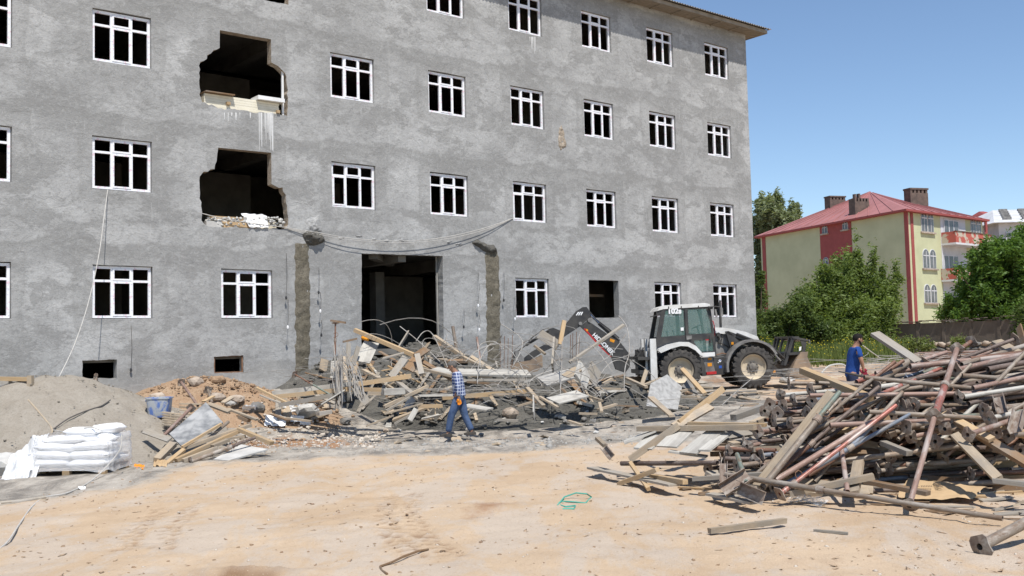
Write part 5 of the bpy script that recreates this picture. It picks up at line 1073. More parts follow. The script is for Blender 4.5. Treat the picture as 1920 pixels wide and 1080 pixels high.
# named front props
hero = [
 # x0,y0,off0, x1,y1,off1, r, outer, inner, frac, plate0, plate1, holes, label
 (1429, 915, -.35, 1574, 735, -.8, .042, 'prop_grey', 'prop_green', .72, False, False, False, 'thick mottled grey prop with a green inner tube leaning at the heap front'),
 (1418, 918, -.1, 1648, 725, -.55, .034, 'prop_rust', 'prop_brown', .45, False, False, False, 'rust coloured prop running up behind the thick mottled grey prop'),
 (1463, 926, -.45, 1680, 760, -.75, .033, 'prop_red', 'prop_red', .12, True, False, True, 'bright red perforated tube slanting across the front of the heap'),
 (1455, 900, -.25, 1672, 768, -.5, .036, 'prop_pink', None, 1, False, False, False, 'dull pinkish tube lying just above the bright red perforated tube'),
 (1590, 845, -.2, 1692, 735, -.3, .035, 'prop_blue', 'prop_grey', .6, False, False, False, 'blue grey tube slanting up through the middle of the heap'),
 (1705, 948, -.55, 1752, 782, -.7, .032, 'prop_pink', None, 1, True, False, False, 'lower pink leg of the tall prop standing in front of the cardboard'),
 (1578, 842, -.25, 1589, 922, -.45, .03, 'prop_pink', None, 1, False, False, False, 'short pinkish tube hanging straight down at the middle of the heap'),
 (1360, 890, -.6, 1880, 972, -.55, .036, 'prop_grey', 'prop_grey', .40, False, False, False, 'long grey galvanised pole lying across the ground before the heap'),
 (1650, 740, -.3, 1765, 690, .2, .03, 'prop_red', 'prop_red', .4, False, False, True, 'red perforated tube higher in the heap, right of the blue grey tube'),
 (1606, 716, .2, 1775, 660, .9, .034, 'prop_red', 'prop_pink', .5, False, False, False, 'red tube on top of the heap beside the man in the blue T-shirt'),
 (1640, 718, .0, 1720, 668, .3, .055, 'prop_grey', None, 1, False, False, False, 'very thick grey tube under the raised wooden board on top of the heap'),
 (1698, 712, .3, 1902, 636, .5, .035, 'prop_green', 'prop_brown', .42, False, True, False, 'long green and brown prop with a head plate, topmost at the right of the heap'),
 (1800, 655, .9, 1820, 641, 1.0, .032, 'prop_rust', None, 1, False, True, False, 'rusty prop end with a square plate poking above the heap behind the others'),
 (1480, 719, .1, 1600, 719, .4, .03, 'prop_grey', None, 1, True, False, False, 'grey prop end facing the camera at the top left of the heap'),
 (1645, 726, .0, 1760, 712, .5, .035, 'prop_white', None, 1, True, False, False, 'pale prop with a square plate below the very thick grey tube'),
 (1288, 839, -.1, 1455, 845, .1, .032, 'prop_rust', None, 1, False, False, False, 'rust red pipe lying under the stacked grey boards at the left of the heap'),
 (1165, 869, -.2, 1345, 868, -.1, .034, 'prop_brown', None, 1, False, False, False, 'long reddish brown pipe lying on the ground at the left end of the heap'),
 (1382, 852, -.5, 1400, 905, -.7, .03, 'prop_green', None, 1, False, False, False, 'short pale green tube leaning at the left of the heap'),
 (1808, 744, -.1, 1930, 725, .1, .032, 'prop_white', None, 1, False, False, False, 'white open ended tube at the upper right of the heap'),
 (1700, 800, -.3, 1755, 790, .0, .03, 'prop_grey', None, 1, True, False, False, 'grey prop end with a bent plate left of the tall pink prop'),
 (1815, 815, -.35, 1893, 789, .0, .032, 'prop_pink', None, 1, True, False, False, 'pinkish prop with a bent base plate jutting out at the right of the heap'),
 (1855, 785, -.2, 1900, 775, .1, .032, 'prop_white', None, 1, True, False, False, 'short white prop with a square plate at the right of the heap'),
 (1865, 768, -.05, 1925, 760, .2, .03, 'prop_grey', None, 1, True, False, False, 'grey prop end right above the short white prop'),
 (1690, 760, -.1, 1760, 745, .3, .03, 'prop_white', None, 1, True, False, False, 'whitish prop end with a twin plate beside the tall pink prop'),
]
for x0, y0, o0, x1, y1, o1, r, mo, mi_, fr, q0, q1, hl, lb in hero:
    prop(gnd(Hp(x0, y0, o0)), gnd(Hp(x1, y1, o1)), r, mo, mi_, fr, q0, q1, lb, None, hl)
# tall leaning prop: upper tube with plates, joined to the pink leg
prop(Hp(1752, 782, -.72), Hp(1794, 655, -.1), .045, 'prop_red', 'prop_pink', .45, True, True, 'tall red and pale pink prop leaning up the front of the heap', None)
pe = gnd(P(1838, 1026, 9.3), .075); prop(pe, P(1990, 945, 9.9), .05, 'prop_grey', None, 1, True, False, 'short thick grey prop with a large plate lying nearest the camera at the bottom right', None)
# ends that face the camera, then the loose fill behind and between them
ends = [(1437+.278*a-400*.278+111, 600+.278*y) for a, y in ()]
C6 = lambda a, y: (1480+a*.2778, 600+y*.2778); C5 = lambda a, y: (1100+a*.427, 600+y*.427)
ends = [C6(*q) for q in ((160, 555), (120, 625), (930, 475), (715, 560), (790, 585), (850, 575), (1010, 620), (820, 650), (1075, 660), (600, 735), (820, 790), (685, 925), (1310, 605), (1390, 605), (590, 1020), (670, 1010), (1050, 735), (985, 820), (890, 860), (1220, 1040), (690, 645), (1140, 520), (470, 650), (785, 715), (1500, 700), (1560, 880), (1400, 760), (1480, 780), (560, 930), (730, 960))]
ends += [C5(*q) for q in ((850, 330), (980, 305), (805, 370), (840, 410), (860, 375), (970, 405), (990, 355), (750, 490), (820, 440), (705, 555), (695, 580), (770, 595), (620, 575), (735, 620), (660, 640), (890, 450), (905, 350), (1040, 370), (1100, 380), (1060, 470))]
top = lambda px: float(np.interp(px, [1380, 1440, 1500, 1600, 1700, 1800, 1960], [815, 760, 722, 712, 694, 668, 640]))
rg = random.Random(5)
def under(px, py): return 1.15*float(ss(790, 880, py))*float(ss(1480, 1580, px))
def inner_len(p, d, L): return p+d*L
def where(px, py):
    t = top(min(px, 1960)); yb = float(np.interp(px, BX, BY)); f = (py-t)/max(yb-t, 1); c = 'at the left end' if px < 1500 else ('left of the middle' if px < 1620 else ('right of the middle' if px < 1760 else 'at the right end'))
    return c+(', near the top' if f < .33 else (', halfway up' if f < .66 else ', low down'))
def fill(px, py, off, L, yaw, tilt, r, m, plate, two=False):
    p = Hp(px, py, off+under(px, py)); d = Vector((math.cos(yaw)*math.cos(tilt), math.sin(yaw)*math.cos(tilt), math.sin(tilt))); q = p+d*L; p = gnd(p, r+.02); q = gnd(q, r+.02)
    mi_ = rg.choice(['prop_grey', 'prop_rust', m]) if two else None
    return prop(p, q, r, m, mi_, rg.uniform(.45, .7), plate, False, GL[m].replace('steel prop among the tangle of the heap', 'prop in the heap '+where(px, py)).replace('among the tangle of the heap', 'in the tangled heap '+where(px, py)), 'steel props in the big heap', False, collar=rg.random() < .7)
for x, y in ends: fill(x, y, rg.uniform(-.15, .12), rg.uniform(1.0, 2.2), rg.uniform(.15, .85), rg.uniform(-.05, .10), rg.uniform(.027, .033), rg.choice(MATP), True)
for i in range(150):
    x = rg.uniform(1400, 1960); t = top(x); yb = float(np.interp(x, BX, BY)); y = t+22+(yb-t-45)*rg.random()**1.15
    L = rg.uniform(1.4, 2.6); yaw = rg.choice([rg.uniform(.0, .6), rg.uniform(.2, .9), rg.uniform(2.6, 3.3) if x > 1750 else rg.uniform(.3, 1.1)]); 
    if y < 760: tilt = rg.uniform(.0, .16)
    else: tilt = rg.uniform(-.12, .10)
    x_ = x-(60 if yaw < 1.5 else -60); fill(max(x_, 1425+rg.uniform(0, 40)), y, rg.uniform(.1, 1.0), L, yaw, tilt, rg.uniform(.027, .036), rg.choice(MATP), rg.random() < .35, rg.random() < .4)
for i in range(34):                       # long pale tubes piled up at the upper right
    x = rg.uniform(1640, 1860); y = rg.uniform(690, 775)-(x-1640)*.10; L = rg.uniform(1.6, 2.8)
    fill(x, y, rg.uniform(-.15, .5), L, rg.uniform(.05, .6), rg.uniform(.06, .20), rg.uniform(.030, .040), rg.choice(['prop_grey', 'prop_grey', 'prop_pink', 'prop_pink', 'prop_grey', 'prop_rust', 'prop_brown']), rg.random() < .3, rg.random() < .4)
for i in range(22):                       # slanting ones that cross the face
    x = rg.uniform(1440, 1880); y = rg.uniform(top(x)+60, 880); fill(x-40, y+30, rg.uniform(-.1, .25), rg.uniform(1.2, 2.2), rg.uniform(.0, .5), rg.uniform(.35, .75), rg.uniform(.028, .034), rg.choice(MATP), rg.random() < .4, True)
# hidden core, past counting
for mt_, nn_, sd_ in (('prop_brown', 170, 9), ('prop_grey', 210, 10), ('prop_rust', 110, 11)):
    b = MB(); rs_ = random.Random(sd_)
    for i in range(nn_):
        x = rs_.uniform(1440, 2000); t = top(min(x, 1960)); yb = float(np.interp(x, BX, BY)); y = t+28+(yb-t-45)*rs_.random(); p = Hp(x, y, rs_.uniform(.7, 2.3)+1.5*under(x, y)); yaw = rs_.uniform(-.2, 1.1); q = p+Vector((math.cos(yaw), math.sin(yaw), rs_.uniform(-.06, .10)))*rs_.uniform(1.2, 2.4)
        b.tube([gnd(p), gnd(q)], rs_.uniform(.028, .036), 8)
    o = part('heap_core', b, mt_, None, True); o['kind'] = 'stuff'
# timbers in and around the heap
def hplank(x0, y0, o0, x1, y1, o1, w, t, mat, label, roll=0, **k): return plank(gnd(Hp(x0, y0, o0), t/2+.005), gnd(Hp(x1, y1, o1), t/2+.005), w, t, mat, label, roll, **k)
PL = [
 (1196, 804, -.2, 1416, 801, -.1, .10, .075, 'wood_pale', 'long straight pale beam lying level across the left end of the heap', 0),
 (1292, 794, .1, 1436, 797, .2, .10, .05, 'wood_fresh', 'yellow plank just behind the long straight pale beam', 0),
 (1180, 862, -.35, 1272, 798, -.1, .10, .09, 'wood_pale', 'thick pale timber pointing at the camera across the grey boards', 0),
 (1182, 868, -.36, 1216, 917, -.55, .05, .05, 'wood_fresh', 'narrow yellow batten standing down from the thick pale timber', .3),
 (1161, 907, -.6, 1233, 880, -.6, .09, .06, 'wood_fresh', 'short thick brown yellow beam lying across the grey board at the left', .2),
 (1110, 877, -.3, 1264, 910, -.55, .17, .03, 'wood_grey', 'long grey board lying at the far left end of the heap', 0),
 (1222, 893, -.3, 1285, 904, -.6, .08, .06, 'wood_fresh', 'yellow wood block under the left props', 0),
 (1274, 793, .5, 1356, 729, 1.9, .10, .03, 'wood_fresh', 'orange batten rising to the right behind the long straight beam', 1.2),
 (1265, 800, .4, 1332, 762, 1.3, .14, .04, 'wood_pale', 'pinkish board lying behind the long straight beam', .5),
 (1331, 926, -.5, 1415, 943, -.65, .14, .03, 'wood_grey', 'flat grey board under the two steel channels', 0),
 (1504, 694, .2, 1634, 748, -.1, .11, .09, 'wood_fresh', 'thick yellow brown timber sloping down at the top left of the heap', .1),
 (1420, 915, -.2, 1560, 737, -.6, .14, .045, 'wood_pale', 'long pale board leaning behind the thick mottled grey prop', .5),
 (1480, 925, -.35, 1638, 893, -.45, .13, .07, 'wood_pale', 'broad pale beam lying at the foot of the heap behind the long galvanised pole', 0),
 (1610, 866, -.1, 1600, 925, -.35, .13, .05, 'wood_pale', 'whitish upright board end beside the short pinkish tube', .2),
 (1625, 903, -.1, 1740, 925, -.2, .12, .05, 'wood_brown', 'brown plank lying at the foot of the heap behind the cardboard', 0),
 (1640, 625, .3, 1722, 680, .2, .15, .05, 'wood_grey', 'raised grey wooden head board sticking up at the top of the heap', .2),
 (1795, 790, -.0, 1940, 878, .3, .12, .06, 'wood_brown', 'long brown timber crossing the shaded right part of the heap', .4),
 (1790, 815, -.1, 1872, 898, -.1, .11, .05, 'wood_pale', 'thick brown timber slanting down in the shaded right part of the heap', .4),
 (1770, 775, .0, 1860, 825, .0, .10, .05, 'wood_fresh', 'yellow timber above the thick slanting brown timber', .4),
 (1655, 770, .0, 1675, 815, -.15, .09, .06, 'wood_brown', 'short upright brown block hanging below the red tube', .2),
 (1655, 830, -.1, 1705, 850, -.25, .10, .06, 'wood_grey', 'short grey beam end jutting out of the heap', 0),
 (1260, 780, .5, 1220, 745, 1.0, .1, .03, 'wood_pale', 'pale batten lying on the ground behind the left end of the heap', 0),
 (1375, 783, .8, 1440, 760, 1.6, .11, .09, 'wood_grey', 'squared grey timber lying behind the left props', 0),
 (1410, 795, .5, 1462, 773, 1.2, .10, .07, 'wood_pale', 'squared pale timber lying behind the left props', 0),
 (1330, 825, .2, 1420, 832, .3, .10, .05, 'wood_pale', 'pale board end between the grey boards and the props', 0),
 (1300, 898, -.3, 1440, 888, -.1, .1, .05, 'wood_grey', 'grey plank at the foot of the left part of the heap', 0),
 (1350, 905, -.35, 1420, 915, -.4, .1, .05, 'wood_pale', 'pale plank end below the short pale green tube', 0),
 (1860, 900, -.1, 1985, 915, .1, .16, .05, 'wood_grey', 'grey plank at the foot of the heap right of the cardboard', 0),
 (1910, 612, 3.0, 1932, 690, 2.0, .12, .03, 'wood_brown', 'dark board standing at the right edge behind the heap', 1),
 (1868, 640, 1.0, 1925, 672, .8, .16, .04, 'wood_pale', 'pale head board of a prop near the right edge on top of the heap', .2),
 (1120, 822, .1, 1135, 836, -.3, .07, .05, 'wood_pale', 'small square block left of the heap', 0),
]
for q in PL: hplank(*q[:9], q[9], q[10])
fbk = 0
for x0, y0, x1, y1, w, dz in ((1205, 842, 1240, 808, .34, 0), (1250, 838, 1290, 800, .34, .03), (1255, 846, 1325, 856, .20, .05), (1290, 850, 1345, 806, .30, .02), (1170, 830, 1230, 806, .42, -.04), (1320, 845, 1362, 812, .18, .0)):
    hplank(x0, y0, -.25+dz, x1, y1, .1, w, .025, 'form_white', 'weathered white formwork board under the long straight beam, '+['second from the left', 'third from the left', 'front one laid crosswise', 'broad one in the middle', 'leftmost and lowest', 'rightmost'][fbk], 0, name='formwork_board', cat='board'); fbk += 1
plank(gnd(G(1330, 1004), .04), gnd(G(1473, 985), .05), .062, .055, 'wood_pale', 'single pale beam lying alone on the bare ground in the foreground', 0)
plank(G(1527, 994, .008), G(1590, 1000, .008), .05, .02, 'wood_grey', 'thin weathered stick lying on the bare ground right of the lone beam', 0)
for i in range(44):
    x = rg.uniform(1420, 1930); t = top(x); yb = float(np.interp(x, BX, BY)); y = rg.uniform(t+70, yb-5); p = Hp(x, y, rg.uniform(.2, 1.0)+under(x, y)); a = rg.uniform(-.6, 1.0); q = p+Vector((math.cos(a), math.sin(a), rg.uniform(-.3, .2)))*rg.uniform(.5, 1.4)
    m = rg.choice(['wood_brown', 'wood_pale', 'wood_grey', 'wood_brown', 'wood_fresh']); plank(gnd(p), gnd(q), rg.choice([.1, .1, .14]), rg.choice([.05, .07]), m, {'wood_brown': 'dark brown timber end wedged between the props', 'wood_pale': 'pale timber end wedged between the props', 'wood_grey': 'weathered grey timber end wedged between the props', 'wood_fresh': 'yellowish timber end wedged between the props'}[m]+' '+where(x, y), rg.uniform(0, 1.5), 'timbers wedged in the heap of props')
for i in range(56):
    x = rg.uniform(1140, 1920); yb = float(np.interp(x, BX, BY)); p = G(x, yb+rg.uniform(-45, 8), .012); a = rg.uniform(-.7, .7); q = p+Vector((math.cos(a), math.sin(a), 0))*rg.uniform(.12, .55); q.z = float(base_h(q.x, q.y))+.015
    m = rg.choice(['wood_pale', 'wood_grey', 'wood_fresh', 'wood_brown']); plank(p, q, rg.uniform(.03, .08), rg.uniform(.01, .03), m, 'splintered '+{'wood_pale': 'pale', 'wood_grey': 'grey', 'wood_fresh': 'yellow', 'wood_brown': 'brown'}[m]+' offcut at the foot of the prop heap '+('at its left end' if x < 1350 else ('by the two channels' if x < 1500 else ('by the plastic bag' if x < 1640 else ('before the cardboard' if x < 1800 else 'at the right edge')))), rg.uniform(-.3, .3), 'wood offcuts at the foot of the prop heap', 'wood_offcut', 'offcut', .02)
for i in range(34):                       # clutter on the low left part of the heap
    x = rg.uniform(1290, 1480); y = rg.uniform(top(max(x, 1400))+25, 895) if x > 1400 else rg.uniform(815, 895); p = Hp(x, y, rg.uniform(-.05, .7)); a = rg.uniform(-.3, .7); q = p+Vector((math.cos(a), math.sin(a), rg.uniform(-.05, .08)))*rg.uniform(.5, 1.5)
    if i % 3: m = rg.choice(['wood_grey', 'wood_pale', 'wood_brown', 'wood_grey']); plank(gnd(p), gnd(q), rg.choice([.1, .14, .2]), rg.choice([.03, .05, .07]), m, {'wood_grey': 'grey', 'wood_pale': 'pale', 'wood_brown': 'dark brown'}[m]+' plank end stacked '+where(x, y), rg.uniform(-.3, .5), 'planks in the left part of the prop heap')
    else: prop(gnd(p), gnd(q), .031, 'prop_grey' if i % 2 else 'prop_brown', None, 1, i % 2 == 0, False, ('grey' if i % 2 else 'brown')+' prop lying '+where(x, y)+' of the heap', 'steel props in the big heap')
# steel channels, head pieces
def channel(x0, y0, o0, x1, y1, o1, w, label, roll):
    p0, p1 = gnd(Hp(x0, y0, o0)), gnd(Hp(x1, y1, o1)); L = (p1-p0).length; b = MB(); b.box(0, L, -w/2, w/2, 0, .008); b.box(0, L, -w/2, -w/2+.008, .0081, w*.5); b.box(0, L, w/2-.008, w/2, .0081, w*.5)
    me = b.fix(b.mesh('steel_channel', 'rusty_plate')); link('steel_channel', me, None, axm(p0, p1, roll), label, 'steel channel')
channel(1355, 922, -.75, 1404, 892, -.75, .17, 'bent rusty channel lying open side up left of the thick mottled prop', 1.0); channel(1386, 915, -.7, 1433, 935, -.8, .16, 'second rusty channel lying right of the bent one', 1.2); channel(1357, 908, -.6, 1357, 870, -.6, .10, 'small upright steel head piece at the start of the long galvanised pole', 0); channel(1720, 680, .1, 1735, 690, .1, .16, 'rusty fork head under the raised wooden board', .5)
channel(1873, 745, -.1, 1880, 775, -.15, .13, 'upright rusty channel piece in the right part of the heap', .3); channel(1915, 770, -.15, 1905, 812, -.2, .15, 'grey channel piece at the right edge of the heap', .3); channel(1134, 840, -.4, 1148, 858, -.5, .11, 'blue painted steel piece left of the heap', .8)
# cardboard, clear plastic, strap
def sheet(name, pts, nx, ny, mat, label, cat, crump=.03, seed=1, f=6, thick=None):
    """pts: four world corners; a crumpled sheet between them"""
    a, b_, c, d = [Vector(p) for p in pts]; U_ = np.linspace(0, 1, nx); V_ = np.linspace(0, 1, ny); g, h = np.meshgrid(U_, V_)
    A_ = [np.array(p[:]) for p in (a, b_, c, d)]; Pn = (A_[0][None, None]*((1-g)*(1-h))[..., None]+A_[1][None, None]*(g*(1-h))[..., None]+A_[2][None, None]*(g*h)[..., None]+A_[3][None, None]*((1-g)*h)[..., None])
    nrm = np.array(((b_-a).cross(d-a)).normalized()[:]); nz = fbm(g, h, f, seed, 4)+1.6*np.abs(pn(g, h, f*.8, seed+2)); ed = fbm(g, h, 4, seed+9, 2); Pn = Pn+nrm*(nz*crump)[..., None]
    ev = np.array((b_-a)[:])*.03; Pn = Pn+ev*(ed)[..., None]; I = np.arange(nx*ny).reshape(ny, nx); F = np.stack([I[:-1, :-1], I[:-1, 1:], I[1:, 1:], I[1:, :-1]], -1).reshape(-1, 4)
    return link(name, npmesh(name, Pn.reshape(-1, 3), F, mat, True), None, None, label, cat)
simple('cardboard', (.50, .36, .21), (.44, .31, .18), 3, .9, 0, .15, .3, 12, .01)
q = [G(1682, 933, .05), G(1822, 938, .05), G(1850, 912, .16), G(1700, 898, .14)]
cb = sheet('cardboard', q, 26, 14, 'cardboard', 'torn flattened brown cardboard box lying at the foot of the prop heap', 'cardboard', .018, 3, 3)
tq = q[0].lerp(q[3], .55).lerp(q[1].lerp(q[2], .5), .55); ux = (q[1]-q[0]).normalized(); uy = ((q[3]-q[0])-(q[3]-q[0]).dot(ux)*ux).normalized(); uzv = ux.cross(uy)
def cmat(p, ang): M = Matrix(((ux.x, uy.x, uzv.x, p.x), (ux.y, uy.y, uzv.y, p.y), (ux.z, uy.z, uzv.z, p.z), (0, 0, 0, 1))); return M @ Matrix.Rotation(ang, 4, 'Z')
simple('ink', (.16, .12, .08), None, 3, .9)
o = text('19192', .11, cmat(tq+uzv*.035, 1.75), 'ink', cb, bold=.002, name='printed_number')
o = text('|||||||', .075, cmat(tq-ux*.26+uzv*.04, .1), 'ink', cb, bold=.001, name='printed_bars')
def m_film():
    n = N('clear_plastic'); n.b.inputs['Base Color'].default_value = (.80, .82, .84, 1); n.b.inputs['Roughness'].default_value = .18; n.b.inputs['Alpha'].default_value = .42; n.b.inputs['Specular IOR Level'].default_value = .9
m_film()
c0 = G(1478, 938, .02); sheet('plastic_bag', [c0, G(1540, 948, .02), G(1555, 938, .10), G(1490, 920, .16)], 30, 18, 'clear_plastic', 'crumpled clear plastic bag lying before the prop heap', 'plastic bag', .05, 5, 7)
simple('strap_green', (.10, .42, .33), None, 3, .5)
b = MB(); b.tube([G(1110-70*(1-t)/2*0+0, 0, 0) for t in ()]+[G(x, y, z) for x, y, z in ((1045, 948, .01), (1058, 932, .05), (1080, 924, .10), (1100, 926, .09), (1109, 932, .02), (1098, 943, .01), (1075, 941, .02), (1058, 940, .02), (1042, 944, .01), (1060, 950, .01), (1079, 948, .01), (1076, 954, .01), (1055, 954, .01))], .010, 5); o = part('plastic_strap', b, 'strap_green', None, True); o['label'] = 'loop of green plastic strap lying on the bare ground'; o['category'] = 'strap'
b = MB(); b.tube([G(x, y, z) for x, y, z in ((803, 1030, .01), (785, 1033, .03), (765, 1040, .02), (755, 1044, .03), (735, 1054, .01), (713, 1062, .02), (716, 1070, .01), (726, 1076, .01))], .011, 6); o = part('twig', b, 'wood_brown', None, True); o['label'] = 'bent brown twig lying in the foreground sand'; o['category'] = 'twig'
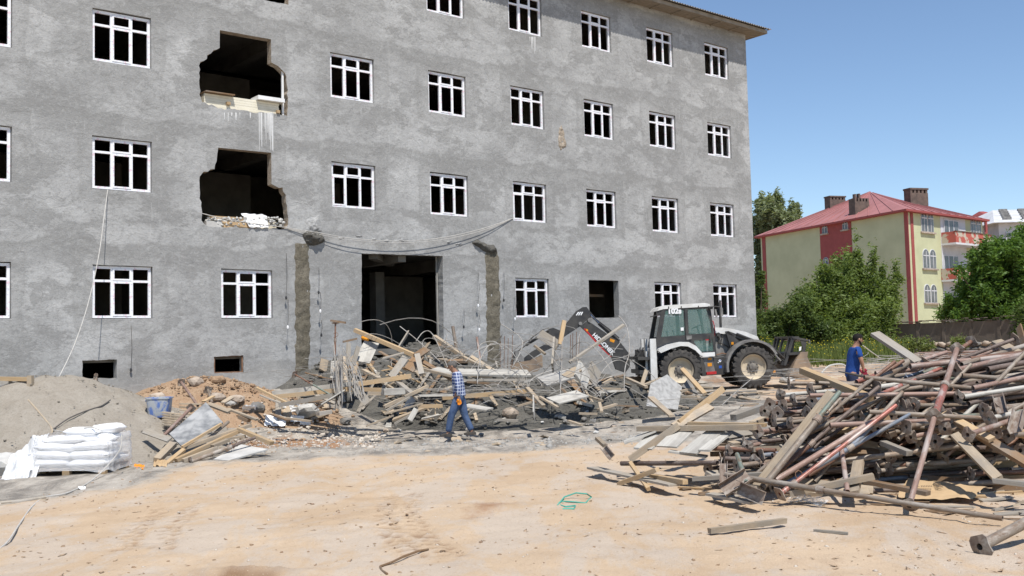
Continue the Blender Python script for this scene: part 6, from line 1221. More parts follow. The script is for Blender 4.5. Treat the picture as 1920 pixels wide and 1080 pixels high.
# ================================================================ rubble before the entrance
rq = random.Random(12)
def RP(px, py, D=None, lift=.06):
    return P(px, py, D) if D else G(px, py, lift)
def rp(x0, y0, D0, x1, y1, D1, w, t, mat, label, roll=0, **k):
    return plank(RP(x0, y0, D0), RP(x1, y1, D1), w, t, mat, label, roll, **k)
RB = [
 (665.5, 619, 27.3, 781, 668, 26.3, .13, .10, 'wood_fresh', 'long clean yellow beam slanting across the doorway on top of the rubble', 0),
 (765, 624, 27.6, 746, 655, 26.8, .16, .04, 'wood_grey', 'grey board standing up before the dark doorway', 1.2),
 (814, 631, 29.2, 868, 668, 28.2, .13, .10, 'wood_pale', 'pale beam leaning at the right side of the doorway', 0),
 (866, 668, 28.2, 908, 689, 27.6, .13, .06, 'wood_pale', 'lower pale board continuing the beam right of the doorway', 0),
 (512, 737, 24.6, 674, 718, 24.6, .20, .10, 'form_white', 'long white topped beam lying level at the front left of the rubble', 0),
 (516, 744, 24.4, 676, 727, 24.3, .16, .10, 'wood_fresh', 'orange brown beam directly under the long white topped beam', 0),
 (672, 720, 24.5, 771, 705, 24.6, .16, .11, 'wood_fresh', 'thick beam with a rounded end lying left of the walking man', 0),
 (524, 760, 23.9, 624, 741, 23.9, .16, .10, 'wood_grey', 'dark grey beam under the long beams at the left', 0),
 (596, 763, 23.3, 640, 736, 24.0, .30, .03, 'form_white', 'pale pointed formwork board at the foot of the rebar bundle', -.5),
 (679, 679, 26.6, 697, 642, 27.2, .42, .03, 'form_white', 'broad pale formwork panel leaning against the mortar mound', .25),
 (652, 684, 26.2, 654, 643, 26.6, .12, .05, 'wood_grey', 'narrow grey board standing on end left of the leaning panel', .8),
 (662, 684, 26.2, 672, 650, 26.6, .12, .04, 'wood_grey', 'second narrow grey board standing on end beside the leaning panel', .8),
 (782, 664, 26.0, 791, 702, 25.6, .14, .08, 'wood_grey', 'grey timber hanging down from the end of the clean yellow beam', .3),
 (781, 667, 26.2, 801, 654, 26.8, .20, .04, 'wood_brown', 'brown board rising right from the end of the clean yellow beam', .5),
 (766, 694, 25.8, 786, 666, 26.4, .26, .04, 'wood_brown', 'brown shaded board under the end of the clean yellow beam', .6),
 (718, 672, 26.2, 757, 662, 26.2, .22, .03, 'wood_grey', 'rounded grey board end jutting out below the clean yellow beam', .2),
 (733, 707, 25.3, 760, 670, 26.0, .18, .04, 'wood_grey', 'shaded grey board slanting up in the middle of the rubble', .7),
 (681, 694, 25.8, 711, 710, 25.2, .12, .06, 'wood_pale', 'short pale beam pointing down right in the middle of the rubble', 0),
 (744, 714, 24.6, 791, 753, 23.8, .14, .05, 'wood_grey', 'grey plank slanting down left of the walking man', 0),
 (720, 763, 23.4, 802, 724, 24.2, .08, .07, 'wood_pale', 'pale batten slanting up towards the walking man', 0),
 (724, 770, 23.2, 768, 745, 23.6, .06, .04, 'wood_grey', 'thin grey batten beside the pale batten', 0),
 (784, 762, 23.3, 830, 761, 23.3, .12, .08, 'wood_fresh', 'short clean yellow beam lying by the walking man', 0),
 (687, 799, 22.5, 738, 779, 22.7, .09, .03, 'wood_pale', 'pale board lying on the wet mortar at the front', 0),
 (721, 776, 23.0, 792, 757, 23.3, .10, .03, 'wood_pale', 'long thin board lying before the pale batten', 0),
 (768, 788, 22.6, 780, 767, 22.8, .12, .02, 'form_white', 'small white board stuck upright in the mortar', 1.0),
 (739, 795, 22.5, 770, 778, 22.7, .05, .04, 'wood_grey', 'thin grey stick in the mortar near the small white board', 0),
 (662, 723, 24.3, 690, 757, 23.6, .20, .04, 'wood_grey', 'grey white board leaning in front of the rebar bundle', .7),
 (480, 727, 24.4, 537, 755, 24.0, .08, .05, 'wood_fresh', 'orange batten sloping down at the left end of the rubble', 0),
 (488, 741, 24.2, 526, 756, 24.0, .07, .03, 'wood_grey', 'thin grey batten beside the orange batten', 0),
 (508, 776, 23.2, 540, 786, 23.0, .10, .03, 'wood_pale', 'short board lying in the white waste at the left', 0),
 (536, 784, 23.0, 584, 790, 22.9, .12, .04, 'wood_pale', 'pale plank lying in front of the white waste', 0),
 (596, 776, 23.0, 620, 772, 23.2, .16, .08, 'wood_grey', 'short grey beam at the foot of the rubble left of the mortar', 0),
 (678, 730, 24.0, 716, 731, 24.0, .12, .09, 'wood_fresh', 'orange brown beam end in the pile of offcuts', 0),
 (690, 738, 23.8, 722, 738, 23.8, .10, .08, 'wood_pale', 'pale beam end in the pile of offcuts', 0),
 (718, 735, 23.6, 757, 733, 23.8, .24, .14, 'form_white', 'thick white grey beam block in the middle of the rubble', 0),
 (785, 742, 23.7, 862, 741, 23.9, .42, .03, 'form_white', 'broad white formwork panel lying flat behind the walking man', 0),
 (829, 746, 24.2, 998, 733, 24.6, .12, .10, 'wood_fresh', 'long yellow timber lying right of the walking man', 0),
 (872, 760, 23.7, 918, 768, 23.4, .34, .03, 'form_white', 'white board lying right of the walking man on the mortar', .1),
 (789, 676, 26.6, 866, 722, 25.4, .13, .05, 'wood_brown', 'brown timber sloping down towards the head of the walking man', .3),
 (792, 692, 25.8, 850, 706, 25.2, .10, .06, 'wood_pale', 'pale batten pointing at the head of the walking man', 0),
 (812, 692, 26.0, 850, 700, 25.6, .40, .03, 'form_white', 'pale formwork panel just left of the head of the walking man', .2),
 (862, 698, 26.2, 992, 700, 26.6, .55, .05, 'form_white', 'long white formwork panel lying right of the head of the walking man', .25),
 (866, 713, 25.8, 985, 712, 26.0, .08, .05, 'wood_grey', 'grey timber edge under the long white formwork panel', 0),
 (876, 716, 25.5, 935, 720, 25.4, .10, .05, 'wood_brown', 'brown board under the long white formwork panel', 0),
 (1012, 626, 27.2, 1047, 648, 26.6, .26, .04, 'wood_grey', 'brown grey board corner sticking up highest beside the digging arm', 1.0),
 (1040, 640, 26.6, 1036, 690, 26.2, .50, .05, 'wood_grey', 'broad grey panel standing in the middle of the tangle of bars', 1.45),
 (1050, 645, 26.3, 1058, 601, 26.5, .11, .05, 'wood_fresh', 'clean plank standing upright beside the digging arm', .9),
 (1068, 680, 27.0, 1170, 609, 27.6, .11, .06, 'wood_grey', 'grey plank slanting up in front of the lettered arm', .2),
 (1002, 648, 27.0, 1022, 664, 26.8, .08, .05, 'wood_pale', 'small pale batten in the tangle of bars', 0),
 (988, 728, 24.4, 1019, 762, 23.8, .11, .07, 'wood_pale', 'pale plank slanting down on the mortar right of centre', 0),
 (1001, 782, 23.0, 1001, 750, 23.5, .30, .02, 'form_white', 'white pointed board standing under the slanting pale plank', 1.5),
 (1036, 752, 24.0, 1092, 738, 24.5, .50, .03, 'form_white', 'white formwork slab lying on the mortar under the tangled bars', .25),
 (1088, 716, 25.6, 1096, 690, 26.2, .50, .05, 'form_white', 'pale grey formwork panel standing on edge in the tangle', 1.1),
 (1108, 716, 26.2, 1118, 688, 26.6, .44, .04, 'wood_grey', 'darker grey formwork panel standing right of the pale one', 1.2),
 (1060, 708, 25.6, 1084, 692, 25.9, .26, .06, 'wood_pale', 'orange tinted board end in the tangle', .4),
 (1016, 716, 25.4, 1074, 700, 25.8, .5, .04, 'concrete', 'dark slab in the shade of the standing panels', .4),
 (970, 762, 23.6, 996, 754, 23.7, .10, .04, 'wood_pale', 'short pale board lying before the dark mortar clods', 0),
 (932, 787, 22.9, 972, 789, 22.8, .14, .05, 'wood_grey', 'flat grey board lying on the gravel right of the walking man', 0),
 (1012, 744, 24.0, 1046, 764, 23.6, .08, .04, 'wood_pale', 'thin pale batten beside the white slab', 0),
 (1085, 775, 23.6, 1120, 776, 23.6, .06, .05, 'wood_pale', 'thin batten on the dark mortar at the right', 0),
 (1066, 789, 23.2, 1090, 797, 22.9, .09, .04, 'wood_pale', 'short board end on the gravel', 0),
 (1122, 768, 24.0, 1156, 758, 24.4, .10, .05, 'wood_pale', 'curved pale board on the dark mortar', 0),
 (1124, 755, 24.3, 1128, 772, 23.8, .07, .04, 'wood_pale', 'small batten standing in the dark mortar', 0),
 (1156, 760, 24.4, 1196, 762, 24.5, .14, .03, 'wood_brown', 'dark board over the hollow in the mortar', 0),
 (1100, 742, 25.0, 1130, 752, 24.6, .08, .05, 'wood_pale', 'pale batten under the red clay', 0),
 (1125, 728, 26.0, 1174, 730, 26.0, .06, .05, 'wood_pale', 'straight batten lying under the red clay heap', 0),
 (1131, 720, 27.2, 1148, 710, 27.4, .10, .06, 'wood_pale', 'short pale block on the red clay heap', 0),
 (1174, 709, 28.2, 1212, 726, 27.2, .11, .06, 'wood_pale', 'pale plank lying left of the stabiliser leg', 0),
 (1203, 722, 28.6, 1212, 694, 28.9, .11, .05, 'wood_pale', 'plank end leaning on the white stabiliser leg', .8),
 (1208, 722, 27.8, 1240, 709, 28.4, .12, .05, 'wood_pale', 'pale plank under the rear of the loader', 0),
 (1279, 692, 26.6, 1322, 739, 25.2, .11, .07, 'wood_fresh', 'yellow plank leaning before the rear wheel of the loader', .3),
 (1256, 722, 26.8, 1336, 727, 27.0, .08, .05, 'wood_pale', 'pale batten lying on the ground under the loader', 0),
 (1170, 768, 24.4, 1178, 762, 24.6, .10, .04, 'wood_pale', 'tiny block on the mortar', 0),
 (1278, 745, 25.4, 1318, 748, 25.2, .10, .05, 'wood_pale', 'pale board among the wires right of the standing slab', 0),
 (1276, 734, 26.0, 1298, 728, 26.2, .10, .05, 'wood_pale', 'small board end behind the standing slab', 0),
]
for q in RB: rp(*q[:9], q[9], q[10])
GT = {'wood_pale': 'pale broken batten', 'wood_grey': 'weathered grey plank', 'wood_fresh': 'yellowish broken timber', 'form_white': 'cement white board piece', 'wood_brown': 'brown broken board'}
def loose(n, bx, lmin, lmax, mats, lift=.08, tilt=.35, where='in the rubble', grp='loose timber pieces in the rubble'):
    for i in range(n):
        x, y = rq.uniform(bx[0], bx[2]), rq.uniform(bx[1], bx[3]); p = G(x, y, rq.uniform(.02, lift)); a = rq.uniform(0, math.pi); L = rq.uniform(lmin, lmax); d = Vector((math.cos(a)*L, math.sin(a)*L, 0)); q = p+d; q.z = float(all_h(q.x, q.y))+rq.uniform(.0, tilt*L); p.z = float(all_h(p.x, p.y))+rq.uniform(-.02, .06)
        m = rq.choice(mats); plank(p, q, rq.choice([.06, .08, .1, .1, .14, .22]), rq.choice([.02, .03, .05, .07]), m, GT[m]+' '+where, rq.uniform(-.5, .5), grp if m in ('wood_pale', 'wood_grey') else grp, broken=rq.choice([0, .02, .04]))
loose(50, (600, 690, 850, 775), .3, 1.3, ['wood_pale', 'wood_grey', 'wood_fresh', 'wood_pale', 'form_white', 'wood_brown'], where='in the rubble left of the walking man'); loose(22, (640, 640, 850, 700), .3, 1.0, ['wood_grey', 'wood_brown', 'wood_grey', 'wood_pale'], .15, where='high on the rubble in front of the doorway')
loose(26, (880, 700, 1130, 765), .3, 1.2, ['wood_grey', 'wood_pale', 'form_white', 'wood_brown'], where='under the tangled bars right of the walking man'); loose(16, (500, 735, 640, 790), .25, 1.0, ['wood_grey', 'wood_pale', 'wood_brown'], where='under the long beams at the left end of the rubble')
loose(18, (1120, 690, 1240, 740), .2, .7, ['wood_pale', 'wood_fresh', 'wood_pale'], where='on the clay heap beside the stabiliser leg'); loose(26, (700, 770, 1180, 800), .12, .45, ['wood_pale', 'wood_grey', 'form_white'], .02, .15, where='half sunk in the mortar edge'); loose(26, (1270, 725, 1440, 765), .3, 1.0, ['wood_pale', 'wood_grey', 'wood_pale'], .04, .08, where='on the ground before the loader')
loose(14, (700, 815, 1200, 850), .08, .22, ['wood_pale', 'wood_grey'], .01, .05, 'on the gravel track', 'small chips on the gravel track')
simple('panel_mottled', (.17, .175, .18), (.36, .36, .355), 3.2, .8, 0, .2, .3, 20, .004, 0, (1, 1, 1), .42, .62); simple('panel_stained', (.36, .355, .34), (.25, .245, .235), 3.5, .85, 0, .2, .3, 20, .004, 0, (3, 3, .7), .4, .65)
# big grey slab and dark triangle
def polyslab(px, D, t, mat, name, label, cat, tiltw=.0):
    P3 = [P(x, y, d) for (x, y), d in zip(px, D)]; c = sum(P3, Vector())/len(P3); n_ = (P3[1]-P3[0]).cross(P3[2]-P3[0]).normalized(); m = len(P3)
    if n_.y > 0: n_ = -n_
    V = [p for p in P3]+[p-n_*t for p in P3]; f = [tuple(range(m)), tuple(m+i for i in reversed(range(m)))]+[(i, m+i, m+(i+1) % m, (i+1) % m) for i in range(m)]
    b = MB(); b.add(V, f); o = part(name, b, mat, None); o['label'] = label; o['category'] = cat; return o
polyslab([(1220, 719), (1251, 702), (1279, 725), (1271, 768), (1212, 761)], [26.0, 26.3, 26.2, 25.3, 25.2], .06, 'panel_stained', 'concrete_slab', 'pale grey formwork panel with a cut corner standing before the loader', 'panel')
polyslab([(1291, 708), (1309, 738), (1278, 725)], [26.6, 26.0, 26.2], .05, 'stone_grey', 'concrete_slab', 'dark triangular slab just right of the cut corner panel', 'panel')
polyslab([(317.5, 813), (386, 754), (418, 792), (342, 838)], [20.0, 21.0, 20.3, 19.3], .03, 'panel_mottled', 'shuttering_board', 'large mottled grey formwork panel leaning on the left debris', 'panel')
MATS['concrete'].name = 'concrete'
# rocks and rags
def rock(px, py, s_, mat, label, sq=.7, seed=0):
    rs_ = np.random.RandomState(seed); bmr = bmesh.new(); bmesh.ops.create_icosphere(bmr, subdivisions=2, radius=1)
    for v in bmr.verts:
        k = 1+.35*mnoise.noise(v.co*1.3+Vector((seed*3.1, 0, 0)))+.12*mnoise.noise(v.co*3.5+Vector((0, seed, 0))); v.co = Vector((v.co.x*k*s_*1.25, v.co.y*k*s_, v.co.z*k*s_*sq))
    me = bpy.data.meshes.new('rock'); bmr.to_mesh(me); bmr.free(); me.materials.append(MATS[mat]); p = G(px, py, s_*.3); link('rock', me, None, Matrix.Translation(p) @ Matrix.Rotation(seed*1.1, 4, 'Z'), label, 'rock')
rock(368, 716, .17, 'stone_pale', 'pale boulder on top of the earth heap under the cellar opening', .8, 1); rock(295, 745, .2, 'stone_pale', 'pinkish boulder behind the blue tub', .6, 2); rock(410, 712, .16, 'red_earth', 'earthy boulder at the peak of the earth heap', .7, 3); rock(407, 745, .2, 'stone_pale', 'brown flat rock in the middle of the earth heap', .6, 4)
rock(442, 748, .2, 'stone_pale', 'broad pale rock right of the brown flat rock', .5, 5); rock(482, 765, .17, 'stone_grey', 'rounded dark grey stone right of the white bag', .8, 6); rock(957, 776, .22, 'stone_pale', 'pinkish pale boulder on the gravel right of the walking man', .8, 7); rock(648, 790, .13, 'stone_grey', 'dark clump of rubble left of the mortar front', .8, 8)
rock(434, 756, .14, 'concrete', 'grey lump on the right side of the earth heap', .6, 9); rock(576, 770, .3, 'concrete_pale', 'broken pale concrete block at the left of the rubble', .6, 10); rock(880, 805, .08, 'concrete_pale', 'small pale stone behind the walking man', .8, 11)
rock(12, 872, .45, 'concrete_pale', 'large pale concrete lump at the left edge beside the plastic film', .45, 12); rock(1476, 712, .25, 'concrete_pale', 'pale flat stone right of the loader bucket', .5, 13); rock(1290, 735, .12, 'red_earth', 'small earthy stone right of the dark triangular slab', .8, 14)
for i in range(24): x, y = rq.uniform(540, 1180), rq.uniform(775, 815); rock(x, y, rq.uniform(.03, .08), rq.choice(['stone_pale', 'concrete', 'stone_grey', 'concrete_pale']), 'fist sized stone on the gravel before the mortar', .7, 20+i)
for o in bpy.data.objects:
    if o.name.startswith('rock') and o.get('label') == 'fist sized stone on the gravel before the mortar': o['group'] = 'small stones before the mortar'
def rag(px, py, w, label, mat='cloth_white', seed=1, name='rag', lift=.1, h=None):
    a = G(px-w/2, py+w*.2, .01); b_ = G(px+w/2, py+w*.25, .01); c = G(px+w*.55, py-w*.2, lift); d = G(px-w*.4, py-w*.25, lift); sheet(name, [a, b_, c, d], 22, 16, mat, label, name.replace('_', ' '), min(.035, (b_-a).length*.09), seed, 3)
rag(466, 765, 26, 'white plastic bag crumpled on the earth heap', seed=3, name='plastic_bag', lift=.3); rag(1111, 788, 12, 'small white rag on the gravel', seed=4); rag(556, 785, 26, 'white torn wrapping in the waste left of the rubble', seed=5, lift=.15); rag(572, 792, 20, 'second piece of white wrapping beside the first', seed=6, lift=.12); rag(740, 797, 8, 'tiny white scrap at the mortar edge', seed=7); rag(515, 790, 40, 'long white plastic strip lying on the gravel at the left', seed=8)
rag(545, 765, 34, 'white sheet waste under the left beams', seed=9, lift=.2); rag(260, 877, 20, 'orange work glove lying on the sand', 'glove_orange', 10, 'work_glove', .03); rag(300, 869, 26, 'flat brown paper on the sand beside the left debris', 'cardboard', 11, 'paper', .03)
# rebar: standing bundle, tangle, wires (each tangle is past counting)
def wires(name, L, r, mat, label=None, kind=None):
    b = MB()
    for pts in L: b.tube(pts, r, 4, False)
    o = part(name, b, mat, None, True)
    if kind: o['kind'] = kind
    else: o['label'] = label; o['category'] = 'reinforcing bars'
    return o
def bez(p, q, sag, n=7, side=0):
    m = (p+q)/2+Vector((side, 0, sag)); return [p*(1-t)**2+m*2*t*(1-t)+q*t*t for t in [i/n for i in range(n+1)]]
for i in range(26):
    x0 = rq.uniform(628, 642); x1 = x0+rq.uniform(-12, 4); p, q = P(x0, rq.uniform(752, 768), rq.uniform(23.6, 23.9)), P(x1, rq.uniform(645, 690), rq.uniform(23.9, 24.5))
    b = MB(); b.tube(bez(p, q, rq.uniform(-.1, .2), 6, rq.uniform(-.1, .12)), .009, 5, False); o = part('rebar', b, 'rebar', None, True); o['label'] = 'thin grey bar of the fan of reinforcing steel standing left of the walking man'; o['category'] = 'reinforcing bar'; o['group'] = 'standing fan of reinforcing bars'
for i in range(16):
    x0 = rq.uniform(626, 655); p, q = P(x0, rq.uniform(650, 685), 24.3), P(rq.uniform(650, 672)+i*1.2, rq.uniform(735, 752), 23.7)
    b = MB(); b.tube(bez(p, q, .1, 6, .15), .008, 5, False); o = part('rebar', b, 'rebar', None, True); o['label'] = 'thin grey bar of the fan of reinforcing steel standing left of the walking man'; o['category'] = 'reinforcing bar'; o['group'] = 'standing fan of reinforcing bars'
def tangle(n, bx, D0, D1, r, mat, seed, up=.6, ln=(1.0, 3.0), name='tangled_bars'):
    rt = random.Random(seed); L = []
    for i in range(n):
        x, y = rt.uniform(bx[0], bx[2]), rt.uniform(bx[1], bx[3]); p = P(x, y, rt.uniform(D0, D1)); a = rt.uniform(0, 6.28); l_ = rt.uniform(*ln); q = p+Vector((math.cos(a), math.sin(a)*.6, rt.uniform(-.55, .55)*up))*l_
        for z in (p, q): z.z = max(z.z, float(all_h(z.x, z.y))+.02)
        c = bez(p, q, rt.uniform(-.3, .9)*up*l_*.6, 8, rt.uniform(-.6, .6)*l_*.6); 
        for z in c: z.z = max(z.z, float(all_h(z.x, z.y))+.01)
        L.append(c)
    wires(name, L, r, mat, None, 'stuff')
tangle(40, (860, 650, 1150, 705), 25.6, 27.6, .010, 'rebar', 1, 1.0, (.8, 2.6)); tangle(22, (730, 635, 880, 680), 26.8, 28.4, .009, 'rebar', 2, .9, (.5, 1.8)); tangle(14, (600, 690, 850, 760), 23.8, 25.5, .008, 'rebar', 3, .5, (.5, 1.8)); tangle(30, (930, 715, 1140, 765), 24.2, 25.4, .009, 'rebar', 4, .8, (.5, 1.6))
tangle(30, (560, 680, 660, 720), 24.8, 25.8, .007, 'rebar', 5, .3, (.6, 1.8)); tangle(26, (1300, 735, 1500, 765), 24.5, 26, .008, 'rebar', 6, .05, (1.0, 3.0)); tangle(30, (1440, 690, 1560, 712), 26, 29, .007, 'rebar', 7, .08, (1.0, 3.0)); tangle(26, (830, 725, 900, 745), 24.4, 24.8, .008, 'rebar', 14, .15, (1., 2.4))
for i, pts in enumerate([[(1170, 735, 25.5), (1172, 690, 25.9), (1180, 660, 26.2), (1176, 615, 26.6), (1160, 592, 26.8)], [(1050, 745, 24.8), (1053, 690, 25.4), (1054, 640, 26.0)], [(902, 690, 25.8), (898, 650, 26.6), (925, 640, 26.8), (945, 655, 26.6)], [(960, 690, 26), (980, 640, 26.6), (940, 608, 27.0)], [(895, 720, 25.2), (899, 680, 26), (920, 645, 26.4), (955, 655, 26.6), (985, 700, 26)], [(1100, 750, 24.8), (1090, 700, 25.4), (1140, 670, 26), (1175, 625, 26.4)], [(1035, 668, 26.2), (1052, 690, 25.6), (1100, 705, 25.2), (1140, 740, 24.8)], [(750, 612, 28.0), (785, 640, 27.4), (825, 678, 26.6)], [(780, 640, 28), (795, 622, 28.2), (812, 628, 28), (840, 690, 26.6)], [(1353, 760, 24.6), (1380, 735, 25.5), (1412, 708, 27.0)]]):
    b = MB(); P3 = [P(*q) for q in pts]; P4 = []
    for k in range(len(P3)-1):
        a0, a1, a2, a3 = P3[max(k-1, 0)], P3[k], P3[k+1], P3[min(k+2, len(P3)-1)]
        for t in (0, .25, .5, .75): P4.append(.5*((2*a1)+(a2-a0)*t+(2*a0-5*a1+4*a2-a3)*t*t+(3*a1-a0-3*a2+a3)*t**3))
    P4.append(P3[-1]); b.tube(P4, .012, 6, False); o = part('rebar', b, 'rebar', None, True); o['category'] = 'reinforcing bar'
    o['label'] = ['tall curved bar arching in front of the lettered digging arm', 'straight upright bar rising through the middle of the tangle', 'looped bar arching above the long white panel', 'thin bar crossing before the right torn strip', 'wide hoop of bar beside the digger bucket', 'bar curving up to the right across the standing panels', 'bar curving down right across the standing panels', 'thin bar pointing up before the dark doorway', 'hooked bar bent over before the doorway', 'single bar rising from the ground wires towards the front wheel'][i]
for i, (x, y0, y1, D) in enumerate([(1073, 625, 668, 33.5), (1080, 622, 668, 33.6), (1069, 628, 666, 33.4), (1085, 630, 668, 33.6), (945, 630, 680, 31.5), (952, 634, 680, 31.5), (938, 640, 682, 31.5), (960, 628, 680, 31.6)]):
    b = MB(); b.tube([P(x, y1+10, D), P(x+1, y0, D)], .010, 5); o = part('starter_bar', b, 'rebar_rust', None, True); o['label'] = 'starter bar standing up against the wall behind the rubble, left of the loader'; o['category'] = 'reinforcing bar'; o['group'] = 'starter bars along the wall'
# two T-headed props in the rubble
prop(P(628, 665, 25.2), P(629, 606, 25.4), .026, 'prop_rust', 'prop_rust', .5, False, True, 'rusty prop standing upright with a wooden head left of the doorway', None)
plank(P(620, 601, 25.4), P(648, 605, 25.4), .10, .05, 'wood_brown', 'small brown head board on top of the upright rusty prop', 0)
prop(P(621, 741, 23.9), P(553, 702, 24.6), .022, 'prop_green', 'prop_rust', .55, False, True, 'thin teal prop slanting up to a rusty plate at the left of the rubble', None)
plank(P(643, 641, 26.8), P(669, 635, 26.9), .12, .05, 'wood_brown', 'short brown board lying high on the rubble left of the doorway', 0)
prop(P(858, 668, 30.0), P(849, 612, 30.2), .05, 'prop_grey', None, 1, False, False, 'grey post standing by the right side of the doorway', None); prop(P(900, 672, 29.4), P(894, 632, 29.6), .035, 'prop_pink', None, 1, False, False, 'short pinkish post between the doorway and the right torn strip', None)
b = MB(); b.tube([P(679, 633, 27.6), P(690, 637, 27.5)], .05, 8); o = part('orange_scrap', b, 'mark_orange', None, True); o['label'] = 'orange plastic scrap at the left foot of the doorway'; o['category'] = 'scrap'
# ---------------- left debris before the earth heap
LB = [(271, 808, 20.2, 318, 825, 19.8, .13, .03, 'wood_grey', 'grey brown plank end leaning left of the big grey panel', .6), (294, 863, 18.9, 325, 832, 19.5, .14, .09, 'wood_pale', 'thick pale plank at the left foot of the debris', .2), (312, 870, 18.8, 345, 843, 19.2, .09, .05, 'wood_fresh', 'yellow batten at the left foot of the debris', .2),
 (340, 842, 19.3, 470, 797, 20.2, .13, .06, 'wood_pale', 'long pale plank along the lower edge of the big grey panel', 0), (330, 863, 18.9, 448, 808, 20.0, .10, .07, 'wood_fresh', 'long fresh timber lying below the long pale plank', 0), (343, 864, 18.8, 407, 840, 19.2, .10, .07, 'wood_pale', 'pale timber at the front of the left debris', 0), (398, 837, 19.2, 428, 825, 19.5, .12, .06, 'wood_pale', 'short clean block on top of the left debris', 0), (448, 805, 20.0, 510, 831, 19.5, .11, .07, 'wood_fresh', 'brown timber sloping down at the right end of the left debris', 0),
 (342, 838, 19.2, 415, 795, 20.2, .04, .05, 'wood_fresh', 'yellow edge batten of the big grey panel', 0), (390, 757, 21.4, 430, 772, 21.2, .13, .04, 'wood_pale', 'pale board right of the big grey panel', .3), (428, 767, 21.6, 482, 787, 21.2, .10, .04, 'wood_pale', 'board lying on the earth heap below the white bag', 0), (382, 753, 21.8, 400, 743, 22.2, .10, .03, 'wood_fresh', 'small batten above the big grey panel', 0), (418, 755, 22.0, 436, 744, 22.4, .10, .03, 'wood_pale', 'small pale board on the earth heap', .3), (510, 777, 22.2, 540, 788, 21.8, .09, .03, 'wood_brown', 'brown stick right of the earth heap', 0),
 (449, 781, 21.4, 467, 789, 21.3, .12, .07, 'wood_brown', 'short brown beam on the earth heap', 0), (420, 824, 19.7, 460, 818, 19.9, .10, .04, 'wood_pale', 'clean board under the brown sloping timber', 0), (480, 812, 20.3, 500, 808, 20.4, .12, .03, 'wood_grey', 'grey board end at the right of the left debris', 0)]
for q in LB: rp(*q[:9], q[9], q[10])
polyslab([(400, 861), (452, 833), (502, 842), (428, 863)], [18.9, 19.8, 19.5, 18.8], .03, 'concrete_pale', 'shuttering_board', 'pale grey panel lying flat on the ground at the front of the left debris', 'panel')
prop(P(357, 866, 18.7), P(480, 820, 19.7), .036, 'prop_grey', 'prop_brown', .6, True, False, 'grey prop with a base plate lying at the front of the left debris', None); prop(P(340, 717, 23.6), P(371, 761, 22.2), .03, 'prop_pink', None, 1, True, False, 'brown prop leaning head up on the earth heap', None); prop(P(390, 731, 23.2), P(398, 756, 22.4), .03, 'prop_grey', None, 1, True, False, 'short grey prop end sticking out of the earth heap', None); prop(P(358, 765, 21.6), P(307, 817, 20.2), .034, 'prop_pink', None, 1, True, False, 'brown grey prop along the left edge of the big grey panel', None); prop(P(428, 791, 20.8), P(388, 825, 19.8), .034, 'prop_grey', None, 1, False, False, 'grey prop under the right edge of the big grey panel', None)
# slatted pallet
pal = thing('slatted_pallet', 'slatted wooden pallet on edge behind the big grey panel', 'pallet', M=Matrix.Identity(4))
for i in range(6):
    b = MB(); a, c = P(306, 773+i*4.6, 21.6-.1*i), P(345, 778+i*4.6, 21.4-.1*i); b.box(0, (c-a).length, -.04, .04, -.014, .014, axm(a, c, 0)); part('slat', b, 'wood_pale', pal)
for i in range(4):
    b = MB(); a, c = P(338, 757+i*6, 22.2-.1*i), P(378, 758+i*7, 22.0-.1*i); b.box(0, (c-a).length, -.04, .04, -.014, .014, axm(a, c, 0)); part('slat', b, 'wood_pale', pal)
for x in (318, 336): b = MB(); a, c = P(x, 774, 21.7), P(x+1, 800, 21.1); b.box(0, (c-a).length, -.03, .03, -.03, .03, axm(a, c, 0) @ Matrix.Translation((0, .06, 0))); part('block', b, 'wood_grey', pal)
# blue tub
def m_tub():
    n = N('tub_blue'); c = n.mix(n.ramp(n.noise(3.5, None, 6, .65, .8), (.47, 0), (.55, 1)), (.40, .42, .44), (.12, .20, .46)); n.col(c).set(.6, 0, .3)
m_tub()
tb = P(299, 782, 22.0); tz = .62; tub = thing('plaster_tub', 'battered blue plastic tub smeared with cement beside the sand heap', 'tub', tb)
def tubring(z, s_): return [Vector((math.copysign(abs(math.cos(t))**.5, math.cos(t))*.26*s_, math.copysign(abs(math.sin(t))**.5, math.sin(t))*.22*s_, z)) for t in np.linspace(0, 2*math.pi, 25)[:-1]]
b = MB(); rr = [tubring(0, .72), tubring(.10, .86), tubring(.40, .98), tubring(.40, 1.05), tubring(.43, 1.05), tubring(.43, .97), tubring(.38, .93), tubring(.03, .70)]; n_ = 24
b.add([p for r_ in rr for p in r_], [(i*n_+k, i*n_+(k+1) % n_, (i+1)*n_+(k+1) % n_, (i+1)*n_+k) for i in range(7) for k in range(n_)]+[tuple(reversed(range(n_))), tuple(7*n_+k for k in range(n_))]); part('shell', b, 'tub_blue', tub, True)
b = MB(); b.tube([Vector((-.26, -.04, .38)), Vector((-.30, 0, .35)), Vector((-.26, .04, .38))], .014, 6); part('handle', b, 'tub_blue', tub, True)
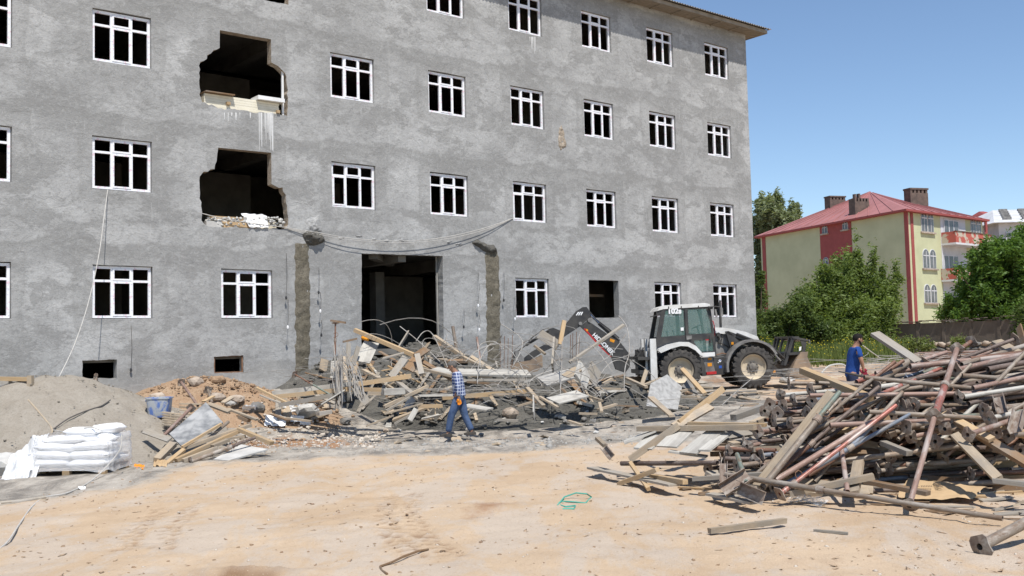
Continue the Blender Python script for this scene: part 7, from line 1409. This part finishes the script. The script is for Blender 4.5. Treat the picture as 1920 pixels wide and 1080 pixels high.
# ---------------- wrapped sacks on a pallet
simple('sack_white', (.86, .86, .86), (.80, .80, .80), 4, .55, 0, .4, .4, 14, .012)
simple('sack_print', (.45, .06, .12), (.7, .5, .55), 14, .6)
PD = 17.6; sc_ = PD/FPX; pc = P(148, 902, PD); gz_ = float(all_h(pc.x, pc.y))
pl_ = thing('pallet', 'wooden pallet under the wrapped white sacks', 'pallet', (pc.x, pc.y, gz_), -.05)
for y in (-.42, 0, .42):
    for x in (-.62, 0, .62): b = MB(); b.box(x-.06, x+.06, y-.05, y+.05, 0, .09); part('block', b, 'wood_fresh', pl_)
for i in range(7): b = MB(); b.box(-.68+i*.2, -.54+i*.2, -.48, .48, .112, .13); part('deck_board', b, 'wood_pale', pl_)
for y in (-.42, 0, .42): b = MB(); b.box(-.68, .68, y-.05, y+.05, .091, .111); part('stringer', b, 'wood_pale', pl_)
def sack(cx, cy, cz, L, W, Hh, seed, rz, label, ry=0):
    bmr = bmesh.new(); bmesh.ops.create_cube(bmr, size=2); bmesh.ops.subdivide_edges(bmr, edges=bmr.edges, cuts=6, use_grid_fill=True)
    for v in bmr.verts:
        c = v.co; e = max(abs(c.x), abs(c.y)); pil = (1-abs(c.x)**5)*(1-abs(c.y)**5); pil = max(pil, 0)**.4
        z = c.z*(.12+.88*pil); k = Vector((c.x*(1-.05*abs(c.y)**3), c.y*(1-.06*abs(c.x)**3), z)); nn = mnoise.noise(Vector((c.x*1.7+seed*5, c.y*1.7, c.z)))*.10
        v.co = Vector((k.x*L/2, k.y*W/2, k.z*Hh/2*(1+nn*2)+nn*.03*(1 if c.z > 0 else 0)))
    me = bpy.data.meshes.new('cement_sack'); bmr.to_mesh(me); bmr.free(); me.materials.append(MATS['sack_white']); me.materials.append(MATS['sack_print']); me.polygons.foreach_set('use_smooth', [True]*len(me.polygons))
    for p_ in me.polygons:
        if p_.center.x < -L*.485: p_.material_index = 1 if abs(p_.center.z) < Hh*.25 else 0
    M = Matrix.Translation((pc.x, pc.y, gz_)) @ Matrix.Rotation(-.05, 4, 'Z') @ Matrix.Translation((cx, cy, cz)) @ Matrix.Rotation(rz+.11*math.sin(seed*2.3), 4, 'Z') @ Matrix.Rotation(ry+.08*math.sin(seed*3.7), 4, 'Y') @ Matrix.Rotation(.06*math.sin(seed*1.3), 4, 'X')
    return link('cement_sack', me, None, M, label, 'sack', None)
pos = ['bottom left', 'bottom right']
SN = [(-.33, -.24, .205, .78, .50, .15, .02), (.35, -.24, .205, .74, .50, .15, -.03), (-.33, .24, .205, .72, .48, .15, 0), (.35, .24, .205, .72, .48, .15, 0),
      (-.30, -.22, .335, .76, .50, .15, -.05), (.37, -.22, .34, .74, .50, .15, .06), (0, .24, .34, 1.1, .46, .15, 0),
      (-.22, -.18, .465, .78, .48, .15, .05), (.40, -.2, .475, .70, .48, .15, -.04), (.1, .24, .47, 1.0, .44, .15, 0),
      (-.10, -.15, .59, .74, .46, .14, .03), (.42, -.05, .60, .60, .5, .15, 0), (.16, -.12, .715, .62, .40, .13, -.06), (.50, .05, .74, .50, .44, .17, .1)]
SLB = ['fat white sack at the front left corner of the bottom layer on the pallet', 'white sack at the front right corner of the bottom layer on the pallet', 'white sack at the back left of the bottom layer', 'white sack at the back right of the bottom layer', 'white sack, front left of the second layer', 'white sack, front right of the second layer', 'white sack at the back of the second layer', 'white sack, front left of the third layer', 'white sack, front right of the third layer', 'white sack at the back of the third layer', 'white sack with a red printed end, left of the fourth layer', 'white sack, right of the fourth layer', 'small white sack with a purple printed end near the top of the stack', 'topmost white sack at the right with a torn opening']
for i, q in enumerate(SN): sack(q[0], q[1], q[2], q[3], q[4], q[5], i, q[6], SLB[i])
def m_wrap():
    n = N('stretch_film'); n.b.inputs['Base Color'].default_value = (.88, .88, .89, 1); n.b.inputs['Roughness'].default_value = .22; n.b.inputs['Alpha'].default_value = .42; n.b.inputs['Specular IOR Level'].default_value = .8; n.bump(n.noise(9, n.co((.6, 1, 5)), 6, .7, 1), .9, .03)
m_wrap()
# film skirt round the stack: follows the sacks' sides
nu, nv = 90, 14; V = []
for j in range(nv):
    h = j/(nv-1); zz = .07+h*.60
    for i in range(nu):
        t = i/(nu-1)*2*math.pi; cx, cy = math.cos(t), math.sin(t); e = .32; x = math.copysign(abs(cx)**e, cx)*(.775-.10*h)+.10*h; y = math.copysign(abs(cy)**e, cy)*(.53-.05*h); w_ = .016*math.sin(t*19+h*5)+.02*mnoise.noise(Vector((cx*3, cy*3, h*5)))+.014*math.cos(h*29)
        V.append((x*(1+w_), y*(1+w_), zz+.02*math.sin(t*7)))
F = [(j*nu+i, j*nu+(i+1) % nu, (j+1)*nu+(i+1) % nu, (j+1)*nu+i) for j in range(nv-1) for i in range(nu)]
link('stretch_film', npmesh('stretch_film', np.array(V), np.array(F), 'stretch_film', True), None, Matrix.Translation((pc.x, pc.y, gz_)) @ Matrix.Rotation(-.05, 4, 'Z'), 'clear stretch film wrapped round the stack of white sacks', 'plastic film')
simple('film_white', (.80, .80, .80), (.66, .67, .68), 5, .3, 0, .6, .5, 10, .02); MATS['film_white'].node_tree.nodes['Principled BSDF'].inputs['Alpha'].default_value = .82
sheet('plastic_film', [P(-8, 925, 16.6), P(52, 905, 16.9), P(80, 815, 17.4), P(20, 862, 17.5)], 60, 50, 'film_white', 'crumpled milky plastic film spilling from the sacks to the left edge', 'plastic film', .06, 8, 3); sheet('plastic_film', [P(40, 905, 16.9), P(66, 902, 17.0), P(92, 812, 17.5), P(62, 830, 17.5)], 24, 30, 'film_white', 'fold of milky plastic film hanging at the left end of the sacks', 'plastic film', .05, 9, 2.5)
rag(210, 808, 16, 'orange brown torn paper on the topmost sack', 'glove_orange', 12, 'paper', .0) if False else None
# cables, twigs
def cable(pts, r, mat, label, cat='cable', name='cable'):
    P3 = [Vector(p) for p in pts]; P4 = []
    for k in range(len(P3)-1):
        a0, a1, a2, a3 = P3[max(k-1, 0)], P3[k], P3[k+1], P3[min(k+2, len(P3)-1)]
        for t in (0, .2, .4, .6, .8): P4.append(.5*((2*a1)+(a2-a0)*t+(2*a0-5*a1+4*a2-a3)*t*t+(3*a1-a0-3*a2+a3)*t**3))
    P4.append(P3[-1]); b = MB(); b.tube(P4, r, 6); o = part(name, b, mat, None, True); o['label'] = label; o['category'] = cat; return o
cable([G(207, 750, .02), G(190, 761, .03), G(160, 771, .03), G(128, 785, .03), G(105, 801, .05), G(98, 806, .12)], .014, 'cable_dark', 'dark cable lying down the sand heap to the crossed twigs')
cable([P(98, 806, 18.6), P(125, 810, 18), P(150, 804, 17.4), P(172, 801, 17.3), P(186, 806, 17.2)], .011, 'cable_pale', 'grey cable from the crossed twigs over the top of the sacks')
cable([P(228, 815, 17.0), P(226, 840, 16.95), P(213, 860, 16.9), P(190, 885, 16.6), G(170, 902, .02), G(150, 914, .015), G(120, 926, .015), G(85, 932, .02), G(60, 950, .02), G(35, 985, .015), G(15, 1015, .015), G(-5, 1032, .015)], .011, 'cable_pale', 'pale cable running from the sacks down over the sand to the left edge')
cable([P(53, 750, 19.5), P(75, 775, 19.0), P(98, 806, 18.55), P(88, 825, 18.3)], .014, 'wood_pale', 'peeled twig leaning on the sand heap above the sacks', 'twig', 'twig'); cable([G(-5, 944, .03), G(40, 940, .03), G(85, 933, .03)], .03, 'wood_grey', 'grey pole lying at the left edge in front of the sacks', 'pole', 'pole'); cable([G(-5, 950, .03), G(30, 944, .03), G(70, 936, .03)], .022, 'wood_grey', 'second thinner pole beside the grey pole at the left edge', 'pole', 'pole')
plank(G(45, 938, .02), G(88, 937, .02), .10, .015, 'wood_pale', 'flat sliver of wood on the poles at the left edge', 0); rag(153, 915, 14, 'small grey rag on the cable before the sacks', 'cloth_white', 15, 'rag', .03)
# black tub on the heap, drain elbow, cyan sack, framed sheet
bt = P(157, 733, 23.2); bx = thing('black_bucket', 'broken black mortar bucket on top of the sand heap below the cellar opening', 'bucket', M=Matrix.Translation(bt) @ Matrix.Rotation(.35, 4, 'Y'))
b = MB(); b.lathe([(0, .001), (0, .13), (.02, .135), (.2, .19), (.2, .205), (.22, .205), (.22, .18), (.03, .12), (.02, .001)], 18, None, 'Z'); part('shell', b, 'black_plastic', bx, True)
cable([wpx(180, 706, .02), wpx(180, 703, .12), wpx(179, 712, .2), P(178, 735, 24.0)], .05, 'prop_grey', 'grey plastic drain elbow coming out of the left cellar opening', 'pipe', 'drain_pipe')
simple('sack_cyan', (.36, .62, .64), (.50, .68, .70), 4, .6)
s_ = sack(0, 0, 0, .62, .40, .24, 40, 0, 'pale turquoise sack lying behind the sand heap'); s_.matrix_local = Matrix.Translation(P(216, 743, 23.6)) @ Matrix.Rotation(.15, 4, 'Y'); s_.data.materials[0] = MATS['sack_cyan']; s_.name = 'turquoise_sack'
fr = thing('framed_sheet', 'wooden frame covered with clear plastic sheet at the left edge by the wall', 'frame', P(20, 745, 21.6)); 
b = MB(); a, c = P(-60, 709, 21.6)-Vector(fr.location), P(62, 711, 21.6)-Vector(fr.location); b.box(0, (c-a).length-.1, -.03, .03, -.045, .045, axm(a, c, 0)); part('rail', b, 'wood_fresh', fr)
b = MB(); a, c = P(57, 745, 21.6)-Vector(fr.location), P(57, 704, 21.6)-Vector(fr.location); b.box(0, (c-a).length, -.05, .05, -.06, .06, axm(a, c, 0)); part('post', b, 'wood_pale', fr)
b = MB(); b.add([P(x, y, 21.68)-Vector(fr.location) for x, y in ((-60, 712), (54, 713), (54, 765), (-60, 780))], [(0, 1, 2, 3)]); part('plastic_sheet', b, 'clear_plastic', fr)
b = MB(); a, c = P(20, 712, 21.7)-Vector(fr.location), P(22, 760, 21.7)-Vector(fr.location); b.box(0, (c-a).length, -.03, .03, -.04, .04, axm(a, c, 0)); part('brace', b, 'wood_grey', fr)
# ---------------- on the facade: cables, hanging lamps, panels in the broken openings
p0 = wpx(540, 427, .03); p1 = wpx(962, 409, .02)
cable([p0, wpx(600, 437, .1), wpx(660, 447, .14), wpx(740, 452, .16), wpx(820, 447, .14), wpx(900, 430, .1), p1], .010, 'cable_pale', 'upper of the two pale cables sagging above the doorway'); cable([p0+Vector((0, 0, -.03)), wpx(600, 440, .12), wpx(660, 450, .18), wpx(745, 455, .2), wpx(825, 450, .18), wpx(905, 432, .12), p1], .008, 'cable_pale', 'lower of the two pale cables sagging above the doorway'); cable([wpx(378, 400, -.02), wpx(420, 410, .03), wpx(470, 418, .04), p0], .012, 'cable_pale', 'white cable across the sill of the lower broken opening')
cable([wpx(202, 356, .02), wpx(196, 400, .35), wpx(185, 480, .9), wpx(165, 570, 1.5), wpx(138, 650, 2.0), P(106, 716, 22.2)], .011, 'cable_pale', 'white rope hanging from the left window down to the sand heap', 'rope', 'rope')
for i, (x, y0, y1, w_) in enumerate([(537, 475, 555, .12), (540, 560, 610, .3), (598, 502, 545, .15), (601, 548, 580, .2), (603, 600, 625, .25), (897, 512, 570, .15), (870, 580, 610, .2), (899, 590, 615, .25), (945, 510, 560, .12), (966, 555, 595, .2), (246, 612, 690, .06)]):
    x += 0; t = thing('hanging_lamp', 'small bulb holder hanging on a thin wire from the grey wall', 'lamp', wpx(x, y0, 0), 0, 'bulb holders on thin wires round the doorway'); o0 = Vector(t.location)
    b = MB(); b.tube([wpx(x, y0, -.01)-o0, wpx(x, y0+2, w_)-o0, wpx(x+1.5, (y0+y1)/2, w_)-o0, wpx(x-.5, y1, w_)-o0], .006, 5); part('wire', b, 'cable_dark', t)
    b = MB(); c = wpx(x-.5, y1, w_)-o0; b.tube([c, c+Vector((0, 0, -.05)), c+Vector((0, 0, -.10))], [.018, .035, .02], 8); part('bulb_holder', b, 'sack_white' if i % 2 else 'black_plastic', t, True)
# foam panels on the upper broken sill
def wbox(u0, u1, z0, z1, w0, w1, name, mat, label, cat, group=None, M2=None):
    b = MB(); b.box(u0, u1, -w1, -w0, z0, z1); me = b.fix(b.mesh(name, mat)); return link(name, me, None, BM @ (M2 or Matrix.Identity(4)), label, cat, group)
(ua, za), (ub, zb_) = uz(382, 172), uz(530, 190); _, zl = uz(382, 194); _, zr = uz(527, 216)
for k in range(6): wbox(ua+.03+random.uniform(0, .02), ub-.08-random.uniform(0, .03), 8.70+k*.070, 8.70+k*.070+.066, -.45, -.03-random.uniform(0, .02), 'foam_panel', 'foam_cream', 'cream foam panel in the stack on the sill of the upper broken opening', 'foam panel', 'foam panels stacked in the upper opening')
wbox(ua+.02, ua+.86, 9.13, 9.16, -.45, .10, 'board', 'wood_brown', 'brown board on the left of the foam panels', 'board'); wbox(ua+1.55, ub+.02, 9.13, 9.24, -.4, .10, 'white_panel', 'cloth_white', 'white panel lying on the right of the foam panels', 'panel'); wbox(ua+.65, ua+.75, 8.86, 8.94, -.1, .05, 'wood_block', 'wood_fresh', 'left small wood block under the foam panels', 'block'); wbox(ua+2.15, ua+2.24, 8.82, 8.90, -.1, .05, 'wood_block', 'wood_fresh', 'right small wood block under the foam panels', 'block')
# rubble and sheet in the lower opening
(ua, za), (ub, zb_) = uz(384, 400), uz(533, 420)
wbox(ua+.3, ub-.6, 5.28, 5.78, -.5, -.25, 'board', 'cardboard', 'brown board standing behind the rubble in the lower opening', 'board'); wbox(ub-1.1, ub-.05, 5.30, 5.74, -.55, -.4, 'board', 'foam_cream', 'cream board standing at the right in the lower opening', 'board'); wbox(ua+.05, ua+.5, 5.30, 5.60, -.2, -.02, 'concrete_block', 'concrete_pale', 'pale block at the left of the lower opening', 'block'); wbox(ua+.45, ua+1.6, 5.28, 5.61, -.3, -.04, 'board', 'cardboard', 'peach coloured board lying in the lower opening', 'board')
sheet('plastic_sheet', [wpx(467, 427, .02), wpx(503, 427, .03), wpx(500, 404, -.1), wpx(452, 400, -.12)], 16, 12, 'cloth_white', 'white plastic sheet draped over the sill of the lower opening', 'plastic sheet', .05, 21, 4); lumps('opening_rubble', [tuple(wpx(random.uniform(385, 532), random.uniform(408, 424), -random.uniform(.03, .22))) for _ in range(130)], np.full(130, .055), 'concrete_pale')
(ua, za) = uz(533, 200); wbox(ua-.03, ua+.02, 8.75, 10.2, -.12, -.06, 'door_frame_strip', 'cloth_white', 'white strip standing at the right edge of the upper broken opening', 'strip')
# background store of planks and bars behind the man
for i in range(30):
    x, y = rq.uniform(1630, 1900), rq.uniform(668, 690); p = P(x, y, rq.uniform(30, 35)); p.z = float(base_h(p.x, p.y))+rq.uniform(.03, .5); a = rq.uniform(-.3, .5); q = p+Vector((math.cos(a), math.sin(a), rq.uniform(-.03, .05)))*rq.uniform(1.2, 3); m = rq.choice(['wood_grey', 'wood_grey', 'wood_pale', 'wood_brown'])
    plank(p, q, .1, .05, m, {'wood_grey': 'grey plank in the low stack before the stone wall', 'wood_pale': 'pale plank in the low stack before the stone wall', 'wood_brown': 'brown plank in the low stack before the stone wall'}[m], 0, 'planks stacked before the stone wall')
for i in range(26):
    x, y = rq.uniform(1700, 1800), rq.uniform(655, 668); p = P(x, y, rq.uniform(34, 36)); p.z = float(base_h(p.x, p.y))+rq.uniform(.4, .75); a = rq.uniform(-.2, .4); q = p+Vector((math.cos(a), math.sin(a), rq.uniform(-.03, .05)))*rq.uniform(1., 2.2); m = rq.choice(['prop_rust', 'prop_pink', 'prop_grey'])
    prop(p, q, .028, m, None, 1, False, False, {'prop_rust': 'rusty prop in the far stack before the stone wall', 'prop_pink': 'pinkish prop in the far stack before the stone wall', 'prop_grey': 'grey prop in the far stack before the stone wall'}[m], 'far props before the stone wall')
tangle(60, (1600, 668, 1760, 700), 28, 33, .008, 'rebar', 8, .15, (1.0, 3.0)); cable([P(1532, 712, 27), P(1545, 694, 27.5), P(1558, 685, 27.8), P(1582, 684, 28), P(1592, 700, 28)], .025, 'prop_white', 'bent white pipe hoop standing left of the man in the blue T-shirt', 'pipe', 'bent_pipe'); cable([P(1618, 648, 24), P(1634, 660, 24.5), P(1650, 671, 25)], .012, 'cable_pale', 'thin pale wire rising behind the man in the blue T-shirt', 'wire', 'wire')
